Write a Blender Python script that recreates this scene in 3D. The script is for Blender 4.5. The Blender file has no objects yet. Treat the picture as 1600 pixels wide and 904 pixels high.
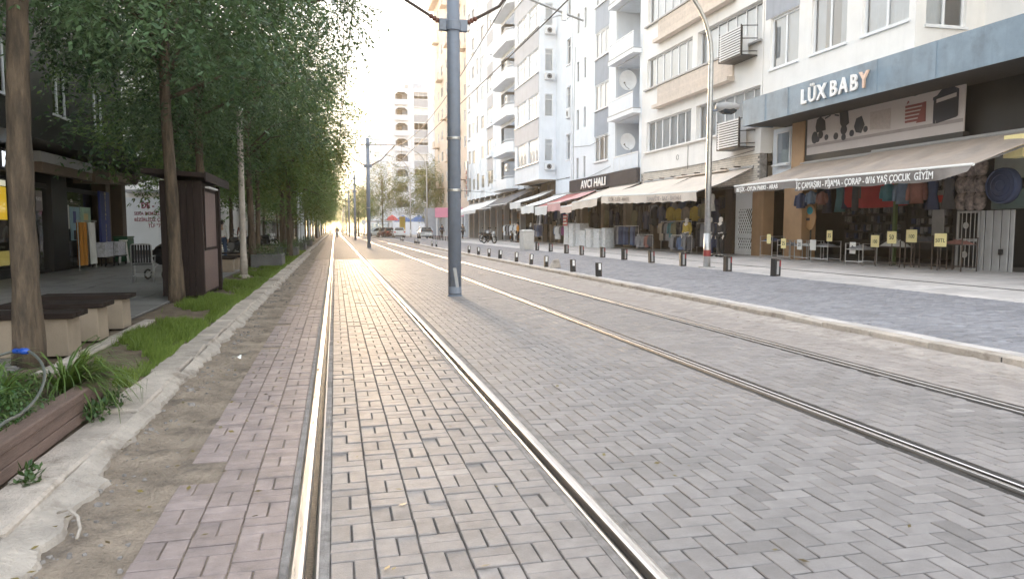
import bpy, math, random
import numpy as np
from mathutils import Vector, Matrix

random.seed(7)
RNG = np.random.default_rng(7)
PI = math.pi
C = bpy.context.scene.collection
SC = bpy.context.scene
R = math.radians

# ------------------------------------------------------------------ camera
F_PX, CX, CY, VX, VY, CAM_H = 1155.0, 800.0, 452.0, 523.0, 357.0, 1.46
pit = math.atan((CY - VY) / F_PX)
yaw = math.atan((CX - VX) / math.hypot(F_PX, CY - VY))
fw = Vector((math.sin(yaw) * math.cos(pit), math.cos(yaw) * math.cos(pit), -math.sin(pit)))
rt = Vector((math.cos(yaw), -math.sin(yaw), 0))
upv = rt.cross(fw)
cam = bpy.data.cameras.new('camera')
cam.sensor_width = 36.0
cam.lens = F_PX / 1600 * 36
cam.clip_start, cam.clip_end = 0.05, 4000
camo = bpy.data.objects.new('camera', cam)
C.objects.link(camo)
mw = Matrix((rt, upv, -fw)).transposed().to_4x4()
mw.translation = (0, 0, CAM_H)
camo.matrix_world = mw
SC.camera = camo

# ------------------------------------------------------------------ light
SUN_EL, SUN_AZ = R(4.6), R(-0.3)
wd = bpy.data.worlds.new('World')
SC.world = wd
wd.use_nodes = True
wt = wd.node_tree
sky = wt.nodes.new('ShaderNodeTexSky')
sky.sky_type = 'NISHITA'
sky.sun_disc = False
sky.sun_elevation = SUN_EL
sky.sun_rotation = SUN_AZ
sky.altitude = 0
sky.air_density = 1.0
sky.dust_density = 0.1
sky.ozone_density = 1.0
wb = wt.nodes.new('ShaderNodeMix')          # white balance of the evening light
wb.data_type, wb.blend_type = 'RGBA', 'MULTIPLY'
wb.inputs[0].default_value = 1
wb.inputs[7].default_value = (1.03, 0.975, 0.965, 1)
veil = wt.nodes.new('ShaderNodeGamma')      # a thin veil of high cloud evens the sky out
veil.inputs[1].default_value = 0.25
wt.links.new(sky.outputs[0], veil.inputs[0])
hsv = wt.nodes.new('ShaderNodeHueSaturation')
hsv.inputs['Saturation'].default_value = 1.2
wt.links.new(veil.outputs[0], hsv.inputs['Color'])
wt.links.new(hsv.outputs[0], wb.inputs[6])
wt.links.new(wb.outputs[2], wt.nodes['Background'].inputs[0])
wt.nodes['Background'].inputs[1].default_value = 0.15
sl = bpy.data.lights.new('sun', 'SUN')
sl.energy = 1.0
sl.angle = R(11)
sl.color = (1.0, 0.72, 0.45)
so = bpy.data.objects.new('sun', sl)
C.objects.link(so)
sdir = Vector((math.sin(SUN_AZ) * math.cos(SUN_EL), math.cos(SUN_AZ) * math.cos(SUN_EL), math.sin(SUN_EL)))
so.rotation_euler = sdir.to_track_quat('Z', 'Y').to_euler()
so.location = (0, 100, 60)
SC.view_settings.view_transform = 'Standard'
SC.view_settings.look = 'None'
SC.view_settings.gamma = 1
SC.view_settings.use_curve_mapping = False
SC.view_settings.exposure = 3.95
SC.render.engine = 'CYCLES'
SC.cycles.use_denoising = True
SC.cycles.max_bounces = 6
SC.cycles.diffuse_bounces = 3
SC.cycles.glossy_bounces = 2
SC.cycles.transmission_bounces = 3
SC.cycles.transparent_max_bounces = 10
SC.cycles.volume_bounces = 0
SC.cycles.sample_clamp_indirect = 6
SC.cycles.use_adaptive_sampling = True
SC.cycles.adaptive_threshold = 0.02

# ------------------------------------------------------------------ helpers
class MB:
    """collects faces and links them as one mesh object"""
    def __init__(self):
        self.v, self.f = [], []

    def add(self, vs, fs):
        b = len(self.v)
        self.v += [tuple(p) for p in vs]
        self.f += [tuple(i + b for i in f) for f in fs]
        return self

    def quad(self, *p):
        return self.add(p, [tuple(range(len(p)))])

    def box(self, x0, x1, y0, y1, z0, z1):
        return self.add([(x0, y0, z0), (x1, y0, z0), (x1, y1, z0), (x0, y1, z0), (x0, y0, z1), (x1, y0, z1), (x1, y1, z1), (x0, y1, z1)],
                        [(0, 3, 2, 1), (4, 5, 6, 7), (0, 1, 5, 4), (1, 2, 6, 5), (2, 3, 7, 6), (3, 0, 4, 7)])

    def prism(self, pts, axis, a, b):
        """pts polygon in the plane across axis, extruded a..b"""
        def P(p, t):
            return {'x': (t, p[0], p[1]), 'y': (p[0], t, p[1]), 'z': (p[0], p[1], t)}[axis]
        n = len(pts)
        vs = [P(p, a) for p in pts] + [P(p, b) for p in pts]
        return self.add(vs, [tuple(range(n))[::-1], tuple(range(n, 2 * n))] + [(i, (i + 1) % n, n + (i + 1) % n, n + i) for i in range(n)])

    def tube(self, path, r, n=8, cap=True, flat=1.0):
        path = [Vector(p) for p in path]
        rs = r if isinstance(r, (list, tuple)) else [r] * len(path)
        base = len(self.v)
        prev = None
        for i, p in enumerate(path):
            t = (path[min(i + 1, len(path) - 1)] - path[max(i - 1, 0)]).normalized()
            if prev is None:
                a = Vector((0, 0, 1)) if abs(t.z) < .9 else Vector((1, 0, 0))
                u = t.cross(a).normalized()
            else:
                u = (prev - t * prev.dot(t)).normalized()
            prev = u
            w = t.cross(u)
            for k in range(n):
                a = 2 * PI * k / n
                self.v.append(tuple(p + (u * math.cos(a) + w * math.sin(a) * flat) * rs[i]))
        for i in range(len(path) - 1):
            for k in range(n):
                self.f.append((base + i * n + k, base + i * n + (k + 1) % n, base + (i + 1) * n + (k + 1) % n, base + (i + 1) * n + k))
        if cap:
            self.f.append(tuple(base + k for k in range(n))[::-1])
            self.f.append(tuple(base + (len(path) - 1) * n + k for k in range(n)))
        return self

    def lathe(self, prof, c=(0, 0, 0), n=16, axis='z', sy=1.0):
        base = len(self.v)
        for r, h in prof:
            for k in range(n):
                a = 2 * PI * k / n
                x, y = r * math.cos(a), r * math.sin(a) * sy
                p = {'z': (x, y, h), 'y': (x, h, y), 'x': (h, x, y)}[axis]
                self.v.append((c[0] + p[0], c[1] + p[1], c[2] + p[2]))
        for i in range(len(prof) - 1):
            for k in range(n):
                self.f.append((base + i * n + k, base + i * n + (k + 1) % n, base + (i + 1) * n + (k + 1) % n, base + (i + 1) * n + k))
        self.f.append(tuple(base + k for k in range(n))[::-1])
        self.f.append(tuple(base + (len(prof) - 1) * n + k for k in range(n)))
        return self

    def ball(self, c, r, n=10, m=6):
        rx, ry, rz = r if isinstance(r, (tuple, list)) else (r, r, r)
        base = len(self.v)
        for j in range(m + 1):
            th = PI * (j + .02) / (m + .04)
            for k in range(n):
                a = 2 * PI * k / n
                self.v.append((c[0] + rx * math.sin(th) * math.cos(a), c[1] + ry * math.sin(th) * math.sin(a), c[2] - rz * math.cos(th)))
        for j in range(m):
            for k in range(n):
                self.f.append((base + j * n + k, base + j * n + (k + 1) % n, base + (j + 1) * n + (k + 1) % n, base + (j + 1) * n + k))
        return self

    def torus(self, c, R_, r, axis='y', n=18, m=7):
        pts = []
        for k in range(n + 1):
            a = 2 * PI * k / n
            x, y = R_ * math.cos(a), R_ * math.sin(a)
            p = {'z': (x, y, 0), 'y': (x, 0, y), 'x': (0, x, y)}[axis]
            pts.append((c[0] + p[0], c[1] + p[1], c[2] + p[2]))
        return self.tube(pts, r, m, cap=False)

    def grid(self, fn, nu, nv):
        base = len(self.v)
        for j in range(nv + 1):
            for i in range(nu + 1):
                self.v.append(tuple(fn(i / nu, j / nv)))
        for j in range(nv):
            for i in range(nu):
                a = base + j * (nu + 1) + i
                self.f.append((a, a + 1, a + nu + 2, a + nu + 1))
        return self

    def mesh(self, name, smooth=False):
        me = bpy.data.meshes.new(name)
        me.from_pydata(self.v, [], self.f)
        if smooth:
            me.polygons.foreach_set('use_smooth', [True] * len(me.polygons))
        me.update()
        return me


def place(name, me, m, parent=None, loc=(0, 0, 0), rot=(0, 0, 0)):
    o = bpy.data.objects.new(name, me)
    C.objects.link(o)
    if m is not None and len(me.materials) == 0:
        me.materials.append(m)
    o.location, o.rotation_euler, o.parent = loc, rot, parent
    return o


def part(name, mb, m, parent=None, loc=(0, 0, 0), rot=(0, 0, 0), smooth=False, bev=0.0, label=None):
    o = place(name, mb.mesh(name, smooth), m, parent, loc, rot)
    if bev:
        b = o.modifiers.new('bevel', 'BEVEL')
        b.width, b.segments, b.limit_method = bev, 2, 'ANGLE'
    if label:
        o['label'] = label
    return o


def tag(o, label=None, cat=None, group=None, kind=None):
    if label: o['label'] = label
    if cat: o['category'] = cat
    if group: o['group'] = group
    if kind: o['kind'] = kind
    return o


def thing(name, label, cat, loc=(0, 0, 0), rz=0.0, group=None):
    o = bpy.data.objects.new(name, None)
    C.objects.link(o)
    o.empty_display_size = .2
    o.location, o.rotation_euler = loc, (0, 0, rz)
    return tag(o, label, cat, group)


def dup(o, loc=None, rz=None, label=None, group=None, parent=None, scale=None):
    """a copy of a thing with copies of its parts and sub-parts"""
    c = o.copy()
    C.objects.link(c)
    if parent is not None:
        c.parent = parent
    for ch in KIDS(o):
        dup(ch, parent=c)
    if loc is not None: c.location = loc
    if rz is not None: c.rotation_euler[2] = rz
    if scale is not None: c.scale = scale
    if label: c['label'] = label
    if group: c['group'] = group
    return c


def KIDS(o):
    return [c for c in o.children]


def repaint(o, names, m):
    """give the named parts of a copied thing another paint (own mesh copy)"""
    for ch in o.children_recursive:
        if ch.name.split('.')[0] in names:
            ch.data = ch.data.copy()
            ch.data.materials.clear()
            ch.data.materials.append(m)


def structure(name, mb, m, parent=None, smooth=False):
    o = part(name, mb, m, parent, smooth=smooth)
    o['kind'] = 'structure'
    return o


ORD = ('nearest second third fourth fifth sixth seventh eighth ninth tenth eleventh twelfth thirteenth fourteenth fifteenth '
       'sixteenth seventeenth eighteenth nineteenth twentieth').split()
NTH = ['first'] + ORD[1:]

# ------------------------------------------------------------------ materials
def nd(t, typ, ins=(), **props):
    n = t.nodes.new('ShaderNode' + typ)
    for k, v in props.items():
        setattr(n, k, v)
    for k, v in dict(ins).items():
        s = n.inputs[k]
        if isinstance(v, bpy.types.NodeSocket):
            t.links.new(v, s)
        else:
            s.default_value = v
    return n


def col4(c):
    return (c[0], c[1], c[2], 1)


def mixc(t, f, a, b, mode='MIX'):
    n = t.nodes.new('ShaderNodeMix')
    n.data_type = 'RGBA'
    n.blend_type = mode
    for s, v in ((n.inputs[0], f), (n.inputs[6], a), (n.inputs[7], b)):
        if isinstance(v, bpy.types.NodeSocket):
            t.links.new(v, s)
        elif isinstance(v, (int, float)):
            s.default_value = v
        else:
            s.default_value = col4(v)
    return n.outputs[2]


def rng(t, v, a, b, c, d):
    return nd(t, 'MapRange', {0: v, 1: a, 2: b, 3: c, 4: d}).outputs[0]


def M(name, col, rough=.6, metal=0.0, var=.15, vs=2.5, bump=.15, bs=50., streak=0.0, spec=.5, rnd=.08, col2=None, rvar=.15, attr=None, coat=0.0, stretch=None, dirt=None, local=False, bd=.02):
    m = bpy.data.materials.new(name)
    m.use_nodes = True
    t = m.node_tree
    b = t.nodes['Principled BSDF']
    pos = nd(t, 'TexCoord').outputs['Object'] if local else nd(t, 'NewGeometry').outputs['Position']
    if stretch:
        pos = nd(t, 'Mapping', {0: pos, 3: stretch}).outputs[0]
    n1 = nd(t, 'TexNoise', {'Vector': pos, 'Scale': vs, 'Detail': 6.0, 'Roughness': .6}).outputs[0]
    lo = tuple(c * (1 - var) for c in col)
    hi = col2 or tuple(min(1, c * (1 + var)) for c in col)
    c = mixc(t, rng(t, n1, .3, .7, 0, 1), lo, hi)
    if attr:
        a = nd(t, 'Attribute', attribute_name='tone').outputs['Fac']
        c = mixc(t, 1.0, c, nd(t, 'CombineColor', {0: rng(t, a, 0, 1, attr[0], attr[1]), 1: rng(t, a, 0, 1, attr[0], attr[1]), 2: rng(t, a, 0, 1, attr[0], attr[1])}).outputs[0], 'MULTIPLY')
    if streak:
        p2 = nd(t, 'Mapping', {0: nd(t, 'NewGeometry').outputs['Position'], 3: (2.2, 2.2, .18)}).outputs[0]
        n2 = nd(t, 'TexNoise', {'Vector': p2, 'Scale': 1.6, 'Detail': 8.0, 'Roughness': .65}).outputs[0]
        c = mixc(t, rng(t, n2, .5, .8, 0, streak), c, tuple(x * .55 for x in col))
    if dirt:
        n3 = nd(t, 'TexNoise', {'Vector': pos, 'Scale': dirt[1], 'Detail': 9.0, 'Roughness': .7}).outputs[0]
        c = mixc(t, rng(t, n3, .52, .68, 0, dirt[2]), c, dirt[0])
    if rnd:
        r = nd(t, 'ObjectInfo').outputs['Random']
        v = rng(t, r, 0, 1, 1 - rnd, 1 + rnd)
        c = mixc(t, 1.0, c, nd(t, 'CombineColor', {0: v, 1: v, 2: v}).outputs[0], 'MULTIPLY')
    t.links.new(c, b.inputs['Base Color'])
    nb = nd(t, 'TexNoise', {'Vector': pos, 'Scale': bs, 'Detail': 5.0, 'Roughness': .6}).outputs[0]
    t.links.new(rng(t, nb, .25, .75, max(.02, rough - rvar), min(1, rough + rvar)), b.inputs['Roughness'])
    b.inputs['Metallic'].default_value = metal
    b.inputs['Specular IOR Level'].default_value = spec
    if coat:
        b.inputs['Coat Weight'].default_value = coat
        b.inputs['Coat Roughness'].default_value = .08
    if bump:
        bn = nd(t, 'Bump', {'Height': nb, 'Strength': bump, 'Distance': bd})
        t.links.new(bn.outputs[0], b.inputs['Normal'])
    return m


def emis(name, col, s):
    m = bpy.data.materials.new(name)
    m.use_nodes = True
    b = m.node_tree.nodes['Principled BSDF']
    b.inputs['Base Color'].default_value = col4(col)
    b.inputs['Emission Color'].default_value = col4(col)
    b.inputs['Emission Strength'].default_value = s
    return m


def glass_mat(name, tint=(.86, .9, .93), refl=.05):
    m = bpy.data.materials.new(name)
    m.use_nodes = True
    t = m.node_tree
    t.nodes.remove(t.nodes['Principled BSDF'])
    fr = nd(t, 'Fresnel', {'IOR': 1.5}).outputs[0]
    g = nd(t, 'BsdfGlossy', {'Color': (1, 1, 1, 1), 'Roughness': .03}).outputs[0]
    tr = nd(t, 'BsdfTransparent', {'Color': col4(tint)}).outputs[0]
    mx = nd(t, 'MixShader', {0: rng(t, fr, 0, 1, refl, 1), 1: tr, 2: g})
    t.links.new(mx.outputs[0], t.nodes['Material Output'].inputs[0])
    return m


def leaf_mat(name, a, b_, trans=.3, attr=True):
    m = bpy.data.materials.new(name)
    m.use_nodes = True
    t = m.node_tree
    p = t.nodes['Principled BSDF']
    at = nd(t, 'Attribute', attribute_name='tone').outputs['Fac']
    c = mixc(t, at, a, b_)
    r = nd(t, 'ObjectInfo').outputs['Random']
    v = rng(t, r, 0, 1, .85, 1.15)
    c = mixc(t, 1.0, c, nd(t, 'CombineColor', {0: v, 1: v, 2: v}).outputs[0], 'MULTIPLY')
    t.links.new(c, p.inputs['Base Color'])
    p.inputs['Roughness'].default_value = .42
    tl = nd(t, 'BsdfTranslucent', {'Color': mixc(t, .5, c, (.16, .2, .03))})
    mx = nd(t, 'MixShader', {0: trans, 1: p.outputs[0], 2: tl.outputs[0]})
    t.links.new(mx.outputs[0], t.nodes['Material Output'].inputs[0])
    return m


def brick_sheet(name, c1, c2, mortar, bw, bh, rough=.6, rot=0.0, mort=.012, offset=.5, var=.2):
    """paving or brickwork too far off for its pieces to be told apart"""
    m = bpy.data.materials.new(name)
    m.use_nodes = True
    t = m.node_tree
    b = t.nodes['Principled BSDF']
    pos = nd(t, 'Mapping', {0: nd(t, 'NewGeometry').outputs['Position'], 2: (0, 0, rot)}).outputs[0]
    br = nd(t, 'TexBrick', {'Vector': pos, 'Color1': col4(c1), 'Color2': col4(c2), 'Mortar': col4(mortar), 'Scale': 1.0, 'Mortar Size': mort, 'Brick Width': bw, 'Row Height': bh}, offset=offset)
    n1 = nd(t, 'TexNoise', {'Vector': pos, 'Scale': .9, 'Detail': 8.0, 'Roughness': .65}).outputs[0]
    c = mixc(t, rng(t, n1, .3, .7, 0, 1), br.outputs[0], mixc(t, 1.0, br.outputs[0], (1 - var, 1 - var, 1 - var), 'MULTIPLY'))
    t.links.new(c, b.inputs['Base Color'])
    b.inputs['Roughness'].default_value = max(rough, .75)
    b.inputs['Specular IOR Level'].default_value = .35
    bn = nd(t, 'Bump', {'Height': br.outputs[1], 'Strength': .5, 'Distance': .008}, invert=True)
    t.links.new(bn.outputs[0], b.inputs['Normal'])
    return m


MAT = {}
def mk(key, *a, **k):
    MAT[key] = M(key, *a, **k)
    return MAT[key]

mk('paver_grey', (.262, .242, .240), rough=.58, var=.13, vs=9, bump=.35, bs=120, attr=(.80, 1.13), dirt=((.15, .14, .135), .75, .5), rvar=.16)
mk('paver_track', (.278, .252, .243), rough=.56, var=.16, vs=9, bump=.32, bs=120, attr=(.76, 1.15), spec=.27, dirt=((.14, .12, .11), 1.6, .5), rvar=.15)
mk('paver_pink', (.285, .232, .224), rough=.6, var=.2, vs=9, bump=.4, bs=110, attr=(.72, 1.2), dirt=((.15, .125, .115), 1.5, .6))
mk('paver_faded', (.31, .278, .265), rough=.65, var=.12, vs=5, bump=.4, bs=90, attr=(.9, 1.1), dirt=((.25, .215, .195), .9, .6))
mk('rail_worn', (.10, .092, .088), rough=.42, metal=.8, var=.3, vs=12, bump=.1, bs=80, stretch=(1, .05, 1))
mk('bitumen', (.028, .026, .026), rough=.7, var=.4, vs=9, bump=.5, bs=60, rnd=0)
mk('sett_blue', (.262, .262, .29), rough=.55, var=.22, vs=6, bump=.4, bs=60, attr=(.8, 1.18), dirt=((.11, .11, .12), .7, .5))
mk('slab_pale', (.54, .51, .50), rough=.6, var=.1, vs=3, bump=.12, bs=60, attr=(.88, 1.1), dirt=((.26, .245, .24), .8, .5))
mk('slab_dark', (.20, .195, .19), rough=.5, var=.15, vs=2, bump=.12, bs=50, attr=(.85, 1.12), dirt=((.11, .105, .1), .8, .5))
mk('joint_sand', (.10, .09, .085), rough=.95, var=.35, vs=14, bump=.6, bs=90, rnd=0)
mk('mortar', (.27, .25, .24), rough=.9, var=.3, vs=8, bump=.7, bs=60, rnd=0, dirt=((.1, .09, .085), 2.2, .8))
mk('dirt', (.335, .272, .215), rough=.95, var=.35, vs=3.5, bump=1.0, bs=30, rnd=0, bd=.06, dirt=((.12, .10, .085), 1.7, .9))
mk('soil', (.135,.10,.07), rough=.95, var=.4, vs=5, bump=.9, bs=40, rnd=0, dirt=((.2, .17, .13), 1.1, .8))
mk('concrete', (.46, .41, .365), rough=.9, var=.22, vs=5, bump=.7, bs=40, bd=.03, dirt=((.2, .165, .135), 2.6, .85))
mk('concrete_warm', (.29, .235, .18), rough=.8, var=.14, vs=3, bump=.25, bs=60, streak=.5, dirt=((.25, .2, .15), 1.5, .5))
mk('rail_steel', (.72, .68, .66), rough=.34, metal=1, var=.15, vs=12, bump=.05, bs=80, rvar=.1, stretch=(1, .05, 1))
mk('rail_dark', (.035, .032, .03), rough=.55, metal=.3, var=.4, vs=20, bump=.3, bs=80)
mk('pole_blue', (.215, .25, .315), rough=.5, metal=.1, var=.14, vs=3, bump=.06, bs=40, streak=.35, dirt=((.11, .125, .15), 3, .5))
mk('galv', (.50, .50, .50), rough=.38, metal=.75, var=.15, vs=10, bump=.05, bs=50)
mk('white_metal', (.72, .73, .75), rough=.4, var=.06, vs=6, bump=.03)
mk('dark_metal', (.03, .03, .033), rough=.45, metal=.4, var=.3, bump=.06)
mk('iron_brown', (.06, .042, .036), rough=.6, var=.35, vs=12, bump=.2)
mk('wire', (.04, .035, .032), rough=.6, bump=0, var=.1)
mk('insulator', (.16, .055, .035), rough=.35, var=.2, bump=.05)
mk('bark', (.115, .085, .06), rough=.9, var=.6, vs=11, bump=1.0, bs=22, stretch=(1, 1, .2), bd=.07, dirt=((.03, .024, .02), 5, .8))
mk('wood_dark', (.022, .015, .013), rough=.8, spec=.2, var=.35, vs=8, bump=.25, bs=40, stretch=(.3, 6, 6))
mk('kiosk_wood', (.026, .017, .016), rough=.75, spec=.25, var=.35, vs=6, bump=.25, bs=40, stretch=(6, 6, .4))
mk('kiosk_panel', (.14, .09, .083), rough=.6, var=.2, vs=5, bump=.2, bs=40, stretch=(5, 5, .4))
mk('planter_wood', (.155, .105, .088), rough=.6, var=.25, vs=4, bump=.3, bs=30, stretch=(4, .5, 4), streak=.4)
mk('planter_grey', (.14, .14, .145), rough=.8, var=.2, vs=4, bump=.3)
mk('wall_white', (.85, .88, .92), rough=.75, var=.05, vs=1.2, bump=.08, bs=30, streak=.14, rnd=0)
mk('wall_cool', (.76, .80, .86), rough=.75, var=.05, vs=1.2, bump=.08, bs=30, streak=.16, rnd=0)
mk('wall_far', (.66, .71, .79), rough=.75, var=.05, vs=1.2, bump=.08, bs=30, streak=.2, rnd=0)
mk('wall_cream', (.87, .845, .82), rough=.75, var=.05, vs=1.2, bump=.08, bs=30, streak=.16, rnd=0)
mk('wall_sunglow', (.72, .575, .47), rough=.75, var=.06, vs=1.0, bump=.08, bs=30, streak=.35, rnd=0)  # evening sun glow put into the pale wall's colour
mk('brick_peach', (.74, .64, .56), rough=.8, var=.1, vs=5, bump=.2, bs=40, streak=.3, rnd=.06)
mk('brick_cream', (.66, .60, .53), rough=.8, var=.12, vs=5, bump=.25, bs=40, streak=.3, rnd=.08)
mk('spandrel', (.37, .40, .46), rough=.7, var=.08, vs=2, bump=.08, bs=40, streak=.4)
mk('frame_white', (.82, .83, .85), rough=.35, var=.03, bump=.02)
mk('curtain', (.72, .72, .73), rough=.9, var=.06, vs=3, bump=.1, rnd=.14)
mk('blind', (.46, .47, .50), rough=.6, var=.06, bump=.05, rnd=.15)
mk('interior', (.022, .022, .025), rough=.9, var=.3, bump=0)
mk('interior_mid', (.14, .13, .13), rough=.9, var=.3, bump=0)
mk('canopy_blue', (.20, .275, .35), rough=.5, metal=.15, var=.14, vs=2.2, bump=.08, bs=20, streak=.6, dirt=((.09, .11, .13), 1.6, .4))
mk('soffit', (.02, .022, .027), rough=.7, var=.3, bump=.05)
mk('sign_dark', (.06, .055, .06), rough=.75, spec=.15, var=.2, vs=2, bump=.03)
mk('letter_white', (.88, .88, .88), rough=.4, var=.02, bump=0)
mk('letter_peach', (.85, .60, .47), rough=.4, var=.02, bump=0)
mk('canvas', (.40, .335, .29), rough=.85, var=.12, vs=2, bump=.15, bs=90, dirt=((.30, .265, .25), 1.1, .6))
mk('canvas_cream', (.74, .65, .57), rough=.85, var=.08, vs=2, bump=.12, bs=90, dirt=((.5, .43, .39), 1.0, .5))
mk('canvas_peach', (.70, .55, .48), rough=.85, var=.08, vs=2, bump=.12, bs=90)
mk('canvas_pink', (.68, .40, .40), rough=.85, var=.08, vs=2, bump=.12, bs=90)
mk('canvas_red', (.42, .14, .14), rough=.85, var=.1, vs=2, bump=.12, bs=90)
mk('canvas_white', (.78, .78, .77), rough=.85, var=.06, vs=2, bump=.12, bs=90)
mk('canvas_dark', (.14, .14, .155), rough=.8, var=.15, vs=2, bump=.12, bs=90)
mk('valance', (.20, .185, .18), rough=.85, var=.12, vs=3, bump=.15, bs=90)
mk('orange_col', (.36, .22, .12), rough=.6, var=.12, vs=2, bump=.06, streak=.4)
mk('brown_clad', (.13, .092, .07), rough=.55, var=.15, vs=2, bump=.05, streak=.3)
mk('grey_clad', (.36, .36, .37), rough=.5, var=.08, bump=.03, streak=.3)
mk('shade_black', (.014, .014, .017), rough=.45, var=.3, bump=.04)  # tree-side front's deep shade put into this black; plain dark parts share it
mk('banner', (.55, .50, .50), rough=.6, var=.05, vs=1, bump=.03)
mk('ink_navy', (.022, .024, .04), rough=.6, bump=0)
mk('ink_grey', (.33, .29, .29), rough=.6, bump=0)
mk('ink_red', (.22, .06, .06), rough=.6, bump=0)
mk('paper_yellow', (.80, .70, .36), rough=.8, var=.06, bump=.05, rnd=.12)
mk('paper_white', (.78, .78, .76), rough=.8, var=.05, bump=.04)
mk('ink_black', (.03, .03, .03), rough=.7, bump=0)
mk('red', (.50, .04, .045), rough=.5, var=.12)
mk('cloth_red', (.32, .02, .025), rough=.9, var=.15, bump=.1)
mk('green_box', (.015, .10, .05), rough=.4, var=.1)
mk('orange_fabric', (.50, .21, .03), rough=.85, var=.1, bump=.1)
mk('sign_blue', (.02, .035, .22), rough=.4, var=.05, bump=0)
mk('letter_yellow', (.8, .72, .35), rough=.5, bump=0)
mk('rubber', (.02, .02, .02), rough=.85, var=.2, bump=.1)
mk('chrome', (.7, .7, .7), rough=.15, metal=1, var=.05, bump=0)
mk('car_white', (.78, .79, .80), rough=.25, var=.02, bump=0, coat=.6, rnd=0)
mk('car_silver', (.52, .55, .58), rough=.28, metal=.4, var=.02, bump=0, coat=.6, rnd=0)
mk('car_red', (.15, .055, .045), rough=.25, var=.03, bump=0, coat=.6, rnd=0)
mk('car_glass', (.03, .04, .05), rough=.05, bump=0, var=.05)
mk('tail_red', (.5, .02, .02), rough=.2, bump=0)
mk('skin', (.48, .30, .22), rough=.55, var=.06, bump=.03)
mk('mannequin', (.70, .66, .62), rough=.35, var=.03, bump=0)
mk('hair', (.02, .016, .014), rough=.6, var=.3)
mk('pink_sign', (.75, .28, .40), rough=.5, var=.04)
mk('blue_tarp', (.05, .13, .33), rough=.6, var=.1)
mk('yellow_sign', (.75, .52, .10), rough=.5, var=.05)
mk('hose', (.10, .11, .10), rough=.5, var=.1, bump=.02)
mk('blue_plastic', (.02, .08, .42), rough=.35, var=.05, bump=0)
for k, c in dict(navy=(.03, .045, .10), black=(.016, .016, .02), grey=(.20, .20, .215), denim=(.07, .105, .19), white=(.66, .66, .66), yellow=(.42, .31, .06), rose=(.22, .10, .085),
                 purple=(.24, .05, .18), olive=(.16, .15, .09), sky=(.13, .19, .27), charcoal=(.06, .06, .07), beige=(.26, .22, .175), teal=(.05, .16, .19)).items():
    mk('cloth_' + k, c, rough=.9, var=.15, vs=6, bump=.15, bs=40, rnd=.12)
MAT['glass'] = glass_mat('glass', refl=.10)
MAT['shop_glass'] = glass_mat('shop_glass', (.75, .8, .82), .04)
MAT['leaf'] = leaf_mat('leaf', (.018, .060, .036), (.16, .27, .14), .42)
MAT['leaf_far'] = leaf_mat('leaf_far', (.065, .15, .065), (.23, .33, .11), .55)
MAT['leaf_light'] = leaf_mat('leaf_light', (.10, .13, .03), (.20, .22, .05), .45)
MAT['grass_blade'] = leaf_mat('grass_blade', (.085, .15, .025), (.25, .34, .07), .4)
MAT['lily'] = leaf_mat('lily', (.04, .09, .015), (.14, .21, .05), .3)
MAT['herb'] = leaf_mat('herb', (.025, .07, .02), (.07, .13, .035), .25)
# ------------------------------------------------------------------ ground
def proj(x, y, z=0.0):
    d = Vector((x, y, z)) - Vector((0, 0, CAM_H))
    k = d.dot(fw)
    if k < .1:
        return None
    return CX + F_PX * d.dot(rt) / k, CY - F_PX * d.dot(upv) / k, k


def zr(x):
    """height of the ground on the shop side"""
    return float(np.interp(x, [6.9, 7.3, 11.4, 17.2, 60], [.10, .10, .20, .33, .4]))


Q9 = np.array([(0, 1, 2, 3), (4, 5, 1, 0), (5, 6, 2, 1), (6, 7, 3, 2), (7, 4, 0, 3), (8, 9, 5, 4), (9, 10, 6, 5), (10, 11, 7, 6), (11, 8, 4, 7)])


def tile_verts(x0, x1, y0, y1, gap, ch, jit, depth, rough=0.0):
    n = len(x0)
    a, b, c, d = x0 + gap, x1 - gap, y0 + gap, y1 - gap
    v = np.zeros((n, 12, 3))
    for k, (px, py) in enumerate(((0, 0), (1, 0), (1, 1), (0, 1))):
        X = np.where(px, b, a) + RNG.normal(0, rough, n)
        Y = np.where(py, d, c) + RNG.normal(0, rough, n)
        sx, sy = (1 if px else -1), (1 if py else -1)
        v[:, 8 + k] = np.stack([X, Y, np.full(n, -depth)], 1)
        v[:, 4 + k] = np.stack([X, Y, np.full(n, -ch)], 1)
        v[:, k] = np.stack([X - sx * ch, Y - sy * ch, np.zeros(n)], 1)
    tx, ty, dz = RNG.normal(0, jit * 4, n), RNG.normal(0, jit * 4, n), RNG.normal(0, jit, n) - .005 * (RNG.random(n) < .03)
    cx, cy = (x0 + x1) / 2, (y0 + y1) / 2
    v[:, :8, 2] += dz[:, None] + (v[:, :8, 0] - cx[:, None]) * tx[:, None] + (v[:, :8, 1] - cy[:, None]) * ty[:, None]
    return v


def tones(n):
    # most pieces are close in tone, a few are old dark or newly laid pale ones
    return np.clip(.55 + .16 * RNG.normal(size=n) - .55 * (RNG.random(n) < .045) + .4 * (RNG.random(n) < .03), -.25, 1.2)


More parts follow.
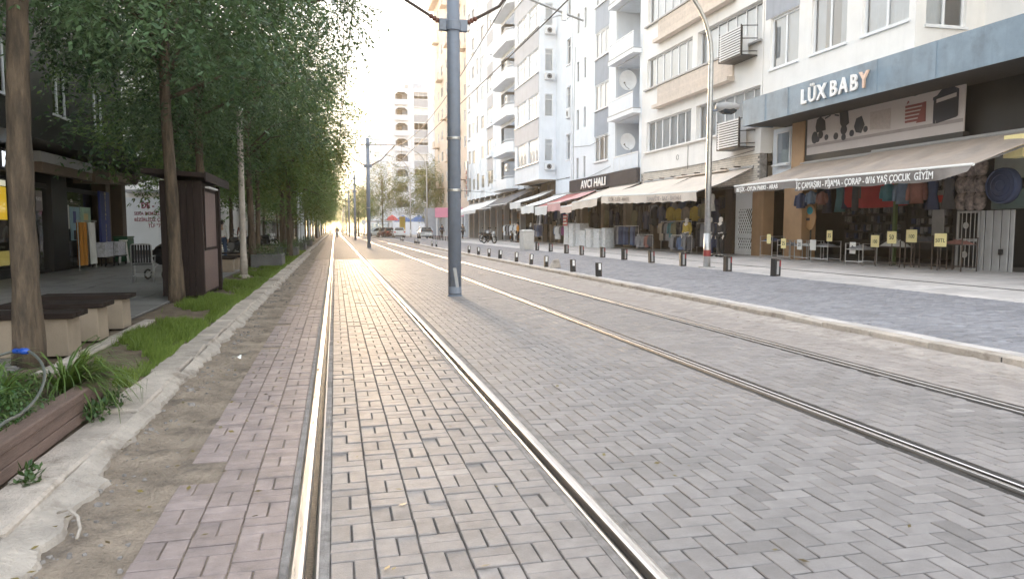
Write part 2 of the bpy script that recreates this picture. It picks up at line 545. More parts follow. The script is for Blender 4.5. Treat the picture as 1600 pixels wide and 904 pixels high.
def tiles(parent, name, rects, m, zf=lambda x: 0.0, gap=.003, ch=.004, jit=.0012, depth=.04, rough=.0012, single=300, stuff_name=None, keep=None):
    """rects (x0,x1,y0,y1): the pieces that show largest are objects of their own, the rest one joined field"""
    rects = np.array(rects, float)
    key = []
    for x0, x1, y0, y1 in rects:
        p = proj((x0 + x1) / 2, (y0 + y1) / 2)
        key.append(p[2] if p and -10 < p[0] < 1610 and p[1] < 915 else 1e6)
    order = np.argsort(np.array(key), kind='stable')
    near = [i for i in order[:single] if key[i] < 1e6]
    mask = np.ones(len(rects), bool)
    mask[near] = False
    cache = {}
    for i in near:
        x0, x1, y0, y1 = rects[i]
        k = (round((x1 - x0) * 100), round((y1 - y0) * 100))
        lst = cache.setdefault(k, [])
        if len(lst) < 14:
            w, d = (x1 - x0) / 2, (y1 - y0) / 2
            v = tile_verts(np.array([-w]), np.array([w]), np.array([-d]), np.array([d]), gap, ch, jit, depth, rough)[0]
            me = bpy.data.meshes.new(name)
            me.from_pydata(v.tolist(), [], Q9.tolist())
            me.attributes.new('tone', 'FLOAT', 'POINT').data.foreach_set('value', [float(tones(1)[0])] * 12)
            me.materials.append(m)
            lst.append(me)
            me_ = me
        else:
            me_ = random.choice(lst)
        cx, cy = (x0 + x1) / 2, (y0 + y1) / 2
        sl = math.atan((zf(cx + .05) - zf(cx - .05)) / .1)
        place(name, me_, None, parent, (cx, cy, zf(cx) + random.gauss(0, jit)), (0, -sl, 0))
    rest = rects[mask]
    if len(rest):
        v = tile_verts(rest[:, 0], rest[:, 1], rest[:, 2], rest[:, 3], gap, ch, jit, depth, rough)
        zz = np.vectorize(zf)(v[:, :, 0])
        v[:, :, 2] += zz
        n = len(rest)
        f = (Q9[None] + (np.arange(n) * 12)[:, None, None]).reshape(-1, 4)
        me = bpy.data.meshes.new(stuff_name or name + '_field')
        me.from_pydata(v.reshape(-1, 3), [], f)
        me.attributes.new('tone', 'FLOAT', 'POINT').data.foreach_set('value', np.repeat(tones(n), 12).astype(np.float32))
        o = place(stuff_name or name + '_field', me, m, parent)
        o['kind'] = 'stuff'


def basket(x0, x1, y0, y1, ny, u, ragged=0.0):
    out = []
    cols = int(round((x1 - x0) / u))
    w = (x1 - x0) / cols
    for c in range(cols):
        r = 0
        y = y0
        while y < y1:
            xa = x0 + c * w
            if (r + c) % 2:
                for k in (0, 1):
                    out.append((xa + k * w / 2, xa + (k + 1) * w / 2, y, y + u))
            else:
                for k in (0, 1):
                    out.append((xa, xa + w, y + k * u / 2, y + (k + 1) * u / 2))
            y += u
            r += 1
    return out


def herring(x0, x1, y0, y1, W=.113):
    out = []
    for j in range(-2, int((y1 - y0) / W) + 2):
        for i in range(-2, int((x1 - x0) / W) + 2):
            k = (i - j) % 4
            if k == 0:
                r = [i * W, (i + 2) * W, j * W, (j + 1) * W]
            elif k == 3:
                r = [i * W, (i + 1) * W, j * W, (j + 2) * W]
            else:
                continue
            r = [x0 + r[0], x0 + r[1], y0 + r[2], y0 + r[3]]
            r = [max(r[0], x0), min(r[1], x1), max(r[2], y0), min(r[3], y1)]
            if r[1] - r[0] > .03 and r[3] - r[2] > .03:
                out.append(r)
    return out


def running(x0, x1, y0, y1, L, W):
    """rows run across the street (pieces L long in x)"""
    out = []
    r = 0
    y = y0
    while y < y1:
        x = x0 - (L / 2 if r % 2 else 0)
        while x < x1 - .02:
            a, b = max(x, x0), min(x + L, x1)
            if b - a > .03:
                out.append((a, b, y, y + W))
            x += L
        y += W
        r += 1
    return out


def sheet(name, x0, x1, y0, y1, m, zf=lambda x: 0.0, kind='structure', nx=1, parent=None):
    mb = MB()
    mb.grid(lambda u, v: (x0 + u * (x1 - x0), y0 + v * (y1 - y0), zf(x0 + u * (x1 - x0))), nx, 1)
    o = part(name, mb, m, parent)
    o['kind'] = kind
    return o


def noise2(x, y, s=1.0, seed=0.0):
    return (math.sin(x * 3.1 * s + seed) * math.cos(y * 2.3 * s + seed * 1.7) + .6 * math.sin(x * 7.7 * s + y * 5.1 * s + seed * 3) + .4 * math.sin(-x * 13.3 * s + y * 11.9 * s + seed * 5) + .3 * math.sin(x * 23 * s + y * 29 * s + seed)) / 2.3


YT = 36.0          # pieces are modelled this far, the material takes over beyond
sheet('ground', -1500, 1500, -60, 3000, MAT['soil'], lambda x: -.09)

# pavings of the tram street
PAV = [('verge_paving', -.95, -.26, 'paver_pink', 'basket'), ('track_paving', -.05, 1.17, 'paver_track', 'basket'),
       ('track_paving', 1.40, 3.60, 'paver_grey', 'herring'), ('track_paving', 3.86, 5.24, 'paver_grey', 'herring'), ('verge_paving', 5.50, 6.40, 'paver_faded', 'herring')]
FAR = {'paver_pink': brick_sheet('paving_far_pink', (.275, .225, .218), (.25, .2, .195), (.16, .14, .13), .2, .1),
       'paver_faded': brick_sheet('paving_far_faded', (.31, .278, .265), (.29, .26, .248), (.2, .18, .17), .2, .1),
       'paver_track': brick_sheet('paving_far_track', (.278, .252, .243), (.255, .23, .222), (.18, .158, .145), .2, .1, rough=.45),
       'paver_grey': brick_sheet('paving_far_grey', (.262, .242, .24), (.238, .22, .218), (.15, .14, .135), .2, .1),
       'sett_blue': brick_sheet('paving_far_blue', (.265, .265, .29), (.235, .235, .26), (.18, .18, .2), .22, .11),
       'slab_pale': brick_sheet('paving_far_pale', (.53, .50, .49), (.50, .475, .465), (.34, .32, .31), .9, .5),
       'slab_dark': brick_sheet('paving_far_dark', (.20, .195, .19), (.18, .175, .17), (.11, .1, .1), .6, .6)}
for nm, x0, x1, mat, pat in PAV:
    s = sheet(nm, x0 - .005, x1 + .005, -6, YT, MAT['dirt' if x0 < -.5 else 'joint_sand'], lambda x: -.011)
    if pat == 'basket':
        rc = basket(x0 if x0 > -.5 else x0 + .05, x1, 1.2, YT, 0, .204)
        if x0 < -.5:
            rc = [r for r in rc if not (r[0] < x0 + .2 and noise2(r[2], 1.3, .8) > .42)]
    else:
        rc = herring(x0, x1, 1.2, YT)
    tiles(s, 'paver', rc, MAT[mat], gap=.0042, jit=.0014 if pat == 'basket' else .001)
    sheet(nm, x0, x1, YT, 420, FAR[mat])
    sheet(nm, x0, x1, -30, 1.2, FAR[mat])

# rails
RAILS = [(-.225, -.155, 1, 'grooved tram rail nearest the grass verge and kerb stones'),
         (1.275, 1.345, -1, 'grooved tram rail beside the steel catenary poles on the tree side'),
         (3.66, 3.73, 1, 'grooved tram rail beside the steel catenary poles on the shop side'),
         (5.36, 5.43, -1, 'grooved tram rail nearest the bollards and the shops')]
for hx0, hx1, sd, lab in RAILS:
    t = thing('tram_rail', lab, 'rail', ((hx0 + hx1) / 2, 1, 0), 0, 'rails of the two tram tracks')
    Y0, Y1 = -12, 419
    hw = (hx1 - hx0) / 2
    hd = MB().prism([(-hw, -.06), (hw, -.06), (hw, -.004), (hw - .006, .004), (hw - .02, .008), (-hw + .02, .008), (-hw + .006, .004), (-hw, -.004)], 'y', Y0, Y1)
    worn = hx0 > 3
    part('running_head', hd, MAT['rail_worn' if worn else 'rail_steel'], t)
    if worn:
        part('polished_strip', MB().prism([(-.012, .0085), (.014, .0085), (.012, .0105), (-.010, .0105)], 'y', Y0, Y1), MAT['rail_steel'], t)
    a, b = sorted((sd * hw, sd * (hw + .042)))
    part('groove_floor', MB().box(a + .0005, b - .0005, Y0, Y1, -.06, -.036), MAT['rail_dark'], t)
    a, b = sorted((sd * (hw + .042), sd * (hw + .06)))
    part('guard_lip', MB().prism([(a, -.06), (b, -.06), (b, .0), ((a + b) / 2, .004), (a, .0)], 'y', Y0, Y1), MAT['rail_steel'], t)
for x0, x1 in ((-.26, -.225), (-.095, -.05), (1.17, 1.215), (1.345, 1.40), (3.60, 3.66), (3.79, 3.86), (5.24, 5.30), (5.43, 5.50)):
    mb = MB()
    mb.grid(lambda u, v: (x0 + u * (x1 - x0), -3 + v * 45, -.006 + .005 * noise2(u * 2, v * 45, 2.2, x0)), 4, 500)
    mm = MAT['bitumen' if x0 > 3 else 'mortar']
    structure('rail_mortar', mb, mm)
    sheet('rail_mortar', x0, x1, 42, 419, mm, lambda x: -.004)

# earth beside the tree-side kerb, with the broken concrete haunch
def dirt_z(x, y):
    u = (x + 1.5) / .58
    return .035 * (1 - u) + .022 * noise2(x * 2, y, 1.0, 2.) - .018 + .014 * noise2(x * 5, y * 3, 1.7, 5.) + .008 * noise2(x * 9, y * 9, 1.3, 3.)
mb = MB()
mb.grid(lambda u, v: (-1.5 + u * .66, -2 + v * 62, dirt_z(-1.5 + u * .66, -2 + v * 62) - (.025 if u > .9 else 0)), 14, 900)
structure('dirt_strip', mb, MAT['dirt'], smooth=True)
sheet('dirt_strip', -1.5, -.95, 60, 419, MAT['dirt'], lambda x: .0)
mb = MB()
def haunch(u, v):
    y = 1 + v * 44
    wdt = max(.03, .10 + .06 * noise2(y, .3, .6, 1.) + .045 * noise2(y, 2., 1.7, 3.) + .02 * noise2(y, 1., 5., 2.) + (.12 if y < 4.6 else 0))
    x = -1.475 + u * wdt
    z = .082 - .055 * u + .010 * noise2(x * 4, y, 2.5, 7.)
    if u > .84:
        z = -.05
    return x, y, z
mb.grid(haunch, 6, 620)
structure('concrete_haunch', mb, MAT['concrete'])
mb = MB()
for k in range(900):
    y = 2.5 + 40 * random.random() ** 1.4
    x = -1.35 + abs(random.gauss(0, .16)) if random.random() < .8 else -1.4 + .5 * random.random()
    s = random.uniform(.005, .016) * (1 if random.random() < .93 else 2.2)
    z = dirt_z(x, y) + s * .2
    a0 = random.random() * 6
    ring = [(x + s * math.cos(a0 + a) * random.uniform(.7, 1.3), y + s * math.sin(a0 + a) * random.uniform(.7, 1.3)) for a in (0, 1.3, 2.5, 3.7, 5.0)]
    mb.add([(p[0], p[1], z - s * .4) for p in ring] + [(x + (p[0] - x) * .7, y + (p[1] - y) * .7, z + s * random.uniform(.25, .6)) for p in ring],
           [(5, 6, 7, 8, 9)] + [(i, (i + 1) % 5, 5 + (i + 1) % 5, 5 + i) for i in range(5)])
tag(part('rubble', mb, MAT['mortar']), 'broken concrete crumbs and stones lying along the kerb', 'rubble', kind='stuff')

# kerbs
mk('kerb_stone', (.45, .395, .35), rough=.9, var=.22, vs=5, bump=.7, bs=40, bd=.03, dirt=((.2, .165, .135), 2.6, .85), rnd=.16)
k1 = structure('tree_side_kerb', MB().box(-1.745, -1.475, -4, 419, -.09, .06), MAT['joint_sand'])
rc = []
y = .4
while y < 90:
    L = random.choice((.78, .8, .82))
    o = .012 * noise2(y, 0, .7)
    rc.append((-1.76 + o, -1.465 + o, y, y + L))
    y += L
tiles(k1, 'kerb_stone', rc, MAT['kerb_stone'], lambda x: .105, gap=.011, ch=.016, jit=.005, depth=.16, rough=.009)
sheet('tree_side_kerb', -1.76, -1.465, 90, 419, MAT['concrete'], lambda x: .105)
mk('concrete_grey2', (.36, .315, .28), rough=.85, var=.18, vs=4, bump=.4, bs=45, dirt=((.2, .17, .15), 2.0, .7))
k2 = structure('shop_side_kerb', MB().box(6.925, 7.29, -4, 419, -.09, .085), MAT['joint_sand'])
rc = []
y = .4
while y < 120:
    rc.append((6.905, 7.1, y, y + 1.0))
    y += 1.0
tiles(k2, 'kerb_stone', rc, MAT['concrete'], lambda x: .105, gap=.006, ch=.012, jit=.003, depth=.16, rough=.005)
rc = []
y = .2
while y < 120:
    rc.append((7.1, 7.32, y, y + .5))
    y += .5
tiles(k2, 'edging_slab', rc, MAT['slab_pale'], lambda x: .102, gap=.004, ch=.006, jit=.002, depth=.1, rough=.004, single=160)
sheet('shop_side_kerb', 6.9, 7.32, 120, 419, MAT['concrete'], lambda x: .105)
mb = MB()
mb.grid(lambda u, v: (6.38 + u * .54, 1 + v * 60, -.004 + .05 * max(0, u - .35) + .016 * noise2(u * 1.5, v * 60, 1.3, 4.) * (0 if u < .1 else 1) - (.02 if u < .05 else 0) - .03 * max(0, noise2(u, v * 60, .5, 9) - .55)), 10, 700)
structure('broken_concrete_strip', mb, mk('concrete_grey', (.38, .345, .325), rough=.9, var=.25, vs=4, bump=.8, bs=35, bd=.03, dirt=((.2, .175, .155), 2.2, .8)), smooth=False)
sheet('broken_concrete_strip', 6.4, 6.92, 61, 419, MAT['concrete_grey'], lambda x: .003)

# shop-side road and pavement
rd = sheet('road', 7.3, 11.42, -6, YT + 4, MAT['joint_sand'], lambda x: zr(x) - .012, nx=8)
tiles(rd, 'paver', running(7.32, 11.4, 3.0, YT + 4, .205, .105), MAT['sett_blue'], zr, gap=.004, ch=.006, jit=.0022, rough=.003)
sheet('road', 7.32, 11.42, YT + 4, 105, FAR['sett_blue'], zr, nx=4)
sheet('road', 7.32, 11.42, -30, 3.0, FAR['sett_blue'], zr, nx=4)
sheet('road', 7.32, 60, 105, 420, FAR['sett_blue'], lambda x: min(zr(x), .2) - .004, nx=8)
pv = sheet('shop_side_pavement', 11.4, 19.2, -6, 70, MAT['joint_sand'], lambda x: zr(x) - .012, nx=8)
rc = []
for x0, x1, L in ((11.41, 11.75, .5), (11.75, 12.48, .75), (12.48, 13.13, .75), (13.29, 14.2, .9), (14.2, 15.2, .9), (15.2, 16.2, .9), (16.2, 17.3, .9)):
    y = 8 + random.random() * .5
    while y < 70:
        rc.append((x0, x1, y, y + L))
        y += L
tiles(pv, 'paving_slab', rc, MAT['slab_pale'], zr, gap=.004, ch=.005, jit=.0012, rough=.003)
sheet('shop_side_pavement', 11.42, 17.3, 70, 150, FAR['slab_pale'], zr, nx=4)
sheet('shop_side_pavement', 11.42, 17.3, -30, 8, FAR['slab_pale'], zr, nx=4)
ch_ = thing('drain_channel', 'slotted steel drain channel running along the pale pavement before the shops', 'drain', (13.21, 8, zr(13.21)))
mb = MB()
for y in np.arange(0, 62, .06):
    mb.box(-.075, .075, y, y + .035, -.012, .002)
o = part('slotted_grate', mb, MAT['dark_metal'], ch_)
o['kind'] = 'stuff'
part('channel_rim', MB().box(-.082, -.076, 0, 62, -.03, .004).box(.076, .082, 0, 62, -.03, .004).box(-.076, .076, 0, 62, -.03, -.02), MAT['galv'], ch_)

# tree-side planting strip and pavement
mb = MB()
mb.grid(lambda u, v: (-3.0 + u * 1.25, -4 + v * 74, .085 + .02 * noise2(u * 2, v * 74, .8, 3.) + .008 * noise2(u * 6, v * 74, 3., 1.)), 14, 500)
structure('planting_strip', mb, MAT['soil'], smooth=True)
sheet('planting_strip', -3.0, -1.75, 70, 419, MAT['soil'], lambda x: .085)
ed = structure('planting_strip_edging', MB().box(-2.75, -2.61, -4, 11.6, 0, .09), MAT['joint_sand'])
rc, y = [], 1.0
while y < 11.2:
    rc.append((-2.76, -2.60, y, y + .9))
    y += .9
tiles(ed, 'edging_stone', rc, MAT['concrete'], lambda x: .125, gap=.005, ch=.01, jit=.003, depth=.1, rough=.004)
pl = sheet('tree_side_pavement', -12.5, -2.99, -6, 60, MAT['joint_sand'], lambda x: .096)
rc = []
for i in range(9):
    x0 = -3.03 - .62 * (i + 1)
    y = 5 + (.31 if i % 2 else 0)
    while y < 46:
        rc.append((x0, x0 + .62, y, y + .62))
        y += .62
tiles(pl, 'paving_slab', rc, MAT['slab_dark'], lambda x: .11, gap=.004, ch=.005, jit=.0012, rough=.002)
sheet('tree_side_pavement', -12.5, -3.0, 46, 419, FAR['slab_dark'], lambda x: .112)
sheet('tree_side_pavement', -8.61, -3.0, -30, 5, FAR['slab_dark'], lambda x: .112)

# fallen leaves
g_ = np.random.default_rng(9)
n_ = 420
P_ = np.stack([g_.choice([-1.2, -.6, .5, 2.2, 6.6], n_, p=[.45, .2, .1, .1, .15]) + g_.normal(size=n_) * .3, 2.6 + 26 * g_.random(n_) ** 1.3, np.full(n_, .016)], 1)
P_[:, 2] += np.where(P_[:, 0] < -.95, .03, 0)
a_ = g_.random(n_) * 6.3
D_ = np.stack([np.cos(a_), np.sin(a_), .12 * g_.normal(size=n_)], 1)
N2_ = np.stack([-np.sin(a_), np.cos(a_), .25 * g_.normal(size=n_)], 1)
L_ = .028 + .03 * g_.random(n_)
v_ = np.zeros((n_, 4, 3))
v_[:, 0], v_[:, 1], v_[:, 2], v_[:, 3] = P_, P_ + D_ * (L_ * .5)[:, None] + N2_ * (L_ * .25)[:, None], P_ + D_ * L_[:, None], P_ + D_ * (L_ * .5)[:, None] - N2_ * (L_ * .25)[:, None]
me = bpy.data.meshes.new('fallen_leaves')
me.from_pydata(v_.reshape(-1, 3).tolist(), [], np.arange(n_ * 4).reshape(n_, 4).tolist())
me.attributes.new('tone', 'FLOAT', 'POINT').data.foreach_set('value', np.repeat(g_.random(n_), 4).astype(np.float32))
tag(place('fallen_leaves', me, leaf_mat('dry_leaf', (.07, .04, .015), (.22, .17, .05), .1)), 'scattered dry leaves lying on the paving and the earth strip', 'leaves', kind='stuff')
# ------------------------------------------------------------------ plants
def leaf_quads(P, D, N_, L, W, tone):
    """numpy arrays -> verts, faces, tone for diamond leaves: base P, direction D, side N_"""
    n = len(P)
    v = np.zeros((n, 4, 3))
    v[:, 0] = P
    v[:, 1] = P + D * (L * .5)[:, None] + N_ * (W * .5)[:, None]
    v[:, 2] = P + D * L[:, None]
    v[:, 3] = P + D * (L * .5)[:, None] - N_ * (W * .5)[:, None]
    f = np.arange(n * 4).reshape(n, 4)
    return v.reshape(-1, 3), f, np.repeat(tone, 4)


def unit(a):
    return a / np.maximum(1e-6, np.linalg.norm(a, axis=1))[:, None]


def np_mesh(name, v, f, tone, m):
    me = bpy.data.meshes.new(name)
    me.from_pydata(v, [], f)
    me.attributes.new('tone', 'FLOAT', 'POINT').data.foreach_set('value', tone.astype(np.float32))
    me.materials.append(m)
    return me


def crown_mesh(seed, nclump, nspray, nleaf, leaf, rx, ry, z0, z1, m, name='crown'):
    """leafy sprays around clumps that fill an uneven ellipsoid, local origin at the trunk's foot"""
    g = np.random.default_rng(seed)
    zc, rz = (z0 + z1) / 2, (z1 - z0) / 2
    d = unit(g.normal(size=(nclump, 3)))
    rad = .35 + .65 * g.random(nclump) ** .55
    c = d * rad[:, None] * np.array([rx, ry, rz]) * (1 + .22 * np.sin(d[:, :1] * 5 + seed) * np.cos(d[:, 1:2] * 4 + seed))
    c[:, 2] += zc
    c[:, 2] = np.maximum(c[:, 2], z0 + .25 * g.random(nclump))
    ctone = np.clip(.45 + .33 * g.normal(size=nclump), 0, 1)
    cr = .45 + .5 * g.random(nclump)
    ci = np.repeat(np.arange(nclump), nspray)
    n = len(ci)
    sd = unit(g.normal(size=(n, 3)) + unit(c - np.array([0, 0, zc]))[ci] * .8)
    start = c[ci] + sd * (cr[ci] * g.random(n) ** .5 * .75)[:, None]
    sd = unit(sd + np.array([0, 0, -.45]) + g.normal(size=(n, 3)) * .25)
    slen = (.35 + .3 * g.random(n)) * leaf / .085
    up = np.array([0, 0, 1.0])
    side = unit(np.cross(sd, up) + 1e-3)
    li = np.repeat(np.arange(n), nleaf)
    k = np.tile(np.arange(nleaf), n)
    t = (k // 2 + 1) / (nleaf / 2)
    sgn = np.where(k % 2, 1.0, -1.0)
    P = start[li] + sd[li] * (slen[li] * t)[:, None] + np.array([0, 0, -.12]) * (t ** 2 * slen[li])[:, None]
    D = unit(sd[li] * .55 + side[li] * sgn[:, None] * .8 + g.normal(size=(len(li), 3)) * .22 + np.array([0, 0, -.15]))
    Nn = unit(np.cross(D, up) + g.normal(size=(len(li), 3)) * .45)
    L = leaf * (.75 + .5 * g.random(len(li)))
    tone = np.clip(ctone[ci][li] + .18 * g.normal(size=len(li)), 0, 1)
    v, f, tn = leaf_quads(P, D, Nn, L, L * .42, tone)
    me = np_mesh(name, v, f, tn, m)
    return me, c


def trunk_mb(h, r, lean, seed, limbs=None, z_branch=3.2):
    g = random.Random(seed)
    mb = MB()
    path, rs = [], []
    n = 26
    for i in range(n + 1):
        t = i / n
        z = t * h
        path.append((lean[0] * t + .06 * math.sin(z * 1.1 + seed) * t, lean[1] * t + .05 * math.cos(z * .9 + seed) * t, z - .05))
        rs.append(r * (1.3 - .3 * min(1, t * 9)) * (1 - .55 * t) * (1 + .05 * g.uniform(-1, 1)))
    mb.tube(path, rs, 12)
    # unevenness of the stem
    for i in range(len(mb.v)):
        x, y, z = mb.v[i]
        a = 1 + .05 * math.sin(z * 9 + x * 31 + y * 17) + .04 * math.sin(z * 23 + y * 41)
        j = min(n, i // 12)
        cx, cy = path[j][0], path[j][1]
        mb.v[i] = (cx + (x - cx) * a, cy + (y - cy) * a, z)
    if limbs is not None:
        idx = list(range(len(limbs)))
        g.shuffle(idx)
        for k in idx[:18]:
            e = Vector(limbs[k])
            zb = min(h * .95, max(z_branch, z_branch + (e.z - z_branch) * .45))
            t = zb / h
            b = Vector((lean[0] * t, lean[1] * t, zb))
            mid = b.lerp(e, .5) + Vector((0, 0, .25))
            mb.tube([b, mid, e], [r * .34, r * .2, .012], 6)
    return mb


CR_N = [crown_mesh(11 + i, 128, 32, 14, .10, 3.0, 3.3, 3.35, 10.5, MAT['leaf']) for i in range(3)]
CR_F = [crown_mesh(31 + i, 90, 20, 10, .17, 2.7, 3.2, 2.85, 9.6, MAT['leaf_far']) for i in range(3)]
CR_L = [crown_mesh(51 + i, 80, 20, 10, .17, 2.4, 2.8, 2.7, 8.6, MAT['leaf_light']) for i in range(2)]
TR_N = [trunk_mb(7.5, .128, (.08, .05), 3 + i, CR_N[i][1], 3.3).mesh('trunk', True) for i in range(3)]
TR_F = [trunk_mb(7.0, .13, (.2, .1), 7 + i, CR_F[i][1], 3.0).mesh('trunk', True) for i in range(3)]


def tree(loc, crown, trunk, label, rz=0.0, s=1.0, group='street trees along the tram line'):
    t = thing('street_tree', label, 'tree', loc, 0, group)
    p = place('trunk', trunk, MAT['bark'], t, rot=(0, 0, rz))
    c = place('crown', crown, None, t, rot=(0, 0, rz))
    p.scale = (1, 1, s)
    c.scale = (s, s, s)
    return t

tree((-3.0, 8.25, .1), CR_N[0][0], TR_N[0], 'bark-ridged street tree rising behind the dark-topped benches and the plant box', .3, 1.0)
tree((-2.92, 15.0, .1), CR_N[1][0], TR_N[1], 'smooth street tree standing just before the dark wooden kiosk', 2.9, 1.02)
tree((-3.35, 20.6, .1), CR_N[2][0], TR_N[2], 'street tree hidden behind the dark wooden kiosk', 4.4, 1.0)
tree((-2.85, 27.6, .1), CR_N[0][0], TR_N[0], 'street tree beside the nearest grey plant trough', 2.2, 1.0)
rowy = [33.5, 39.5, 44.8, 50.2, 57, 64, 72, 80, 89, 99, 110, 122, 135, 150, 168, 190, 215]
for i, y in enumerate(rowy):
    k = i % 3
    lt = i >= 2 and i in (3, 5, 6, 8, 9)  # yellow sunlight on these crowns is put into their leaf colour
    cr = CR_L[i % 2][0] if lt else CR_F[k][0]
    tree((-2.75 + .25 * math.sin(i * 2.1) + (-.5 if i == 0 else 0), y, .1), cr, TR_F[k],
         f'{"sun-yellowed " if lt else ""}street tree in the rail-side row, {NTH[i]} past the plant trough tree', i * 1.9, 1.0 + .06 * math.sin(i * 1.3))
for i, (x, y) in enumerate([(-5.1, 26.3), (-5.6, 33.4), (-6.4, 38), (-6.0, 47), (-6.2, 58), (-6.2, 70), (-6, 84), (-6, 100), (-6.2, 125)]):
    tree((x, y, .1), CR_F[(i + 1) % 3][0], TR_F[(i + 2) % 3], f'street tree of the inner row before the tree-side shops, {NTH[i]} from the phone shop', i * 1.3 + .4, .95, 'street trees of the inner row')
tree((-2.1, 36.6, .1), crown_mesh(77, 100, 22, 10, .15, 3.3, 2.6, 3.6, 9.8, MAT['leaf_light'])[0], TR_F[1], 'street tree with a thin yellowish branch reaching out over the rails', .9, 1.0)
# trees at the far bend of the road
for x, y, cr, s, lab in ((7.6, 122, CR_L[0][0], 1.35, 'pale green tree behind the catenary pole and the parked cars'),
                         (4.3, 140, CR_F[1][0], 1.0, 'round dark tree at the far bend beside the bus shelter'),
                         (14.6, 118, CR_L[1][0], 1.35, 'yellow green tree behind the silver hatchback'),
                         (17.5, 126, CR_L[0][0], 1.45, 'tall yellow green tree against the far white apartment block'),
                         (6.4, 170, CR_F[2][0], 1.1, 'hazy tree beside the farthest catenary poles'),
                         (-1.5, 250, CR_F[0][0], 1.2, 'hazy tree closing the end of the tree row'),
                         (2.5, 300, CR_F[1][0], 1.2, 'hazy tree at the vanishing end of the tram line'),
                         (6.5, 230, CR_F[2][0], 1.3, 'hazy tree at the far end of the street behind the poles')):
    tree((x, y, .0), cr, TR_F[1], lab, x, s, 'trees at the far end of the street')

# grass
def grass(name, label, n, fx, fy, dens, h, m, zf):
    g = np.random.default_rng(5)
    P = []
    while len(P) < n:
        x, y = fx(g.random()), fy(g.random())
        if dens(x, y) > g.random():
            P.append((x, y, zf(x, y)))
    P = np.array(P)
    n = len(P)
    a = g.random(n) * 2 * PI
    hh = h * (.5 + .9 * g.random(n))
    lean = g.random(n) * .7
    tip = P + np.stack([np.cos(a * 1.7) * lean * hh, np.sin(a * 1.7) * lean * hh, hh], 1)
    w = np.stack([np.cos(a), np.sin(a), 0 * a], 1) * (.0035 + .0008 * P[:, 1:2] * .35)
    v = np.stack([P - w, P + w, tip], 1).reshape(-1, 3)
    f = np.arange(n * 3).reshape(-1, 3)
    tone = np.repeat(np.clip(.5 + .3 * g.normal(size=n), 0, 1), 3)
    o = place(name, np_mesh(name, v, f, tone, m), None)
    return tag(o, label, 'grass', kind='stuff')

def gd(x, y):
    v = .04 + 1.0 * noise2(x * 1.2, y * .8, .8, 2.) + .25 * noise2(x, y, 2.6, 1.)
    v += .5 * (x + 2.35)
    if y < 6.9: v -= 2
    if x < -2.62 and y < 11.8: v -= 2
    if 11.8 < y < 13.2 and x < -2.0: v -= .9
    return max(0, min(1, v * 1.6))
grass('grass', 'short patchy grass on the strip between kerb and benches', 95000, lambda u: -2.84 + u * 1.1, lambda u: 6.6 + 40 * u ** 1.6, gd, .085, MAT['grass_blade'],
      lambda x, y: .085 + .02 * noise2((x + 3) / 1.25 * 2, y + 4, .8, 3.))


def rosette(mb_list, c, n, L, w, seed, droop=1.0, az=None):
    """arching strap leaves"""
    g = random.Random(seed)
    for k in range(n):
        a = g.random() * 2 * PI if az is None else az + g.gauss(0, .7)
        l = L * g.uniform(.55, 1.1)
        el = g.uniform(.55, 1.35)
        pts = []
        x = z = 0
        for i in range(7):
            t = i / 6
            ang = el - droop * t * t * g.uniform(1.3, 2.0)
            if i:
                x += math.cos(ang) * l / 6
                z += math.sin(ang) * l / 6
            ww = w * (1 - t) ** .6 * (.6 + .4 * min(1, t * 5))
            sx, sy = -math.sin(a) * ww, math.cos(a) * ww
            pts.append(((c[0] + math.cos(a) * x + sx, c[1] + math.sin(a) * x + sy, c[2] + z), (c[0] + math.cos(a) * x - sx, c[1] + math.sin(a) * x - sy, c[2] + z)))
        mb_list.append((pts, min(1, max(0, g.gauss(.5, .25)))))


def blades_obj(name, lst, m, parent=None):
    v, f, tone = [], [], []
    for pts, tn in lst:
        b = len(v)
        for p, q in pts:
            v += [p, q]
            tone += [tn, tn]
        for i in range(len(pts) - 1):
            f.append((b + 2 * i, b + 2 * i + 1, b + 2 * i + 3, b + 2 * i + 2))
    return place(name, np_mesh(name, v, f, np.array(tone), m), None, parent)


def herb_obj(name, n, c, rx, ry, rz, leaf, seed, m, parent=None):
    g = np.random.default_rng(seed)
    P = np.array(c) + np.clip(g.normal(size=(n, 3)), -1.7, 1.7) * np.array([rx, ry, rz]) * .5
    P[:, 2] = np.maximum(P[:, 2], c[2] - rz * .5)
    D = unit(g.normal(size=(n, 3)) + np.array([0, 0, .7]))
    N_ = unit(np.cross(D, np.array([0, 0, 1.])) + g.normal(size=(n, 3)) * .3)
    L = leaf * (.6 + .8 * g.random(n))
    v, f, t = leaf_quads(P, D, N_, L, L * .5, np.clip(.5 + .3 * g.normal(size=n), 0, 1))
    return place(name, np_mesh(name, v, f, t, m), None, parent)
# ------------------------------------------------------------------ tree side: plant box, benches, kiosk, chairs, shops
def text(name, s, m, parent, loc, size, rot=(PI / 2, 0, 0), ex=.012, bold=.0, align='LEFT', sx=1.0, sp=1.0):
    cu = bpy.data.curves.new(name, 'FONT')
    cu.body = s
    cu.size = size
    cu.extrude = ex
    cu.offset = bold * size
    cu.align_x = align
    cu.space_character = sp
    cu.resolution_u = 3
    cu.materials.append(m)
    tmp = bpy.data.objects.new(name, cu)
    me = bpy.data.meshes.new_from_object(tmp)
    me.name = name
    bpy.data.objects.remove(tmp)
    bpy.data.curves.remove(cu)
    o = place(name, me, m, parent, loc, rot)
    o.scale = (sx, 1, 1)
    return o


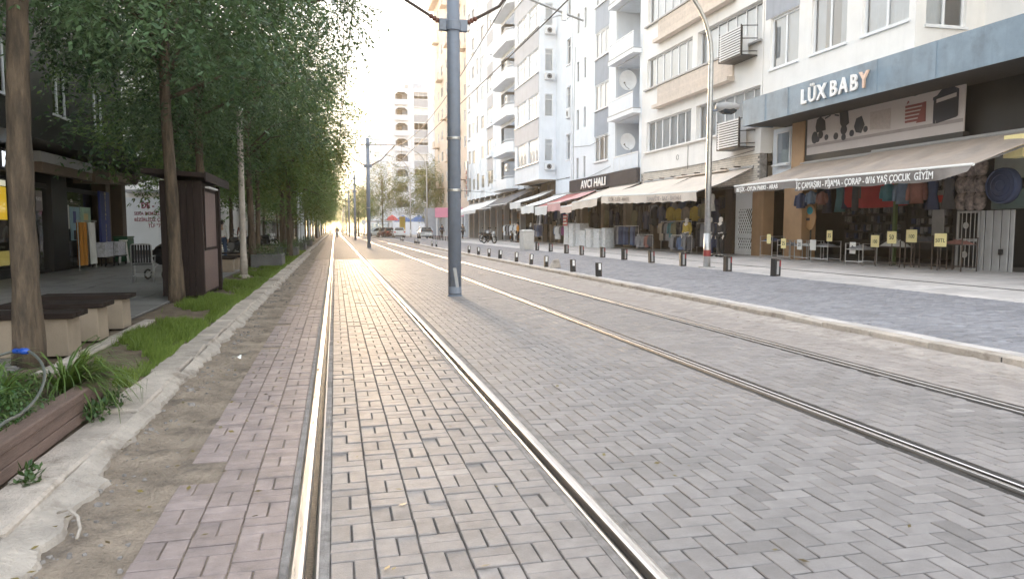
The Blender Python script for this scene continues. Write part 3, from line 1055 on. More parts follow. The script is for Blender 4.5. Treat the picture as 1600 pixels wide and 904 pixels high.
# brown plant box with its plants and the hose
t = thing('plant_box', 'low brown plank plant box at the near end of the grass strip', 'planter', (-2.4, 2.2, .1))
part('side_plank', MB().box(.59, .65, 0, 4.2, 0, .075), MAT['planter_wood'], t, bev=.006)
part('side_plank', MB().box(.593, .648, 0, 4.2, .079, .155), MAT['planter_wood'], t, bev=.006)
part('end_plank', MB().box(-1.0, .59, 4.14, 4.2, 0, .155), MAT['planter_wood'], t, bev=.006)
part('rim_plank', MB().box(.54, .665, 0, 4.22, .16, .225), MAT['planter_wood'], t, bev=.012)
part('rim_plank', MB().box(-1.0, .535, 4.1, 4.22, .16, .225), MAT['planter_wood'], t, bev=.012)
mb = MB()
mb.grid(lambda u, v: (-1.0 + u * 1.54, v * 4.1, .15 + .03 * noise2(u * 3, v * 6, 1.2, 2)), 14, 34)
part('earth_fill', mb, MAT['soil'], t, smooth=True)
LILY = [(-1.98, 6.05, .27, 'strap-leaved lily clump arching over the far corner of the plant box'), (-2.3, 5.75, .27, 'strap-leaved lily clump beside the blue hose joint'),
        (-2.55, 6.15, .27, 'strap-leaved lily clump before the bark-ridged tree foot'), (-2.25, 5.2, .27, 'strap-leaved lily clump inside the bend of the hose')]
for i, (x, y, z, lab) in enumerate(LILY):
    lst = []
    rosette(lst, (0, 0, 0), 110 if i == 0 else 90, .78 if i == 0 else .62, .011, 40 + i, 1.2, az=(-.1 if i == 0 else None))
    if i == 0:
        rosette(lst, (0, 0, 0), 60, .6, .011, 77, 1.0)
    o = blades_obj('lily_plant', lst, MAT['lily'])
    o.location = (x, y, z - .05)
    tag(o, lab, 'plant', 'plants in the brown plant box')
for x, y, n, lab in ((-2.15, 4.75, 4200, 'small-leaved ground cover along the rim inside the hose curve'), (-2.25, 4.1, 4200, 'small-leaved ground cover at the near end of the plant box'), (-2.4, 5.45, 4200, 'dark leafy herb deep inside the plant box')):
    o = herb_obj('ground_cover_plant', n, (0, 0, 0), .38, .75, .12, .034, int(n + x * 10), MAT['herb'])
    o.location = (x, y, .30)
    tag(o, lab, 'plant', 'plants in the brown plant box')
hp = [(-1.7, 3.5, .38), (-1.68, 4.2, .46), (-1.71, 4.55, .44), (-1.75, 4.9, .46), (-1.81, 5.2, .52), (-1.90, 5.4, .59), (-2.04, 5.6, .63), (-2.16, 5.7, .62), (-2.35, 5.65, .56), (-2.6, 5.4, .45)]
hs = []
for i in range(len(hp) - 1):
    for k in range(5):
        p0, p1, p2, p3 = (Vector(hp[max(0, i - 1)]), Vector(hp[i]), Vector(hp[i + 1]), Vector(hp[min(len(hp) - 1, i + 2)]))
        s = k / 5
        hs.append(.5 * ((2 * p1) + (-p0 + p2) * s + (2 * p0 - 5 * p1 + 4 * p2 - p3) * s * s + (-p0 + 3 * p1 - 3 * p2 + p3) * s ** 3))
t = thing('garden_hose', 'grey irrigation hose looping over the plant box with a blue joint', 'hose', hp[0])
part('hose_pipe', MB().tube([p - Vector(hp[0]) for p in hs], .009, 8), MAT['hose'], t, smooth=True)
a, b = Vector(hp[6]) - Vector(hp[0]), Vector(hp[7]) - Vector(hp[0])
part('hose_joint', MB().tube([a.lerp(b, .0), a.lerp(b, .15), a.lerp(b, .5), a.lerp(b, .55), a.lerp(b, .95), a.lerp(b, 1.1)], [.013, .022, .022, .016, .02, .012], 10), MAT['blue_plastic'], t, smooth=True)
# weeds and litter on the kerb
for i, (px, py, X_, Y_, lab) in enumerate([(0, 0, -1.62, 4.35, 'small weed growing from the kerb stone below the plant box'), (0, 0, -1.70, 5.75, 'dark weed at the foot of the plant box side'), (0, 0, -1.70, 6.15, 'weed tuft by the far end of the plant box')]):
    o = herb_obj('weed', 130 if i else 60, (0, 0, 0), .1 if i else .06, .16 if i else .06, .07, .05, 90 + i, MAT['herb'])
    o.location = (X_, Y_, .14)
    tag(o, lab, 'weed', 'weeds on the kerb')
tag(part('cable_stub', MB().tube([(-1.36, 3.98, .06), (-1.30, 3.95, .085), (-1.24, 3.88, .07), (-1.2, 3.78, .045), (-1.19, 3.7, .03)], .008, 6), MAT['concrete'], None, smooth=True), 'bent pale cable stub sticking out of the broken earth', 'cable')
tag(part('litter', MB().grid(lambda u, v: (-1.14 + u * .1, 8.6 + v * .07, .04 + .02 * math.sin(u * 5) * math.cos(v * 4)), 6, 5), MAT['paper_white']), 'crumpled white paper scrap lying on the earth strip', 'litter')

# benches: concrete pedestals and dark slatted tops
def bench(x, y, lab, L=1.05, grp='dark-topped concrete benches under the trees'):
    t = thing('concrete_bench', lab, 'bench', (x, y, .11), 0, grp)
    for dx in (0, -.43):
        part('pedestal', MB().prism([(dx - .205, 0), (dx + .205, 0), (dx + .195, .40), (dx - .195, .40)], 'y', -.2, .2), MAT['concrete_warm'], t, bev=.01)
    for k in range(4):
        part('seat_slat', MB().box(-L + .2, .27, -.245 + k * .125, -.245 + k * .125 + .115, .405, .462), MAT['wood_dark'], t, bev=.006)
    return t
b0 = bench(-2.97, 8.85, 'dark slat bench nearest the plant box, behind the bark-ridged tree')
dup(b0, (-2.99, 9.95, .11), label='middle dark slat bench of the three beside the grass strip')
dup(b0, (-3.0, 11.05, .11), label='dark slat bench of the three beside the grass strip, closest to the kiosk')
for i, (x, y) in enumerate([(-3.3, 24.6), (-3.3, 26.0), (-3.3, 29.5), (-3.3, 36.0), (-3.3, 43.0)]):
    dup(b0, (x, y, .11), label=f'dark slat bench beyond the kiosk, {NTH[i]} one past the grey lamp post')
for i, (x, y, L) in enumerate([(-2.25, 27.2, 1.7), (-2.2, 37.2, 2.2), (-2.2, 47.5, 2.4), (-2.2, 60, 2.4)]):
    t = thing('plant_trough', f'grey concrete plant trough in the grass strip, {ORD[i]} to the kiosk', 'planter', (x, y, .1), 0, 'grey plant troughs in the grass strip')
    part('trough_shell', MB().box(-.62, .42, 0, .08, 0, .45).box(-.62, .42, L - .08, L, 0, .45).box(-.62, -.54, .08, L - .08, 0, .45).box(.34, .42, .08, L - .08, 0, .45).box(-.54, .34, .08, L - .08, 0, .3), MAT['planter_grey'], t, bev=.012)
    o = herb_obj('trough_plant', 1400, (0, 0, 0), .8, L * .75, .3, .06, 60 + i, MAT['herb'])
    o.location = (x - .1, y + L / 2, .62)
    tag(o, f'leafy green planting filling the grey trough {ORD[i]} to the kiosk', 'plant', 'plants in the grey troughs')

# kiosk
t = thing('kiosk', 'narrow dark brown wooden kiosk with a pinkish shuttered side', 'kiosk', (-2.9, 15.45, .1))
W0, W1, D0, D1, H = -.36, .36, 0, 2.7, 2.28
for k in range(6):
    a = W0 + k * (W1 - W0) / 6
    part('wall_plank', MB().box(a + .004, a + (W1 - W0) / 6 - .004, D0, D0 + .04, .05, H), MAT['kiosk_wood'], t, bev=.004)
part('rear_wall', MB().box(W0, W1, D1 - .04, D1, .05, H).box(W0, W0 + .04, D0 + .045, D1 - .045, .05, H), MAT['kiosk_wood'], t)
part('side_wall', MB().box(W1 - .04, W1, D0 + .045, D1 - .045, .05, H), MAT['kiosk_wood'], t)
sh = part('shutter', MB().box(W1 + .002, W1 + .03, .3, 1.75, .98, 2.1), MAT['kiosk_panel'], t, bev=.008)
part('shutter_frame', MB().box(W1 + .03, W1 + .05, .25, .3, .93, 2.15).box(W1 + .03, W1 + .05, 1.75, 1.8, .93, 2.15), MAT['kiosk_wood'], sh)
part('lower_panel', MB().box(W1 + .002, W1 + .022, .1, 1.9, .1, .92), MAT['kiosk_panel'], t, bev=.006)
part('corner_post', MB().box(W1 - .02, W1 + .06, 2.1, 2.2, 0, H).box(W1 - .02, W1 + .045, D0 - .02, D0 + .08, 0, H), MAT['kiosk_wood'], t)
part('roof', MB().prism([(-.62, H + .12), (.5, H + .05), (.5, H + .14), (-.62, H + .22)], 'y', -.25, D1 + .2), MAT['kiosk_wood'], t, bev=.01)
part('fascia_board', MB().box(.505, .53, -.27, D1 + .22, H - .02, H + .16), MAT['kiosk_wood'], t, bev=.005)
part('awning_bar', MB().box(.42, .5, .3, 1.4, H - .12, H - .09), MAT['white_metal'], t)
# posts among the trees
for i, (x, y, h) in enumerate([(-2.5, 21.9, 4.6), (-2.3, 50.5, 5.2), (-2.25, 53.5, 4.5), (-2.5, 63, 5), (-2.5, 78, 5), (-2.5, 92, 5), (-2.4, 112, 5), (-2.4, 131, 5), (-2.4, 150, 5)]):
    t = thing('lamp_post', f'pale grey post in the tree row, {ORD[i]} to the kiosk', 'lamp post', (x, y, .1), 0, 'pale posts in the tree row')
    part('post_shaft', MB().lathe([(.1, 0), (.1, .5), (.085, .52), (.075, h)], n=12), MAT['white_metal'] if i else MAT['concrete'], t, smooth=True)
    part('post_base', MB().lathe([(.15, -.02), (.15, .05), (.11, .07)], n=12), MAT['concrete'], t)
    part('post_cap', MB().lathe([(.09, h), (.1, h + .05), (.02, h + .12)], n=12), MAT['white_metal'], t)

# folding chairs
def chair():
    t = thing('folding_chair', 'metal folding chair with a dark strap back, turned from the street, nearest the kiosk', 'chair', (0, 0, 0), 0, 'folding chairs at the cafe corner')
    for s in (-1, 1):
        part('frame_tube', MB().tube([(s * .24, -.16, 0), (s * .24, -.2, .45), (s * .23, -.27, .93), (s * .19, -.275, .965), (0, -.275, .97)], .014, 8), MAT['galv'], t, smooth=True)
        part('front_leg', MB().tube([(s * .22, .24, 0), (s * .22, .2, .45)], .013, 8), MAT['galv'], t, smooth=True)
        part('armrest', MB().tube([(s * .25, -.23, .66), (s * .26, .18, .66), (s * .24, .21, .45)], .014, 8), MAT['galv'], t, smooth=True)
    part('crossbar', MB().tube([(-.22, .2, .2), (.22, .2, .2)], .01, 6).tube([(-.24, -.18, .18), (.24, -.18, .18)], .01, 6), MAT['galv'], t)
    for k in range(7):
        part('back_strap', MB().box(-.21 + k * .062, -.21 + k * .062 + .05, -.262, -.252, .5, .95), MAT['cloth_black'], t)
    for k in range(6):
        part('seat_strap', MB().box(-.21, .21, -.17 + k * .064, -.17 + k * .064 + .052, .445, .455), MAT['cloth_black'], t)
    return t
c0 = chair()
c0.location, c0.rotation_euler = (-4.72, 20.3, .11), (0, 0, .1)
dup(c0, (-3.75, 20.5, .11), -.5, 'metal folding chair with a dark strap back, partly behind the smooth tree trunk')
dup(c0, (-3.55, 21.6, .11), 2.6, 'metal folding chair facing the others beside the kiosk')
t = thing('cafe_table', 'small metal table between the folding chairs', 'table', (-4.0, 21.3, .11))
part('table_top', MB().box(-.35, .35, -.35, .35, .7, .73), MAT['galv'], t, bev=.01)
for sx in (-1, 1):
    for sy in (-1, 1):
        part('leg', MB().tube([(sx * .3, sy * .3, 0), (sx * .3, sy * .3, .7)], .014, 6), MAT['galv'], t)
t = thing('pram', 'black folding pram with a raised hood behind the folding chairs', 'pram', (-4.45, 21.7, .11), -.5)
part('hood', MB().grid(lambda u, v: (.36 * math.cos(PI * u) * (.7 + .3 * v), -.25 + .6 * v, .62 + .36 * math.sin(PI * u) * (.75 + .25 * math.sin(v * 3)) + .012 * math.sin(u * 40)), 26, 8), MAT['cloth_black'], t, smooth=True)
part('carrycot', MB().lathe([(.16, .38), (.26, .45), (.33, .62), (.32, .64)], n=16, sy=1.35), MAT['cloth_black'], t, smooth=True)
for s in (-1, 1):
    part('chassis_tube', MB().tube([(s * .25, -.4, .16), (s * .27, .1, .45), (s * .26, .75, 1.0), (0, .78, 1.02)], .014, 7), MAT['galv'], t, smooth=True)
    for yy in (-.4, .42):
        w = part('wheel', MB().torus((s * .28, yy, .14), .115, .025, 'x'), MAT['rubber'], t, smooth=True)
        part('wheel_hub', MB().lathe([(.09, -.012), (.09, .012)], (s * .28, yy, .14), 12, 'x'), MAT['galv'], w)

# ------------------------------------------------------------------ generic facade parts, built in (u, depth, z)
def wall_panel(mb, u0, u1, z0, z1, holes, d=0.0, rev=.18):
    us = sorted({u0, u1, *[h[0] for h in holes], *[h[1] for h in holes]})
    zs = sorted({z0, z1, *[h[2] for h in holes], *[h[3] for h in holes]})
    us = [u for u in us if u0 <= u <= u1]
    zs = [z for z in zs if z0 <= z <= z1]
    for a, b in zip(us, us[1:]):
        z_start = None
        for c, e in zip(zs, zs[1:]):
            um, zm = (a + b) / 2, (c + e) / 2
            inside = any(h[0] < um < h[1] and h[2] < zm < h[3] for h in holes)
            if not inside and z_start is None:
                z_start = c
            if z_start is not None and (inside or e == zs[-1]):
                ze = c if inside else e
                mb.quad((a, d, z_start), (b, d, z_start), (b, d, ze), (a, d, ze))
                z_start = None
    for h in holes:
        a, b, c, e = h[:4]
        r = d + rev
        mb.quad((a, d, c), (b, d, c), (b, r, c), (a, r, c))
        mb.quad((a, d, e), (a, r, e), (b, r, e), (b, d, e))
        mb.quad((a, d, c), (a, r, c), (a, r, e), (a, d, e))
        mb.quad((b, d, c), (b, d, e), (b, r, e), (b, r, c))
    return mb


WC = {}
def window(root, u, z, w, h, n=2, tr=0.0, d=.1, mode=None, sill=True, frame='frame_white', lvl=2, name='window', fwid=.055):
    """lvl 2: window > panes, curtain; lvl 1: panes joined in the frame's one child"""
    key = (round(w, 2), round(h, 2), n, round(tr, 2), sill, frame, fwid)
    if key not in WC:
        f = MB()
        q = fwid
        f.box(0, q, 0, .07, 0, h).box(w - q, w, 0, .07, 0, h).box(q, w - q, 0, .07, 0, q).box(q, w - q, 0, .07, h - q, h)
        cw = w / n
        panes = []
        for k in range(1, n):
            f.box(k * cw - q * .55, k * cw + q * .55, .004, .066, q, h - q)
        zt = h - tr if tr else h
        for k in range(n):
            a, b = k * cw + (q if k == 0 else q * .55), (k + 1) * cw - (q if k == n - 1 else q * .55)
            if tr:
                f.box(a, b, .006, .064, zt - q * .4, zt + q * .4)
                panes.append((a, b, q, zt - q * .4))
                panes.append((a, b, zt + q * .4, h - q))
            else:
                panes.append((a, b, q, h - q))
        if sill:
            f.box(-.05, w + .05, -.16, .0, -.07, -.002)
        WC[key] = (f.mesh(name), [MB().quad((a, .035, c), (b, .035, c), (b, .035, e), (a, .035, e)).mesh('pane') for a, b, c, e in panes], {})
    fm, pm, cm = WC[key]
    o = place(name, fm, MAT[frame], root, (u, d, z))
    if lvl == 2:
        for p in pm:
            place('pane', p, MAT['glass'], o)
    elif lvl == 1:
        place('pane', pm[0] if n == 1 and not tr else cm.setdefault('all', MB().quad((.05, .035, .05), (w - .05, .035, .05), (w - .05, .035, h - .05), (.05, .035, h - .05)).mesh('pane')), MAT['glass'], o)
    if mode is None:
        mode = random.choice(('full', 'full', 'full', 'sides', 'left', 'blind', 'none'))
    if mode != 'none':
        if mode not in cm:
            c = MB()
            rg = {'full': [(0, w)], 'sides': [(0, w * .3), (w * .68, w)], 'left': [(0, w * .55)], 'blind': [(0, w)]}[mode]
            for a, b in rg:
                zb = h * .45 if mode == 'blind' else .03
                c.grid(lambda s, v: (a + .03 + s * (b - a - .06), .13 + (0 if mode == 'blind' else .025 * math.sin(s * (b - a) * 42)), zb + v * (h - .05 - zb)), max(4, int((b - a) * 16)), 1)
            cm[mode] = c.mesh('curtain', True)
        place('curtain', cm[mode], MAT['blind' if mode == 'blind' else 'curtain'], o)
    return o


def shell(mb, u0, u1, d1, z0, z1, d0=0.0):
    """side, back and top faces behind a facade"""
    mb.quad((u0, d0, z0), (u0, d0, z1), (u0, d1, z1), (u0, d1, z0))
    mb.quad((u1, d0, z0), (u1, d1, z0), (u1, d1, z1), (u1, d0, z1))
    mb.quad((u0, d1, z0), (u0, d1, z1), (u1, d1, z1), (u1, d1, z0))
    mb.quad((u0, d0, z1), (u1, d0, z1), (u1, d1, z1), (u0, d1, z1))
    return mb


# ------------------------------------------------------------------ tree-side shops  (u = y - 4)
BY = 4.0
b = thing('shop_building', 'shade-darkened apartment building over the phone shop and hairdresser behind the trees', 'building', (-8.6, BY, .1), PI / 2)
U1 = 34.5 - BY
holes = [(u, u + 1.5, z, z + 1.6) for u in (2, 6, 10, 14, 18.5, 22.5, 26.5) for z in (5.0, 8.2, 11.4)]
part('wall', shell(wall_panel(MB(), 0, U1, 4.0, 14.5, holes), 0, U1, 12, 0, 14.5), MAT['shade_black'], b)  # wall colour blackened to stand for the shade behind the trees
for i, hh in enumerate(holes):
    window(b, hh[0], hh[2], 1.5, 1.6, 2, lvl=1, mode='full' if i % 3 else 'blind')
part('ceiling_slab', MB().box(0, U1, -1.6, 3, 3.55, 4.0), MAT['shade_black'], b)
part('shop_back_wall', MB().box(.2, U1 - .2, 2.6, 2.7, 0, 3.55), MAT['interior'], b)
for u0, u1, m in ((14.0, 14.4, 'shade_black'), (19.45, 20.6, 'shade_black'), (22.0, 23.4, 'shade_black'), (27.7, 28.3, 'brown_clad'), (29.9, 30.5, 'brown_clad')):
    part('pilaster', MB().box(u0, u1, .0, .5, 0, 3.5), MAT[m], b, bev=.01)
# hairdresser's lit window with a yellow poster
w = part('shop_window', MB().box(14.4, 19.4, .12, .18, .0, .25).box(14.4, 19.4, .12, .18, 2.7, 2.8), MAT['dark_metal'], b)
part('pane', MB().quad((14.4, .15, .25), (19.4, .15, .25), (19.4, .15, 2.7), (14.4, .15, 2.7)), MAT['shop_glass'], w)
part('window_poster', MB().box(18.1, 19.2, .19, .2, 1.6, 2.5), emis('poster_lit', (.75, .5, .03), .05), w)
part('window_poster', MB().box(18.1, 19.2, .19, .2, .35, .75), emis('poster_low', (.5, .4, .12), .03), w)
part('window_poster', MB().box(18.1, 19.2, .19, .2, 2.52, 2.68), emis('poster_top', (.8, .75, .6), .06), w)
mb = MB()
for k in range(30):
    u, z = 17.9 + random.random() * 1.4, .8 + .24 * (k % 3) + .02 * random.random()
    mb.lathe([(.035, z), (.035, z + .12), (.012, z + .15), (.012, z + .18)], (u, .5 + .1 * random.random(), 0), 6)
o = part('bottle_display', mb, MAT['paper_yellow'], w)
o['kind'] = 'stuff'
s = thing('shop_sign', 'dark fascia sign with glowing white letters behind the bark-ridged tree trunk', 'sign', (-8.45, 20.1, 3.02), PI / 2)
part('sign_board', MB().box(0, 3.4, -.12, .1, -.05, .55), MAT['sign_dark'], s, bev=.01)
text('sign_letters', 'KUAFÖR', emis('letter_lit', (.85, .92, 1.0), .10), s, (3.3, -.14, .05), .56, bold=.015, align='RIGHT', sx=.72)
# canopy beams
c = part('canopy_beam', MB().box(22 - BY, 26.3 - BY, -1.12, -.9, 3.13, 3.4), MAT['grey_clad'], b, bev=.01)
part('canopy_fascia', MB().box(22.15 - BY, 26.3 - BY, -1.1, -.88, 2.86, 3.126), MAT['brown_clad'], c, bev=.01)
part('canopy_roof', MB().box(22 - BY, 34.2 - BY, -.9, -.002, 3.3, 3.4), MAT['grey_clad'], b)
part('spot_lamp', MB().lathe([(.1, 2.95), (.1, 3.05), (.04, 3.12)], (22.4 - BY, -.6, 0), 10), MAT['white_metal'], b)
s = thing('fascia_sign', 'brown angled fascia box with a round emblem over the phone shop doorway', 'sign', (-7.5, 26.4, 2.9), PI / 2)
part('sign_box', MB().prism([(0, 0), (5.2, .25), (5.85, .62), (5.6, .62), (0, .5)], 'y', -.05, .6), MAT['brown_clad'], s, bev=.01)
part('emblem', MB().lathe([(.24, -.14), (.25, -.1), (.25, -.05)], (1.75, 0, .36), 18, 'y'), MAT['concrete_warm'], s)
part('emblem_ring', MB().torus((1.75, -.15, .36), .15, .035, 'y'), MAT['brown_clad'], s)
part('sign_plate', MB().box(2.2, 3.9, -.12, -.05, .22, .42), MAT['concrete_warm'], s, bev=.01)
# phone shop
w = part('shop_window', MB().box(20.6, 21.98, .12, .18, 0, .08).box(23.42, 26.2, .12, .18, 0, .08).box(20.6, 22, .12, .18, 2.6, 2.75).box(23.42, 27.7, .12, .18, 2.6, 2.75), MAT['dark_metal'], b)
part('pane', MB().quad((20.6, .15, .08), (21.98, .15, .08), (21.98, .15, 2.6), (20.6, .15, 2.6)), MAT['shop_glass'], w)
part('pane', MB().quad((23.42, .15, .08), (26.2, .15, .08), (26.2, .15, 2.6), (23.42, .15, 2.6)), MAT['shop_glass'], w)
mb = MB()
for r in range(7):
    mb.box(23.7 + .1 * (r % 3), 25.7 - .2 * (r % 2), .3, .32, 2.3 - r * .0 - .085 * r - .02, 2.33 - .085 * r)
part('stock_shelf', mb, MAT['brown_clad'], w)
po = [(23.45, 23.85, 1.35, 2.15, 'paper_white'), (23.9, 24.9, .95, 2.1, 'poster_sky'), (24.95, 26.1, .95, 2.12, 'poster_green'), (24.2, 24.5, 1.55, 1.95, 'sign_blue'), (24.2, 24.75, .98, 1.3, 'ink_navy'), (25.2, 25.9, 1.1, 1.4, 'paper_yellow'), (25.3, 25.8, 1.6, 1.9, 'paper_yellow'), (21.0, 21.5, 1.9, 2.5, 'ink_grey')]
mk('poster_sky', (.25, .42, .5), rough=.4, var=.2, vs=3, bump=0)
mk('poster_green', (.36, .55, .42), rough=.4, var=.25, vs=4, bump=0)
for i, (a, e, c0_, d0_, m) in enumerate(po):
    part('poster', MB().box(a, e, .1 - .006 * (i > 2), .104 - .006 * (i > 2), c0_, d0_), MAT[m], w)
for i, (a, z, sz, tx) in enumerate([(21.0, 2.2, .16, 'PERDE'), (23.95, 2.25, .15, 'CEL')]):
    text('window_lettering', tx, MAT['letter_white'], w, (a, .09, z), sz, ex=.002)
s = thing('vertical_sign', 'tall narrow blue sign with yellow letters stacked beside the phone shop window', 'sign', (-8.5, 30.45, .35), PI / 2)
part('sign_panel', MB().box(0, 1.15, -.04, .04, 0, 2.5), MAT['sign_blue'], s, bev=.01)
for i, chh in enumerate('DİJİTAL İLETİŞİM'):
    if chh != ' ':
        text('letter', chh, MAT['letter_yellow'], s, (.58, -.05, 2.36 - i * .152), .15, ex=.004, align='CENTER', sx=1.6)
# goods before the shops
t = thing('fabric_rack', 'metal rail hung with long orange and white fabric rolls before the shop', 'rack', (-7.9, 26.0, .11), PI / 2)
for u in (0, 1.7):
    part('rack_upright', MB().tube([(u, 0, 0), (u, 0, 1.62)], .018, 6), MAT['galv'], t)
    part('rack_foot', MB().tube([(u, -.3, .03), (u, .3, .03)], .018, 6), MAT['galv'], t)
part('rack_rail', MB().tube([(-.1, 0, 1.6), (1.9, 0, 1.6)], .018, 6), MAT['galv'], t)
def drape(x0, x1, z0, z1, thick, sway=.0):
    mb = MB()
    n = 20
    for s in (-1, 1):
        mb.grid(lambda u, v: (x0 + u * (x1 - x0) + sway * (1 - v), s * (thick + .02 * math.sin(u * 14 + v * 2)) * (.5 + .5 * math.sin(PI * min(1, max(0.02, u)))), z0 + v * (z1 - z0)), n, 4)
    return mb
for i, (a, e, m, sw, lab) in enumerate([(.0, .3, 'orange_fabric', 0, 'narrow orange fabric roll at the trunk end of the rail'), (.34, .72, 'orange_fabric', 0, 'broad orange fabric roll in the middle of the rail'), (.85, 1.55, 'paper_white', .15, 'wide white fabric roll leaning out at the end of the rail')]):
    tag(part('fabric_roll', drape(a, e, .18, 1.55, .07, sw), MAT[m], None, (-7.9, 26.0, .11), (0, 0, PI / 2), smooth=True), lab, 'fabric', 'fabric rolls on the rail')
for i, (y, n) in enumerate([(28.3, 3), (29.9, 3)]):
    t = thing('goods_trolley', f'low black trolley loaded with printed boxes, {"beside the fabric rail" if i == 0 else "before the blue upright sign"}', 'trolley', (-8.0, y, .11), PI / 2, 'goods trolleys before the phone shop')
    part('deck', MB().box(0, 1.1, -.25, .25, .32, .36), MAT['dark_metal'], t)
    for u in (.05, 1.05):
        for d in (-.2, .2):
            part('leg', MB().tube([(u, d, .06), (u, d, .32)], .016, 6), MAT['dark_metal'], t)
            part('castor', MB().lathe([(.045, -.015), (.045, .015)], (u, d, .045), 10, 'y'), MAT['rubber'], t)
    part('push_handle', MB().tube([(1.05, -.2, .34), (1.1, -.2, .85), (1.1, .2, .85), (1.05, .2, .34)], .015, 6), MAT['dark_metal'], t)
    for k in range(n):
        for r in range(2):
            tag(part('goods_box', MB().box(.02, .33, -.22, .2, 0, .25), MAT['carton'] if 'carton' in MAT else mk('carton', (.60, .60, .68), rough=.6, var=.35, vs=14, bump=.05), None, (-8.0, y + k * .34, .47 + r * .256), (0, 0, PI / 2), bev=.006),
                f'white printed goods box, {("lower", "upper")[r]} row, {NTH[k]} from the fabric rail on the {("nearer", "farther")[i]} trolley', 'box', 'printed boxes on the trolleys')
t = thing('bar_stool', 'white wooden bar stool by the dark doorway of the phone shop', 'stool', (-8.1, 31.9, .11), PI / 2 + .1)
part('stool_seat', MB().lathe([(.15, .86), (.16, .87), (.16, .9), (.14, .915)], n=16), MAT['frame_white'], t)
for k in range(4):
    a = PI / 4 + k * PI / 2
    part('leg', MB().tube([(.22 * math.cos(a), .22 * math.sin(a), 0), (.12 * math.cos(a), .12 * math.sin(a), .87)], .02, 6), MAT['frame_white'], t)
part('footrest', MB().tube([(.19 * math.cos(PI / 4 + k * PI / 2), .19 * math.sin(PI / 4 + k * PI / 2), .3) for k in range(5)], .012, 6).tube([(.17 * math.cos(PI / 4 + k * PI / 2), .17 * math.sin(PI / 4 + k * PI / 2), .5) for k in range(5)], .012, 6), MAT['frame_white'], t)
t = thing('street_cabinet', 'dark green cabinet standing behind the white bar stool', 'cabinet', (-8.35, 32.5, .11), PI / 2)
part('cabinet_body', MB().box(0, .95, -.25, .25, .03, .98), MAT['green_box'], t, bev=.015)
part('cabinet_lid', MB().box(-.03, .98, -.28, .28, .985, 1.04), MAT['green_box'], t, bev=.015)
part('cabinet_door', MB().box(.06, .88, -.275, -.255, .1, .93), MAT['green_box'], t, bev=.006)
# poster wall and cream house that face the viewer
s = thing('poster_wall', 'white painted hoarding wall with dark red lettering beyond the phone shop', 'wall', (-10.9, 42.0, .1))
part('wall_board', MB().box(0, 1.95, 0, .15, .25, 2.95), MAT['wall_white'], s)
part('wall_board', MB().box(1.96, 3.9, 0, .15, .25, 2.95), MAT['wall_white'], s)
part('wall_plinth', MB().box(0, 3.9, -.02, .17, 0, .248), MAT['brown_clad'], s)
ltm = M('paint_red', (.26, .015, .06), rough=.7, bump=0, var=.2)
for a, z, sz, tx, bo in ((1.15, 2.42, .40, 'DE -', .03), (.8, 2.06, .24, 'SERA DEMİRİ', .012), (.8, 1.74, .24, 'BİZİRLİOZ ÇEL', .012), (1.45, 1.42, .26, 'TLF "77', .012)):
    text('lettering', tx, ltm, s, (a, -.004, z), sz, ex=.003, bold=bo, sx=.85)
h = thing('cream_house', 'cream rendered house standing behind the red lettered hoarding wall', 'building', (-16, 44.5, .1))
holes = [(4.15, 5.0, 4.3, 5.9), (6.6, 7.4, 4.3, 5.8)]
part('wall', shell(wall_panel(MB(), 0, 9.2, 0, 10.5, holes), 0, 9.2, 30, 0, 10.5), MAT['wall_cream'], h)
for hh in holes:
    window(h, hh[0], hh[2], hh[1] - hh[0], hh[3] - hh[2], 2, lvl=1, mode='full')
part('roof_slab', MB().box(-.3, 9.5, -.5, 30.2, 10.5, 10.75), MAT['brown_clad'], h)
part('porch_roof', MB().box(5.0, 8.6, -1.4, -.002, 3.3, 3.42), MAT['grey_clad'], h)
# shops farther along the tree side, seen between the trunks
for i, (y0, y1, m, am) in enumerate([(76, 92, 'wall_cool', 'canvas_peach'), (92.2, 112, 'wall_cream', 'canvas_dark'), (112.2, 140, 'wall_white', 'canvas_red'), (140.2, 200, 'wall_cream', 'canvas_dark')]):
    x = -8.8
    b = thing('apartment_building', ('pale grey', 'cream', 'white', 'long cream')[i] + ' apartment building behind the tree row, ' + NTH[i] + ' past the cream house', 'building', (x, y0, .1), PI / 2)
    L = y1 - y0
    hs_ = [(u, u + 1.4, z, z + 1.5) for u in np.arange(1.5, L - 2, 3.4) for z in (4.8, 7.9, 11.0, 14.1)]
    part('wall', shell(wall_panel(MB(), 0, L, 3.6, 17, hs_), 0, L, 12, 0, 17), MAT[m], b)
    for hh in hs_:
        window(b, hh[0], hh[2], 1.4, 1.5, 2, lvl=0, mode='blind')
    part('shop_back_wall', MB().box(.1, L - .1, 1.5, 1.6, 0, 3.6), MAT['interior_mid'], b)
    a = thing('shop_awning', ('peach', 'dark', 'red', 'long dark')[i] + ' awning over the shops behind the tree row, ' + NTH[i] + ' past the cream house', 'awning', (x, y0, .1), PI / 2)
    part('awning_cloth', MB().prism([(-1.9, 2.5), (0, 3.4), (0, 3.44), (-1.9, 2.55)], 'x', 1, L - 1) if False else MB().add([(1, -1.9, 2.5), (L - 1, -1.9, 2.5), (L - 1, 0, 3.4), (1, 0, 3.4), (1, -1.9, 2.25), (L - 1, -1.9, 2.25)], [(0, 1, 2, 3), (4, 5, 1, 0)]), MAT[am], a)
    part('front_bar', MB().tube([(1, -1.9, 2.5), (L - 1, -1.9, 2.5)], .03, 6), MAT['white_metal'], a)
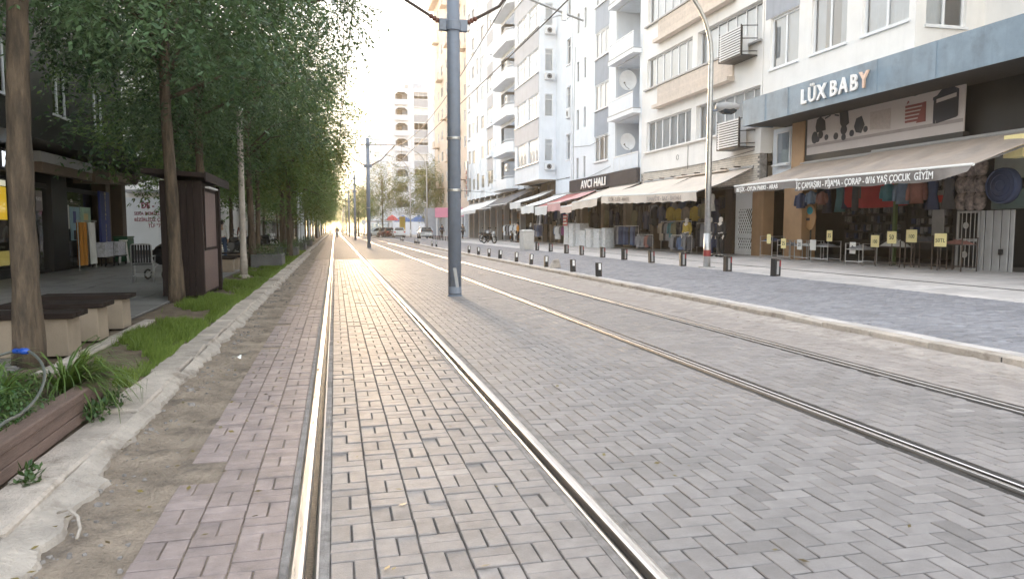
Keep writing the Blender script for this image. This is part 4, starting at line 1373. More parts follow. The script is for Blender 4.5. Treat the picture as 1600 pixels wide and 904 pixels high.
# ------------------------------------------------------------------ shop-side buildings: u = Ymax - y, d = x - 16.5, z absolute
XF = 16.5
def rbuild(label, ymax, x=XF):
    return thing('apartment_building', label, 'building', (x, ymax, 0), -PI / 2)


def ac_unit(root, u, d, z, w=.8, h=.55, name='air_conditioner'):
    o = part(name, MB().box(u, u + w, d, d + .3, z, z + h).box(u + .1, u + .13, d + .05, d + .35, z - .05, z - .002).box(u + w - .13, u + w - .1, d + .05, d + .35, z - .05, z - .002), MAT['white_metal'], root, bev=.012)
    part('fan_grille', MB().lathe([(.2, -.004), (.19, -.02), (.0, -.02)], (u + w * .42, d, z + h / 2), 18, 'y'), MAT['dark_metal'], o)
    part('grille_ring', MB().torus((u + w * .42, d - .02, z + h / 2), .12, .008, 'y').torus((u + w * .42, d - .02, z + h / 2), .2, .01, 'y'), MAT['white_metal'], o)
    return o


def dish(root, u, d, z, r=.45):
    o = part('satellite_dish', MB().lathe([(.02, .12), (r * .5, .09), (r * .85, .03), (r, -.02), (r + .012, -.02), (r * .87, .05), (r * .5, .115), (.02, .15)], n=22, axis='y', sy=1.05), MAT['white_metal'], root, (u, d, z), (R(20), 0, R(42)), smooth=True)
    part('feed_arm', MB().tube([(0, .05, -r), (0, -.35, -r * .5), (0, -.5, -.05)], .014, 6).lathe([(.03, -.56), (.04, -.46)], (0, 0, -.03), 8, 'y'), MAT['dark_metal'], o)
    part('dish_mast', MB().tube([(0, .12, 0), (0, .22, -.1), (.0, .22, -.75)], .022, 6), MAT['galv'], o)
    return o


# --- nearest building with the blue canopy (Y 6 .. 26.55)
YM = 26.55
b = rbuild('cream apartment building over the blue canopied baby shop', YM)
U = lambda y: YM - y
FL = [7.57, 10.92, 14.27, 17.62, 20.97]
holes = []
for z in FL:
    for ya, yb in ((24.3, 26.12), (21.69, 23.57), (18.95, 20.95)):
        holes.append((U(yb), U(ya), z, z + 1.93))
mb = wall_panel(MB(), 0, U(18.68), 5.6, 24, holes, 0, .2)
holes2 = [(U(16.6), U(14.6), z, z + 1.93) for z in FL] + [(U(13.2), U(11.2), z, z + 1.93) for z in FL]
wall_panel(mb, U(18.68), U(6), 5.6, 24, holes2, 2.4, .2)
hside = [(.35, 1.75, z - .2, z + 1.6) for z in FL]
mb2 = wall_panel(MB(), 0, 2.4, 5.6, 24, hside, 0, .15)
part('wall', shell(mb, 0, U(6), 11, 5.6, 24, 0), MAT['wall_cream'], b)
part('return_wall', mb2, MAT['wall_cream'], b, (U(18.68), 0.001, 0), (0, 0, PI / 2))
for i, hh in enumerate(holes):
    window(b, hh[0], hh[2], hh[1] - hh[0], 1.93, 2, d=.1, mode='full' if i % 3 != 1 else 'sides', fwid=.08)
for hh in holes2:
    window(b, hh[0], hh[2], 2.0, 1.93, 2, d=2.5, fwid=.08)
for i, hh in enumerate(hside):
    o = window(b, U(18.68) - .06, hh[2], 1.4, 1.8, 2, mode='left', fwid=.07)
    o.location = (U(18.68) - .1, hh[0], hh[2])
    o.rotation_euler = (0, 0, PI / 2)
for z in FL:
    part('spandrel_panel', MB().box(U(26.45), U(24.3), -.012, .05, z + 1.95, z + 3.33), MAT['spandrel'], b)
part('drain_pipe', MB().tube([(U(15.6), 2.28, 5.6), (U(15.6), 2.28, 24)], .06, 8), MAT['wall_cream'], b, smooth=True)
# canopy
cn = part('canopy', MB().box(U(25.8), U(5), -1.3, -1.26, 5.33, 6.29), MAT['canopy_blue'], b)
part('canopy_end', MB().box(U(25.8), U(25.76), -1.258, -.002, 5.33, 6.29), MAT['canopy_blue'], cn)
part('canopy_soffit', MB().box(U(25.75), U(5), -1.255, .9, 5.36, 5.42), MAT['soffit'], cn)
part('canopy_top', MB().box(U(25.75), U(5), -1.255, -.002, 6.2, 6.26), MAT['canopy_blue'], cn)
for y in (24.3, 22.9, 18.6, 16.45, 12.0):
    part('panel_seam', MB().box(U(y) - .012, U(y) + .012, -1.306, -1.3005, 5.34, 6.285), MAT['canopy_blue'], cn)
s = thing('shop_sign', 'raised white and peach letters on the blue canopy of the baby shop', 'sign', (XF - 1.3, 22.1, 5.56), -PI / 2)
for i, (tx, u, m) in enumerate((('L', 0, 0), ('Ü', .38, 0), ('X', .86, 0), ('B', 1.48, 0), ('A', 1.92, 0), ('B', 2.42, 0), ('Y', 2.84, 1))):
    text('sign_letter', tx, MAT['letter_peach' if m else 'letter_white'], s, (u, -.04, .02), .66, ex=.028, bold=.022, sx=.9)
# ground floor
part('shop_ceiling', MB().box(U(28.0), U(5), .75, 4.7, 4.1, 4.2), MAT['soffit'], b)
part('shop_upper_wall', MB().box(U(23.95), U(5), .5, .6, 3.9, 5.36), MAT['shade_black'], b)
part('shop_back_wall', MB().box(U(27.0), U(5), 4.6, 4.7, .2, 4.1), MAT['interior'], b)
part('pillar', MB().box(U(24.75), U(24.0), .15, .75, .28, 5.35), MAT['orange_col'], b, bev=.01)
part('pillar', MB().box(U(25.9), U(25.3), .66, 1.2, .3, 4.1), MAT['orange_col'], b, bev=.01)
part('mezzanine_wall', MB().box(U(26.5), U(24.76), .5, .6, 3.2, 5.35), MAT['wall_cool'], b)
window(b, U(26.2), 3.95, .9, 1.25, 1, d=.44, mode='none', name='mezzanine_window')
part('party_wall', MB().box(U(17.5), U(17.35), .5, 4.5, .3, 4.1), MAT['shade_black'], b)
part('floor_slab', MB().box(U(27.6), U(5), .72, 4.5, .2, .345), MAT['interior_mid'], b)
# banner
s = thing('shop_banner', 'wide pale banner with pictures of prams and cots under the blue canopy', 'banner', (XF + .2, 23.9, 4.1), -PI / 2)
part('banner_sheet', MB().box(0, 6.9, 0, .04, 0, 1.42), MAT['banner'], s)
part('banner_frame', MB().box(-.35, 0, -.01, .2, -.25, 1.3).box(0, 6.9, -.01, .2, -.25, -.003), MAT['shade_black'], s)
part('banner_stripe', MB().box(0.02, 6.88, -.006, -.001, .26, .36), MAT['ink_grey'], s)
def flat(lst, m, name):
    mb = MB()
    for i, p in enumerate(lst):
        mb.prism(p, 'y', -.012 - .001 * i, -.004)
    part(name, mb, m, s)
def circ(x, z, r, n=14, rz=1.0):
    return [(x + r * math.cos(2 * PI * k / n), z + r * rz * math.sin(2 * PI * k / n)) for k in range(n)]
flat([[(.55, 1.2), (.75, 1.28), (1.0, 1.1), (1.05, .78), (.55, .74), (.48, .95)], [(1.0, 1.15), (1.28, 1.22), (1.3, 1.26), (1.0, 1.2)], circ(.45, .58, .17, 14, 1.25), circ(.62, .5, .1), circ(1.1, .52, .1), circ(.78, .64, .13)], MAT['ink_navy'], 'printed_pram')
flat([[(1.75, 1.35), (2.15, 1.38), (2.25, .85), (1.95, .7), (1.8, .9)], [(1.5, 1.2), (1.72, 1.15), (1.72, 1.2), (1.5, 1.25)], circ(1.6, .5, .12), circ(2.0, .42, .11), circ(2.4, .5, .11), circ(2.0, .66, .16)], MAT['ink_navy'], 'printed_pram')
flat([[(2.6, .95), (2.85, 1.0), (3.0, .7), (2.85, .45), (2.6, .5), (2.5, .7)], circ(3.05, .55, .1)], MAT['ink_navy'], 'printed_pram')
flat([[(3.25, 1.05), (4.15, 1.05), (4.15, .42), (3.25, .5)]], mk('print_pale', (.44, .38, .37), rough=.6, bump=0, var=.12, vs=9), 'printed_cot')
flat([[(4.75, .5 + k * .11), (5.55, .5 + k * .11), (5.55, .57 + k * .11), (4.75, .57 + k * .11)] for k in range(5)] + [[(5.2, .45), (5.55, .45), (5.55, 1.02), (5.45, 1.02)], [(4.8, 1.05), (4.9, 1.1), (4.85, 1.15)]], MAT['ink_red'], 'printed_cot')
flat([[(4.7, 1.36), (5.0, 1.42), (5.45, 1.4), (5.55, 1.3), (5.1, 1.24)], [(5.85, .9), (6.65, .98), (6.65, .42), (5.95, .33)], [(5.8, 1.0), (6.7, 1.1), (6.7, 1.18), (6.4, 1.33), (6.15, 1.3), (5.95, 1.12), (5.8, 1.08)], [(5.83, .35), (5.92, .33), (5.92, 1.02), (5.83, 1.02)], [(6.63, .42), (6.7, .45), (6.7, 1.1), (6.63, 1.1)]], MAT['ink_navy'], 'printed_cot')
flat([[(5.95, .62), (6.62, .68), (6.62, .9), (5.95, .84)]], MAT['ink_grey'], 'printed_mesh')

# --- cream building with peach brick bands (Y 26.6 .. 38.4)
YM2 = 38.4
b = rbuild('cream apartment building with peach brick bands and long rows of windows', YM2)
U = lambda y: YM2 - y
FZ = [5.58, 8.90, 12.22, 15.54, 18.86]
holes = []
for z in FZ:
    holes += [(U(37.75), U(32.58), z, z + 1.56), (U(32.08), U(26.72), z, z + 1.56)]
part('wall', shell(wall_panel(MB(), 0, U(26.6), 4.45, 23.5, holes, 0, .28), 0, U(26.6), 11, 4.45, 23.5), MAT['wall_cream'], b)
for i, hh in enumerate(holes):
    n = 6 if i % 2 == 0 else 7
    w_ = hh[1] - hh[0]
    o = window(b, hh[0], hh[2], w_, 1.56, n, d=.14 if i % 2 == 0 else .2, mode='full', sill=False, fwid=.06)
for z in FZ:
    part('sill_ledge', MB().box(U(37.95), U(26.65), -.14, -.002, z - .09, z - .012), MAT['grey_clad' if z > 6 else 'wall_cream'], b, bev=.006)
for z in FZ[1:]:
    bd = part('brick_band', MB().box(U(36.3), U(28.75), -.07, -.002, z - 1.06, z - .1), MAT['brick_peach'], b)
    part('band_ledge', MB().box(U(36.35), U(28.7), -.36, -.002, z - 1.24, z - 1.065), MAT['brick_peach'], bd, bev=.01)
    for k in range(9):
        part('brick_course', MB().box(U(36.28), U(28.77), -.082, -.071, z - 1.055 + k * .106, z - 1.055 + k * .106 + .09), MAT['brick_peach'], bd)
# brickwork over the shops, each brick its own piece
bw = part('brick_wall', MB().box(0, U(26.6), .02, .3, 3.3, 4.45), MAT['mortar'], b)
bmesh_ = [MB().box(0, .235, -.012, .02, 0, .083).mesh('brick') for _ in range(3)]
cnt = 0
rest = MB()
for r in range(12):
    z = 3.31 + r * .0945
    u = -(.12 if r % 2 else 0)
    while u < U(26.6) - .25:
        if u > 0:
            if U(31.5) < u and cnt < 300:
                place('brick', bmesh_[cnt % 3], MAT['brick_cream'], bw, (u, .02 + random.uniform(-.004, .004), z))
                cnt += 1
            else:
                rest.box(u, u + .235, .006 + random.uniform(-.003, .003), .03, z, z + .083)
        u += .247
o = part('brick_field', rest, MAT['brick_cream'], bw)
o['kind'] = 'stuff'
for k, y in enumerate((36.8, 35.4, 34.1, 32.9, 31.6, 30.4, 29.2, 28.1)):
    part('iron_bracket', MB().box(U(y) - .04, U(y) + .04, -.28, .018, 4.0 - .0 * k, 4.05).box(U(y) - .035, U(y) + .035, -.04, .018, 3.8, 4.0), MAT['iron_brown'], b)
part('ledge_beam', MB().box(U(33.8), U(28.9), -.22, .018, 3.95 - .02, 3.99), MAT['brick_peach'], b)
part('cable', MB().tube([(U(38), -.01, 4.5), (U(34), -.03, 4.38), (U(30), -.03, 4.42), (U(27), -.02, 4.6)], .012, 5).tube([(U(32.8), -.02, 5.4), (U(32.8), -.02, 4.3)], .012, 5).tube([(U(33.9) + .12 * math.cos(a), -.02, 4.95 + .12 * math.sin(a)) for a in np.arange(0, 6.4, .4)], .01, 5), MAT['wire'], b)
for z0, y0, y1 in ((8.35, 27.0, 28.75), (4.75, 27.0, 28.75)):
    cg = part('condenser_cage', MB().box(U(y1), U(y1) + .04, -.75, -.71, z0, z0 + 1.15).box(U(y0) - .04, U(y0), -.75, -.71, z0, z0 + 1.15).box(U(y1), U(y0), -.75, -.002, z0 - .04, z0 - .002), MAT['dark_metal'], b)
    for k in range(11):
        part('cage_slat', MB().box(U(y1) + .041, U(y0) - .041, -.75, -.72, z0 + .04 + k * .1, z0 + .095 + k * .1), MAT['white_metal'], cg)
    for k in range(3):
        part('cage_bracket', MB().tube([(U(y0) - .02, -.72, z0 + .1 + k * .5), (U(y0) - .02, -.002, z0 + .15 + k * .5)], .02, 5), MAT['dark_metal'], cg)
    part('cage_gap_shade', MB().box(U(y1) + .05, U(y0) - .05, -.66, -.64, z0, z0 + 1.1), MAT['shade_black'], cg)  # added black sheet standing in for the shade between the slats
    ac_unit(b, U(y1) + .3, -.4, z0 + .05, .95, .8)
# ground floor
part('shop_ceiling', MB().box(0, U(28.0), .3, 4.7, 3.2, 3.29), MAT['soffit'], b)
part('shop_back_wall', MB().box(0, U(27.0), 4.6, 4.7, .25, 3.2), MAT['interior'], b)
part('pillar', MB().box(U(28.08), U(27.25), .6, 1.1, .3, 3.29), MAT['orange_col'], b, bev=.01)
part('pillar', MB().box(U(38.4), U(38.0), .6, 1.1, .28, 3.2), MAT['brown_clad'], b, bev=.01)
part('pillar', MB().box(U(30.3), U(29.75), .6, 1.1, .28, 3.2), MAT['iron_brown'], b, bev=.01)
part('meter_box', MB().box(U(27.95), U(27.3), .2, .55, 3.35, 4.6), MAT['orange_col'], b, bev=.01)
part('cable_duct', MB().box(U(27.25), U(26.9), .3, .55, 3.5, 4.9), MAT['shade_black'], b)
part('floor_slab', MB().box(0, U(27.6), .72, 4.5, .2, .345), MAT['interior_mid'], b)
dr = part('house_door', MB().box(U(29.6), U(29.45), .72, .8, .34, 3.0).box(U(28.25), U(28.1), .72, .8, .34, 3.0).box(U(29.45), U(28.25), .72, .8, .34, .55).box(U(29.45), U(28.25), .72, .8, 1.05, 1.2).box(U(29.45), U(28.25), .72, .8, 2.3, 3.0), MAT['frame_white'], b)
part('door_backing', MB().box(U(29.45), U(28.25), .83, .86, .5, 2.4), MAT['shade_black'], dr)
mb = MB()
for z0, z1 in ((.55, 1.05), (1.2, 2.3)):
    W_ = 1.2
    n = 8
    for k in range(-8, 9):
        for sg in (-1, 1):
            a = k * W_ / n * 1.0
            x0, x1 = a, a + sg * (z1 - z0) * .6
            t0, t1 = 0.0, 1.0
            pts = []
            for t_ in np.linspace(0, 1, 13):
                x = x0 + (x1 - x0) * t_
                if 0 <= x <= W_:
                    pts.append((U(29.45) + x, .77 + .01 * sg, z0 + (z1 - z0) * t_))
            if len(pts) > 1:
                mb.tube([pts[0], pts[-1]], .018, 4, cap=False)
part('door_lattice', mb, MAT['frame_white'], dr)

# --- white building with recessed balconies (Y 38.4 .. 50.75)
YM3 = 50.72
b = rbuild('white apartment building with recessed balconies and satellite dishes over the carpet shop', YM3)
U = lambda y: YM3 - y
FB = [4.75, 8.0, 11.25, 14.5, 17.75, 21.0]
holes = []
wins, slits = [], []
for i, z in enumerate(FB[:-1]):
    wz = z + .97
    wins.append((U(46.0), U(43.55), wz, wz + 1.6))
    for ya, yb in ((47.8, 48.22), (49.25, 49.72)):
        slits.append((U(yb), U(ya), (4.93 if i == 0 else z + .27), (6.34 if i == 0 else z + 1.62)))
    holes.append((U(42.35), U(38.75), z + .02, z + 3.0))
allh = holes + wins + slits
part('wall', shell(wall_panel(MB(), 0, U(38.42), 4.05, 24.5, allh, 0, .12), 0, U(38.42), 11, 4.05, 24.5), MAT['wall_white'], b)
for i, hh in enumerate(wins):
    window(b, hh[0], hh[2], hh[1] - hh[0], 1.6, 3, d=.05, mode=('sides', 'full', 'full', 'left', 'full')[i % 5], fwid=.08)
    part('spandrel_panel', MB().box(hh[0] - .02, hh[1] + .02, -.015, .03, hh[3] + .04, hh[3] + 1.58), MAT['spandrel'], b)
for hh in slits:
    window(b, hh[0], hh[2], hh[1] - hh[0], hh[3] - hh[2], 1, d=.09, mode='none', lvl=1, sill=False, frame='grey_clad', fwid=.03)
for i, hh in enumerate(holes):
    z = FB[i]
    bl = part('balcony', MB().box(hh[0] + .002, hh[1] - .002, .125, 1.7, hh[2] - .1, hh[2] + .02), MAT['wall_white'], b)
    if i:
        part('balcony_slab', MB().box(hh[0] - .05, hh[1] + .2, -.5, -.002, z - .2, z + .04), MAT['wall_white'], bl, bev=.01)
        part('slab_edge', MB().box(hh[0] - .06, hh[1] + .21, -.52, -.002, z + .045, z + .075), MAT['grey_clad'], bl)
    part('back_wall', MB().box(hh[0] - .1, hh[1] + .1, 1.7, 1.75, z, hh[3] + .1), MAT['wall_cool'], bl)
    part('side_wall', MB().box(hh[0] - .06, hh[0], .121, 1.699, z + .021, hh[3]), MAT['wall_cool'], bl)
    part('side_wall', MB().box(hh[1], hh[1] + .06, .121, 1.699, z + .021, hh[3]), MAT['wall_cool'], bl)
    part('balcony_ceiling', MB().box(hh[0] - .1, hh[1] + .1, .121, 1.75, hh[3] + .001, hh[3] + .06), MAT['wall_white'], bl)
    part('balcony_door', MB().box(hh[1] - 1.0, hh[1] - .12, 1.66, 1.698, z + .03, z + 2.35), MAT['interior_mid'], bl)
    part('door_frame', MB().box(hh[1] - 1.06, hh[1] - 1.0, 1.63, 1.698, z + .03, z + 2.4).box(hh[1] - .12, hh[1] - .06, 1.63, 1.698, z + .03, z + 2.4).box(hh[1] - 1.0, hh[1] - .12, 1.63, 1.698, z + 2.35, z + 2.41).box(hh[1] - 1.0, hh[1] - .12, 1.63, 1.659, z + 1.75, z + 1.8), MAT['frame_white'], bl)
    q = -.44 if i else -.08
    rl = part('balcony_rail', MB().box(hh[0] + .02, hh[1] + .12, q - .03, q + .03, z + .93, z + .98), MAT['frame_white'], bl)
    part('rail_panel', MB().box(hh[0] + .03, hh[1] + .1, q - .01, q + .005, z + .12, z + .9), MAT['wall_cool'], rl)
    for k in range(5):
        u = hh[0] + .04 + k * (hh[1] - hh[0]) / 4
        part('rail_post', MB().box(u - .02, u + .02, q - .02, q + .01, z + .076, z + .929), MAT['frame_white'], rl)
    part('ceiling_lamp', MB().lathe([(.02, hh[3] - .1), (.13, hh[3] - .08), (.13, hh[3])], (hh[0] + 2.6, .7, 0), 12), MAT['dark_metal'], bl)
part('cable', MB().tube([(U(50.3), -.02, 4.9), (U(50.3), -.03, 8.0), (U(50.0), -.03, 14)], .012, 5).tube([(U(50.6), -.02, 7.2), (U(46.8), -.03, 6.9), (U(43.2), -.03, 7.15)], .01, 5).tube([(U(48.9), -.02, 4.7), (U(46), -.03, 4.95), (U(43), -.03, 5.25)], .01, 5), MAT['wire'], b)
dish(b, U(39.7), -.3, 9.75, .52)
dish(b, U(39.6), -.3, 6.35, .45)
part('drain_pipe', MB().tube([(.02, -.06, 4.1), (.02, -.06, 24)], .05, 7), MAT['wall_white'], b)
part('shop_back_wall', MB().box(0, U(38.42), 4.6, 4.7, .25, 4.0), MAT['interior'], b)
part('shop_ceiling', MB().box(0, U(38.42), .1, 4.7, 3.95, 4.04), MAT['soffit'], b)
for y in (50.4, 46.2, 42.3):
    part('pillar', MB().box(U(y), U(y) + .4, .55, 1.0, .28, 3.95), MAT['concrete_warm'], b, bev=.01)
part('floor_slab', MB().box(0, U(38.42), .72, 4.5, .2, .345), MAT['interior_mid'], b)
s = thing('shop_sign', 'dark brown fascia with raised white letters of the carpet shop', 'sign', (XF - .12, 50.6, 4.0), -PI / 2)
part('sign_board', MB().box(0, 12.1, -.1, .1, 0, .82), MAT['sign_dark'], s, bev=.01)
text('sign_letters', 'AVCI HALI', MAT['letter_white'], s, (2.7, -.14, .14), .74, ex=.025, bold=.012, sx=1.28, sp=1.08)

# --- grey white building with the projecting bay (Y 50.75 .. 64)
YM4 = 63.9
b = rbuild('pale building with a projecting grey banded bay of windows', YM4, 16.75)
U = lambda y: YM4 - y
D0 = 15.4 - 16.75
FW = [6.62, 10.02, 13.42, 16.82, 20.2]
mainh = [(U(52.88), U(50.95), z - .1, z + 1.72) for z in FW]
part('wall', shell(wall_panel(MB(), U(55.5), U(50.76), 3.6, 24.5, mainh), U(55.5), U(50.76), 11, 3.6, 24.5), MAT['wall_cool'], b)
for i, hh in enumerate(mainh):
    window(b, hh[0], hh[2], hh[1] - hh[0], 1.82, 3, tr=.5, mode=('full', 'sides', 'none', 'full')[i % 4])
bayh = []
for z in FW:
    bayh += [(U(62.6), U(59.35), z, z + 1.82), (U(58.75), U(55.7), z, z + 1.82)]
by_ = part('bay_wall', wall_panel(MB(), U(63.4), U(55.5), 5.25, 24.5, bayh, D0, .15), MAT['wall_cool'], b)
part('bay_soffit', MB().box(U(63.4), U(55.5), D0, 0, 5.22, 5.249), MAT['concrete_warm'], by_)
for i, hh in enumerate(bayh):
    window(b, hh[0], hh[2], hh[1] - hh[0], 1.82, 3, tr=.5, d=D0 + .05, mode=('full', 'sides', 'full', 'full')[i % 4])
for z in FW:
    part('spandrel_band', MB().box(U(63.38), U(55.52), D0 - .03, D0 - .002, z + 1.86, z + 3.3), MAT['spandrel'], by_)
    part('band_lip', MB().box(U(63.4), U(55.5), D0 - .08, D0 - .002, z - .1, z - .03), MAT['grey_clad'], by_)
sideh = [(.45, 1.1, z + .02, z + 1.72) for z in FW]
part('bay_side', wall_panel(MB(), 0, -D0, 5.25, 24.5, sideh, 0, .12), MAT['wall_cool'], b, (U(55.5), D0, 0), (0, 0, PI / 2))
part('bay_far_side', MB().quad((U(63.4), D0, 5.25), (U(63.4), 0, 5.25), (U(63.4), 0, 24.5), (U(63.4), D0, 24.5)), MAT['wall_cool'], b)
for i, hh in enumerate(sideh):
    o = window(b, 0, 0, .65, 1.7, 1, tr=.4, mode='full', sill=False)
    o.location, o.rotation_euler = (U(55.5) - .05, D0 + hh[0], hh[2]), (0, 0, PI / 2)
    if i != 1 and i < 4:
        ac = ac_unit(b, 0, 0, 0, .75, .5)
        for q in (ac,):
            q.location, q.rotation_euler = (U(55.5) + .38, D0 + .4, hh[2] - .68), (0, 0, PI / 2)
ac_unit(b, U(51.6), -.45, 9.3, .85, .7)
part('shop_back_wall', MB().box(0, U(50.76), 4.2, 4.3, .25, 5.2), MAT['interior'], b)
part('shop_ceiling', MB().box(0, U(50.76), 0, 4.3, 5.15, 5.21), MAT['soffit'], b)
part('upper_shop_front', MB().box(U(63.4), U(50.76), .9, 1.0, 3.4, 5.15), MAT['ink_grey'], b)
for y in (63.5, 60.6, 58.0, 55.6, 53.4, 51.2):
    part('pillar', MB().box(U(y), U(y) + .35, .25, .7, .28, 5.15), MAT['concrete_warm'], b, bev=.01)
part('floor_slab', MB().box(0, U(50.76), .45, 4.5, .2, .345), MAT['interior_mid'], b)

# --- tall white building with rounded balconies (Y 64 .. 93)
YM5 = 93.0
b = rbuild('tall white apartment building with stacked balconies and dark window strips', YM5, 16.4)
U = lambda y: YM5 - y
NFL = 10
SPN = []
FZ5 = [5.2 + 3.3 * k for k in range(NFL)]
holes, recess = [], []
for k, z in enumerate(FZ5):
    for j, (ya, yb, h_) in enumerate(((77.2, 80.2, 1.75), (82.0, 83.6, 1.5), (85.2, 86.4, 1.9), (87.6, 89.2, 1.5), (90.4, 91.8, 1.7))):
        if (k * 3 + j) % 7 == 5: continue
        holes.append((U(yb), U(ya), z + .75 + .12 * ((k + j) % 2), z + .75 + h_))
    recess.append((U(73.4), U(66.0), z + .1, z + 2.9))
    SPN.append((U(80.2), U(77.2), z + 1.8, z + 3.2))
part('wall', shell(wall_panel(MB(), 0, U(64.0), 5.0, 38.5, holes + recess, 0, .1), 0, U(64.0), 12, 5.0, 38.5), MAT['wall_white'], b)
for i, hh in enumerate(holes):
    window(b, hh[0], hh[2], hh[1] - hh[0], hh[3] - hh[2], 2 if hh[1] - hh[0] > 1.3 else 1, d=.03, mode=('blind', 'none', 'none', 'full', 'none')[(i * 7) % 5], lvl=1, frame='grey_clad' if i % 3 else 'frame_white', sill=False)
    if i % 4 == 1:
        part('flower_ledge', MB().box(hh[0] - .1, hh[1] + .1, -.2, -.002, hh[2] - .3, hh[2] - .05), MAT['wall_white'], b)
for k, q in enumerate(SPN):
    part('spandrel_panel', MB().box(q[0], q[1], -.02, -.002, q[2] + .72, q[3] + .72 - .1), MAT['spandrel'], b)
for j, y in enumerate((76.4, 81.1, 84.4, 87.0, 89.9, 92.4)):
    part('wall_rib', MB().box(U(y) - .2, U(y) + .2, -.07, -.002, 4.9, 38.4), MAT['wall_white'], b)
for k, z in enumerate(FZ5):
    bl = part('balcony', MB().prism([(U(73.4), .3), (U(73.4), -.55), (U(72.6), -1.05), (U(66.6), -1.05), (U(65.9), -.55), (U(65.9), .3)], 'z', z - .1, z + .1), MAT['wall_white'], b)
    part('parapet', MB().prism([(U(73.4), 0), (U(73.4), -.55), (U(72.6), -1.05), (U(66.6), -1.05), (U(65.9), -.55), (U(65.9), -.0), (U(66.0), -.0), (U(66.0), -.5), (U(66.65), -.95), (U(72.55), -.95), (U(73.3), -.5), (U(73.3), 0)], 'z', z + .101, z + .85), MAT['wall_white'], bl)
    part('parapet_rail', MB().tube([(U(73.35), -.5, z + 1.05), (U(72.6), -1.0, z + 1.05), (U(66.6), -1.0, z + 1.05), (U(65.95), -.5, z + 1.05)], .025, 6), MAT['frame_white'], bl)
    part('parapet_box', MB().box(U(73.2) - .3, U(73.2) + .35, -1.2, -.95, z + .15, z + .75), MAT['wall_white'], bl)
    part('back_wall', MB().box(U(73.5), U(65.9), 1.6, 1.7, z, z + 3.0), MAT['wall_cool'], bl)
    part('balcony_door', MB().box(U(67.6), U(66.4), 1.55, 1.598, z + .1, z + 2.4), MAT['interior_mid'], bl)
    part('balcony_side', MB().box(U(73.5), U(73.4), .31, 1.6, z, z + 3.0).box(U(66.0), U(65.9), .31, 1.6, z, z + 3.0), MAT['wall_cool'], bl)
    if k % 3 != 1:
        ac_unit(b, U(72.0), .1, z + 1.9, .9, .65)
part('shop_back_wall', MB().box(0, U(64.0), 4.2, 4.3, .25, 5.0), MAT['interior'], b)
part('shop_ceiling', MB().box(0, U(64.0), 0, 4.3, 4.9, 4.99), MAT['soffit'], b)
part('upper_shop_front', MB().box(0, U(64.0), .8, .9, 3.5, 4.9), MAT['ink_grey'], b)
for k in range(9):
    y = 92.5 - k * 3.3
    part('pillar', MB().box(U(y), U(y) + .45, .1, .6, .28, 4.9), MAT['grey_clad'], b, bev=.01)
part('floor_slab', MB().box(0, U(64.0), .75, 4.5, .2, .345), MAT['interior_mid'], b)
s = thing('vertical_sign', 'narrow red lettered sign hung on the tall white facade behind the catenary pole', 'sign', (15.9, 90.6, 5.4), -PI / 2)
part('sign_panel', MB().box(0, .9, -.1, .1, 0, 4.2), MAT['grey_clad'], s)
for k in range(5):
    part('sign_square', MB().box(.12, .78, -.13, -.101, .25 + k * .6, .7 + k * .6), MAT['ink_red'], s)

# --- farther tall building with warm sun glow put into its wall colour (Y 93.2 .. 126)
YM6 = 126.0
b = rbuild('tall sunglow-tinted white apartment block with a cornice farther down the shop row', YM6, 16.7)
U = lambda y: YM6 - y
holes = []
for k in range(10):
    z = 4.6 + 3.3 * k
    for j, y in enumerate((95.5, 99.5, 103, 107, 111.5, 116, 120.5)):
        holes.append((U(y + (2.0 if j % 2 else 1.3)), U(y), z + .8, z + 2.3))
part('wall', shell(wall_panel(MB(), 0, U(93.2), 3.9, 37.6, holes, 0, .08), 0, U(93.2), 14, 0, 37.6), MAT['wall_sunglow'], b)
for i, hh in enumerate(holes):
    window(b, hh[0], hh[2], hh[1] - hh[0], 1.5, 2, d=.02, mode=('blind', 'none', 'blind')[i % 3], lvl=0, sill=False, frame='frame_white')
    if i % 5 == 2:
        bx = part('balcony_box', MB().box(hh[0] - .4, hh[1] + .4, -.9, -.002, hh[2] - .9, hh[2] - .8).box(hh[0] - .4, hh[1] + .4, -.9, -.82, hh[2] - .799, hh[2] + .15), MAT['wall_sunglow'], b)
    if i % 7 == 3:
        ac_unit(b, hh[0], -.4, hh[2] - .75)
part('cornice', MB().box(-.8, U(93.2), -.9, 14.2, 37.6, 38.0).box(-.8, U(93.2), -.75, 14.2, 38.002, 39.4), MAT['wall_sunglow'], b, bev=.03)
part('shop_back_wall', MB().box(0, U(93.2), 1.5, 1.6, .25, 3.9), MAT['interior'], b)
part('shop_ceiling', MB().box(0, U(93.2), .02, 1.6, 3.8, 3.89), MAT['soffit'], b)
for k in range(10):
    part('pillar', MB().box(.1 + k * 3.5, .6 + k * 3.5, .1, .6, .2, 3.8), MAT['wall_cool'], b)

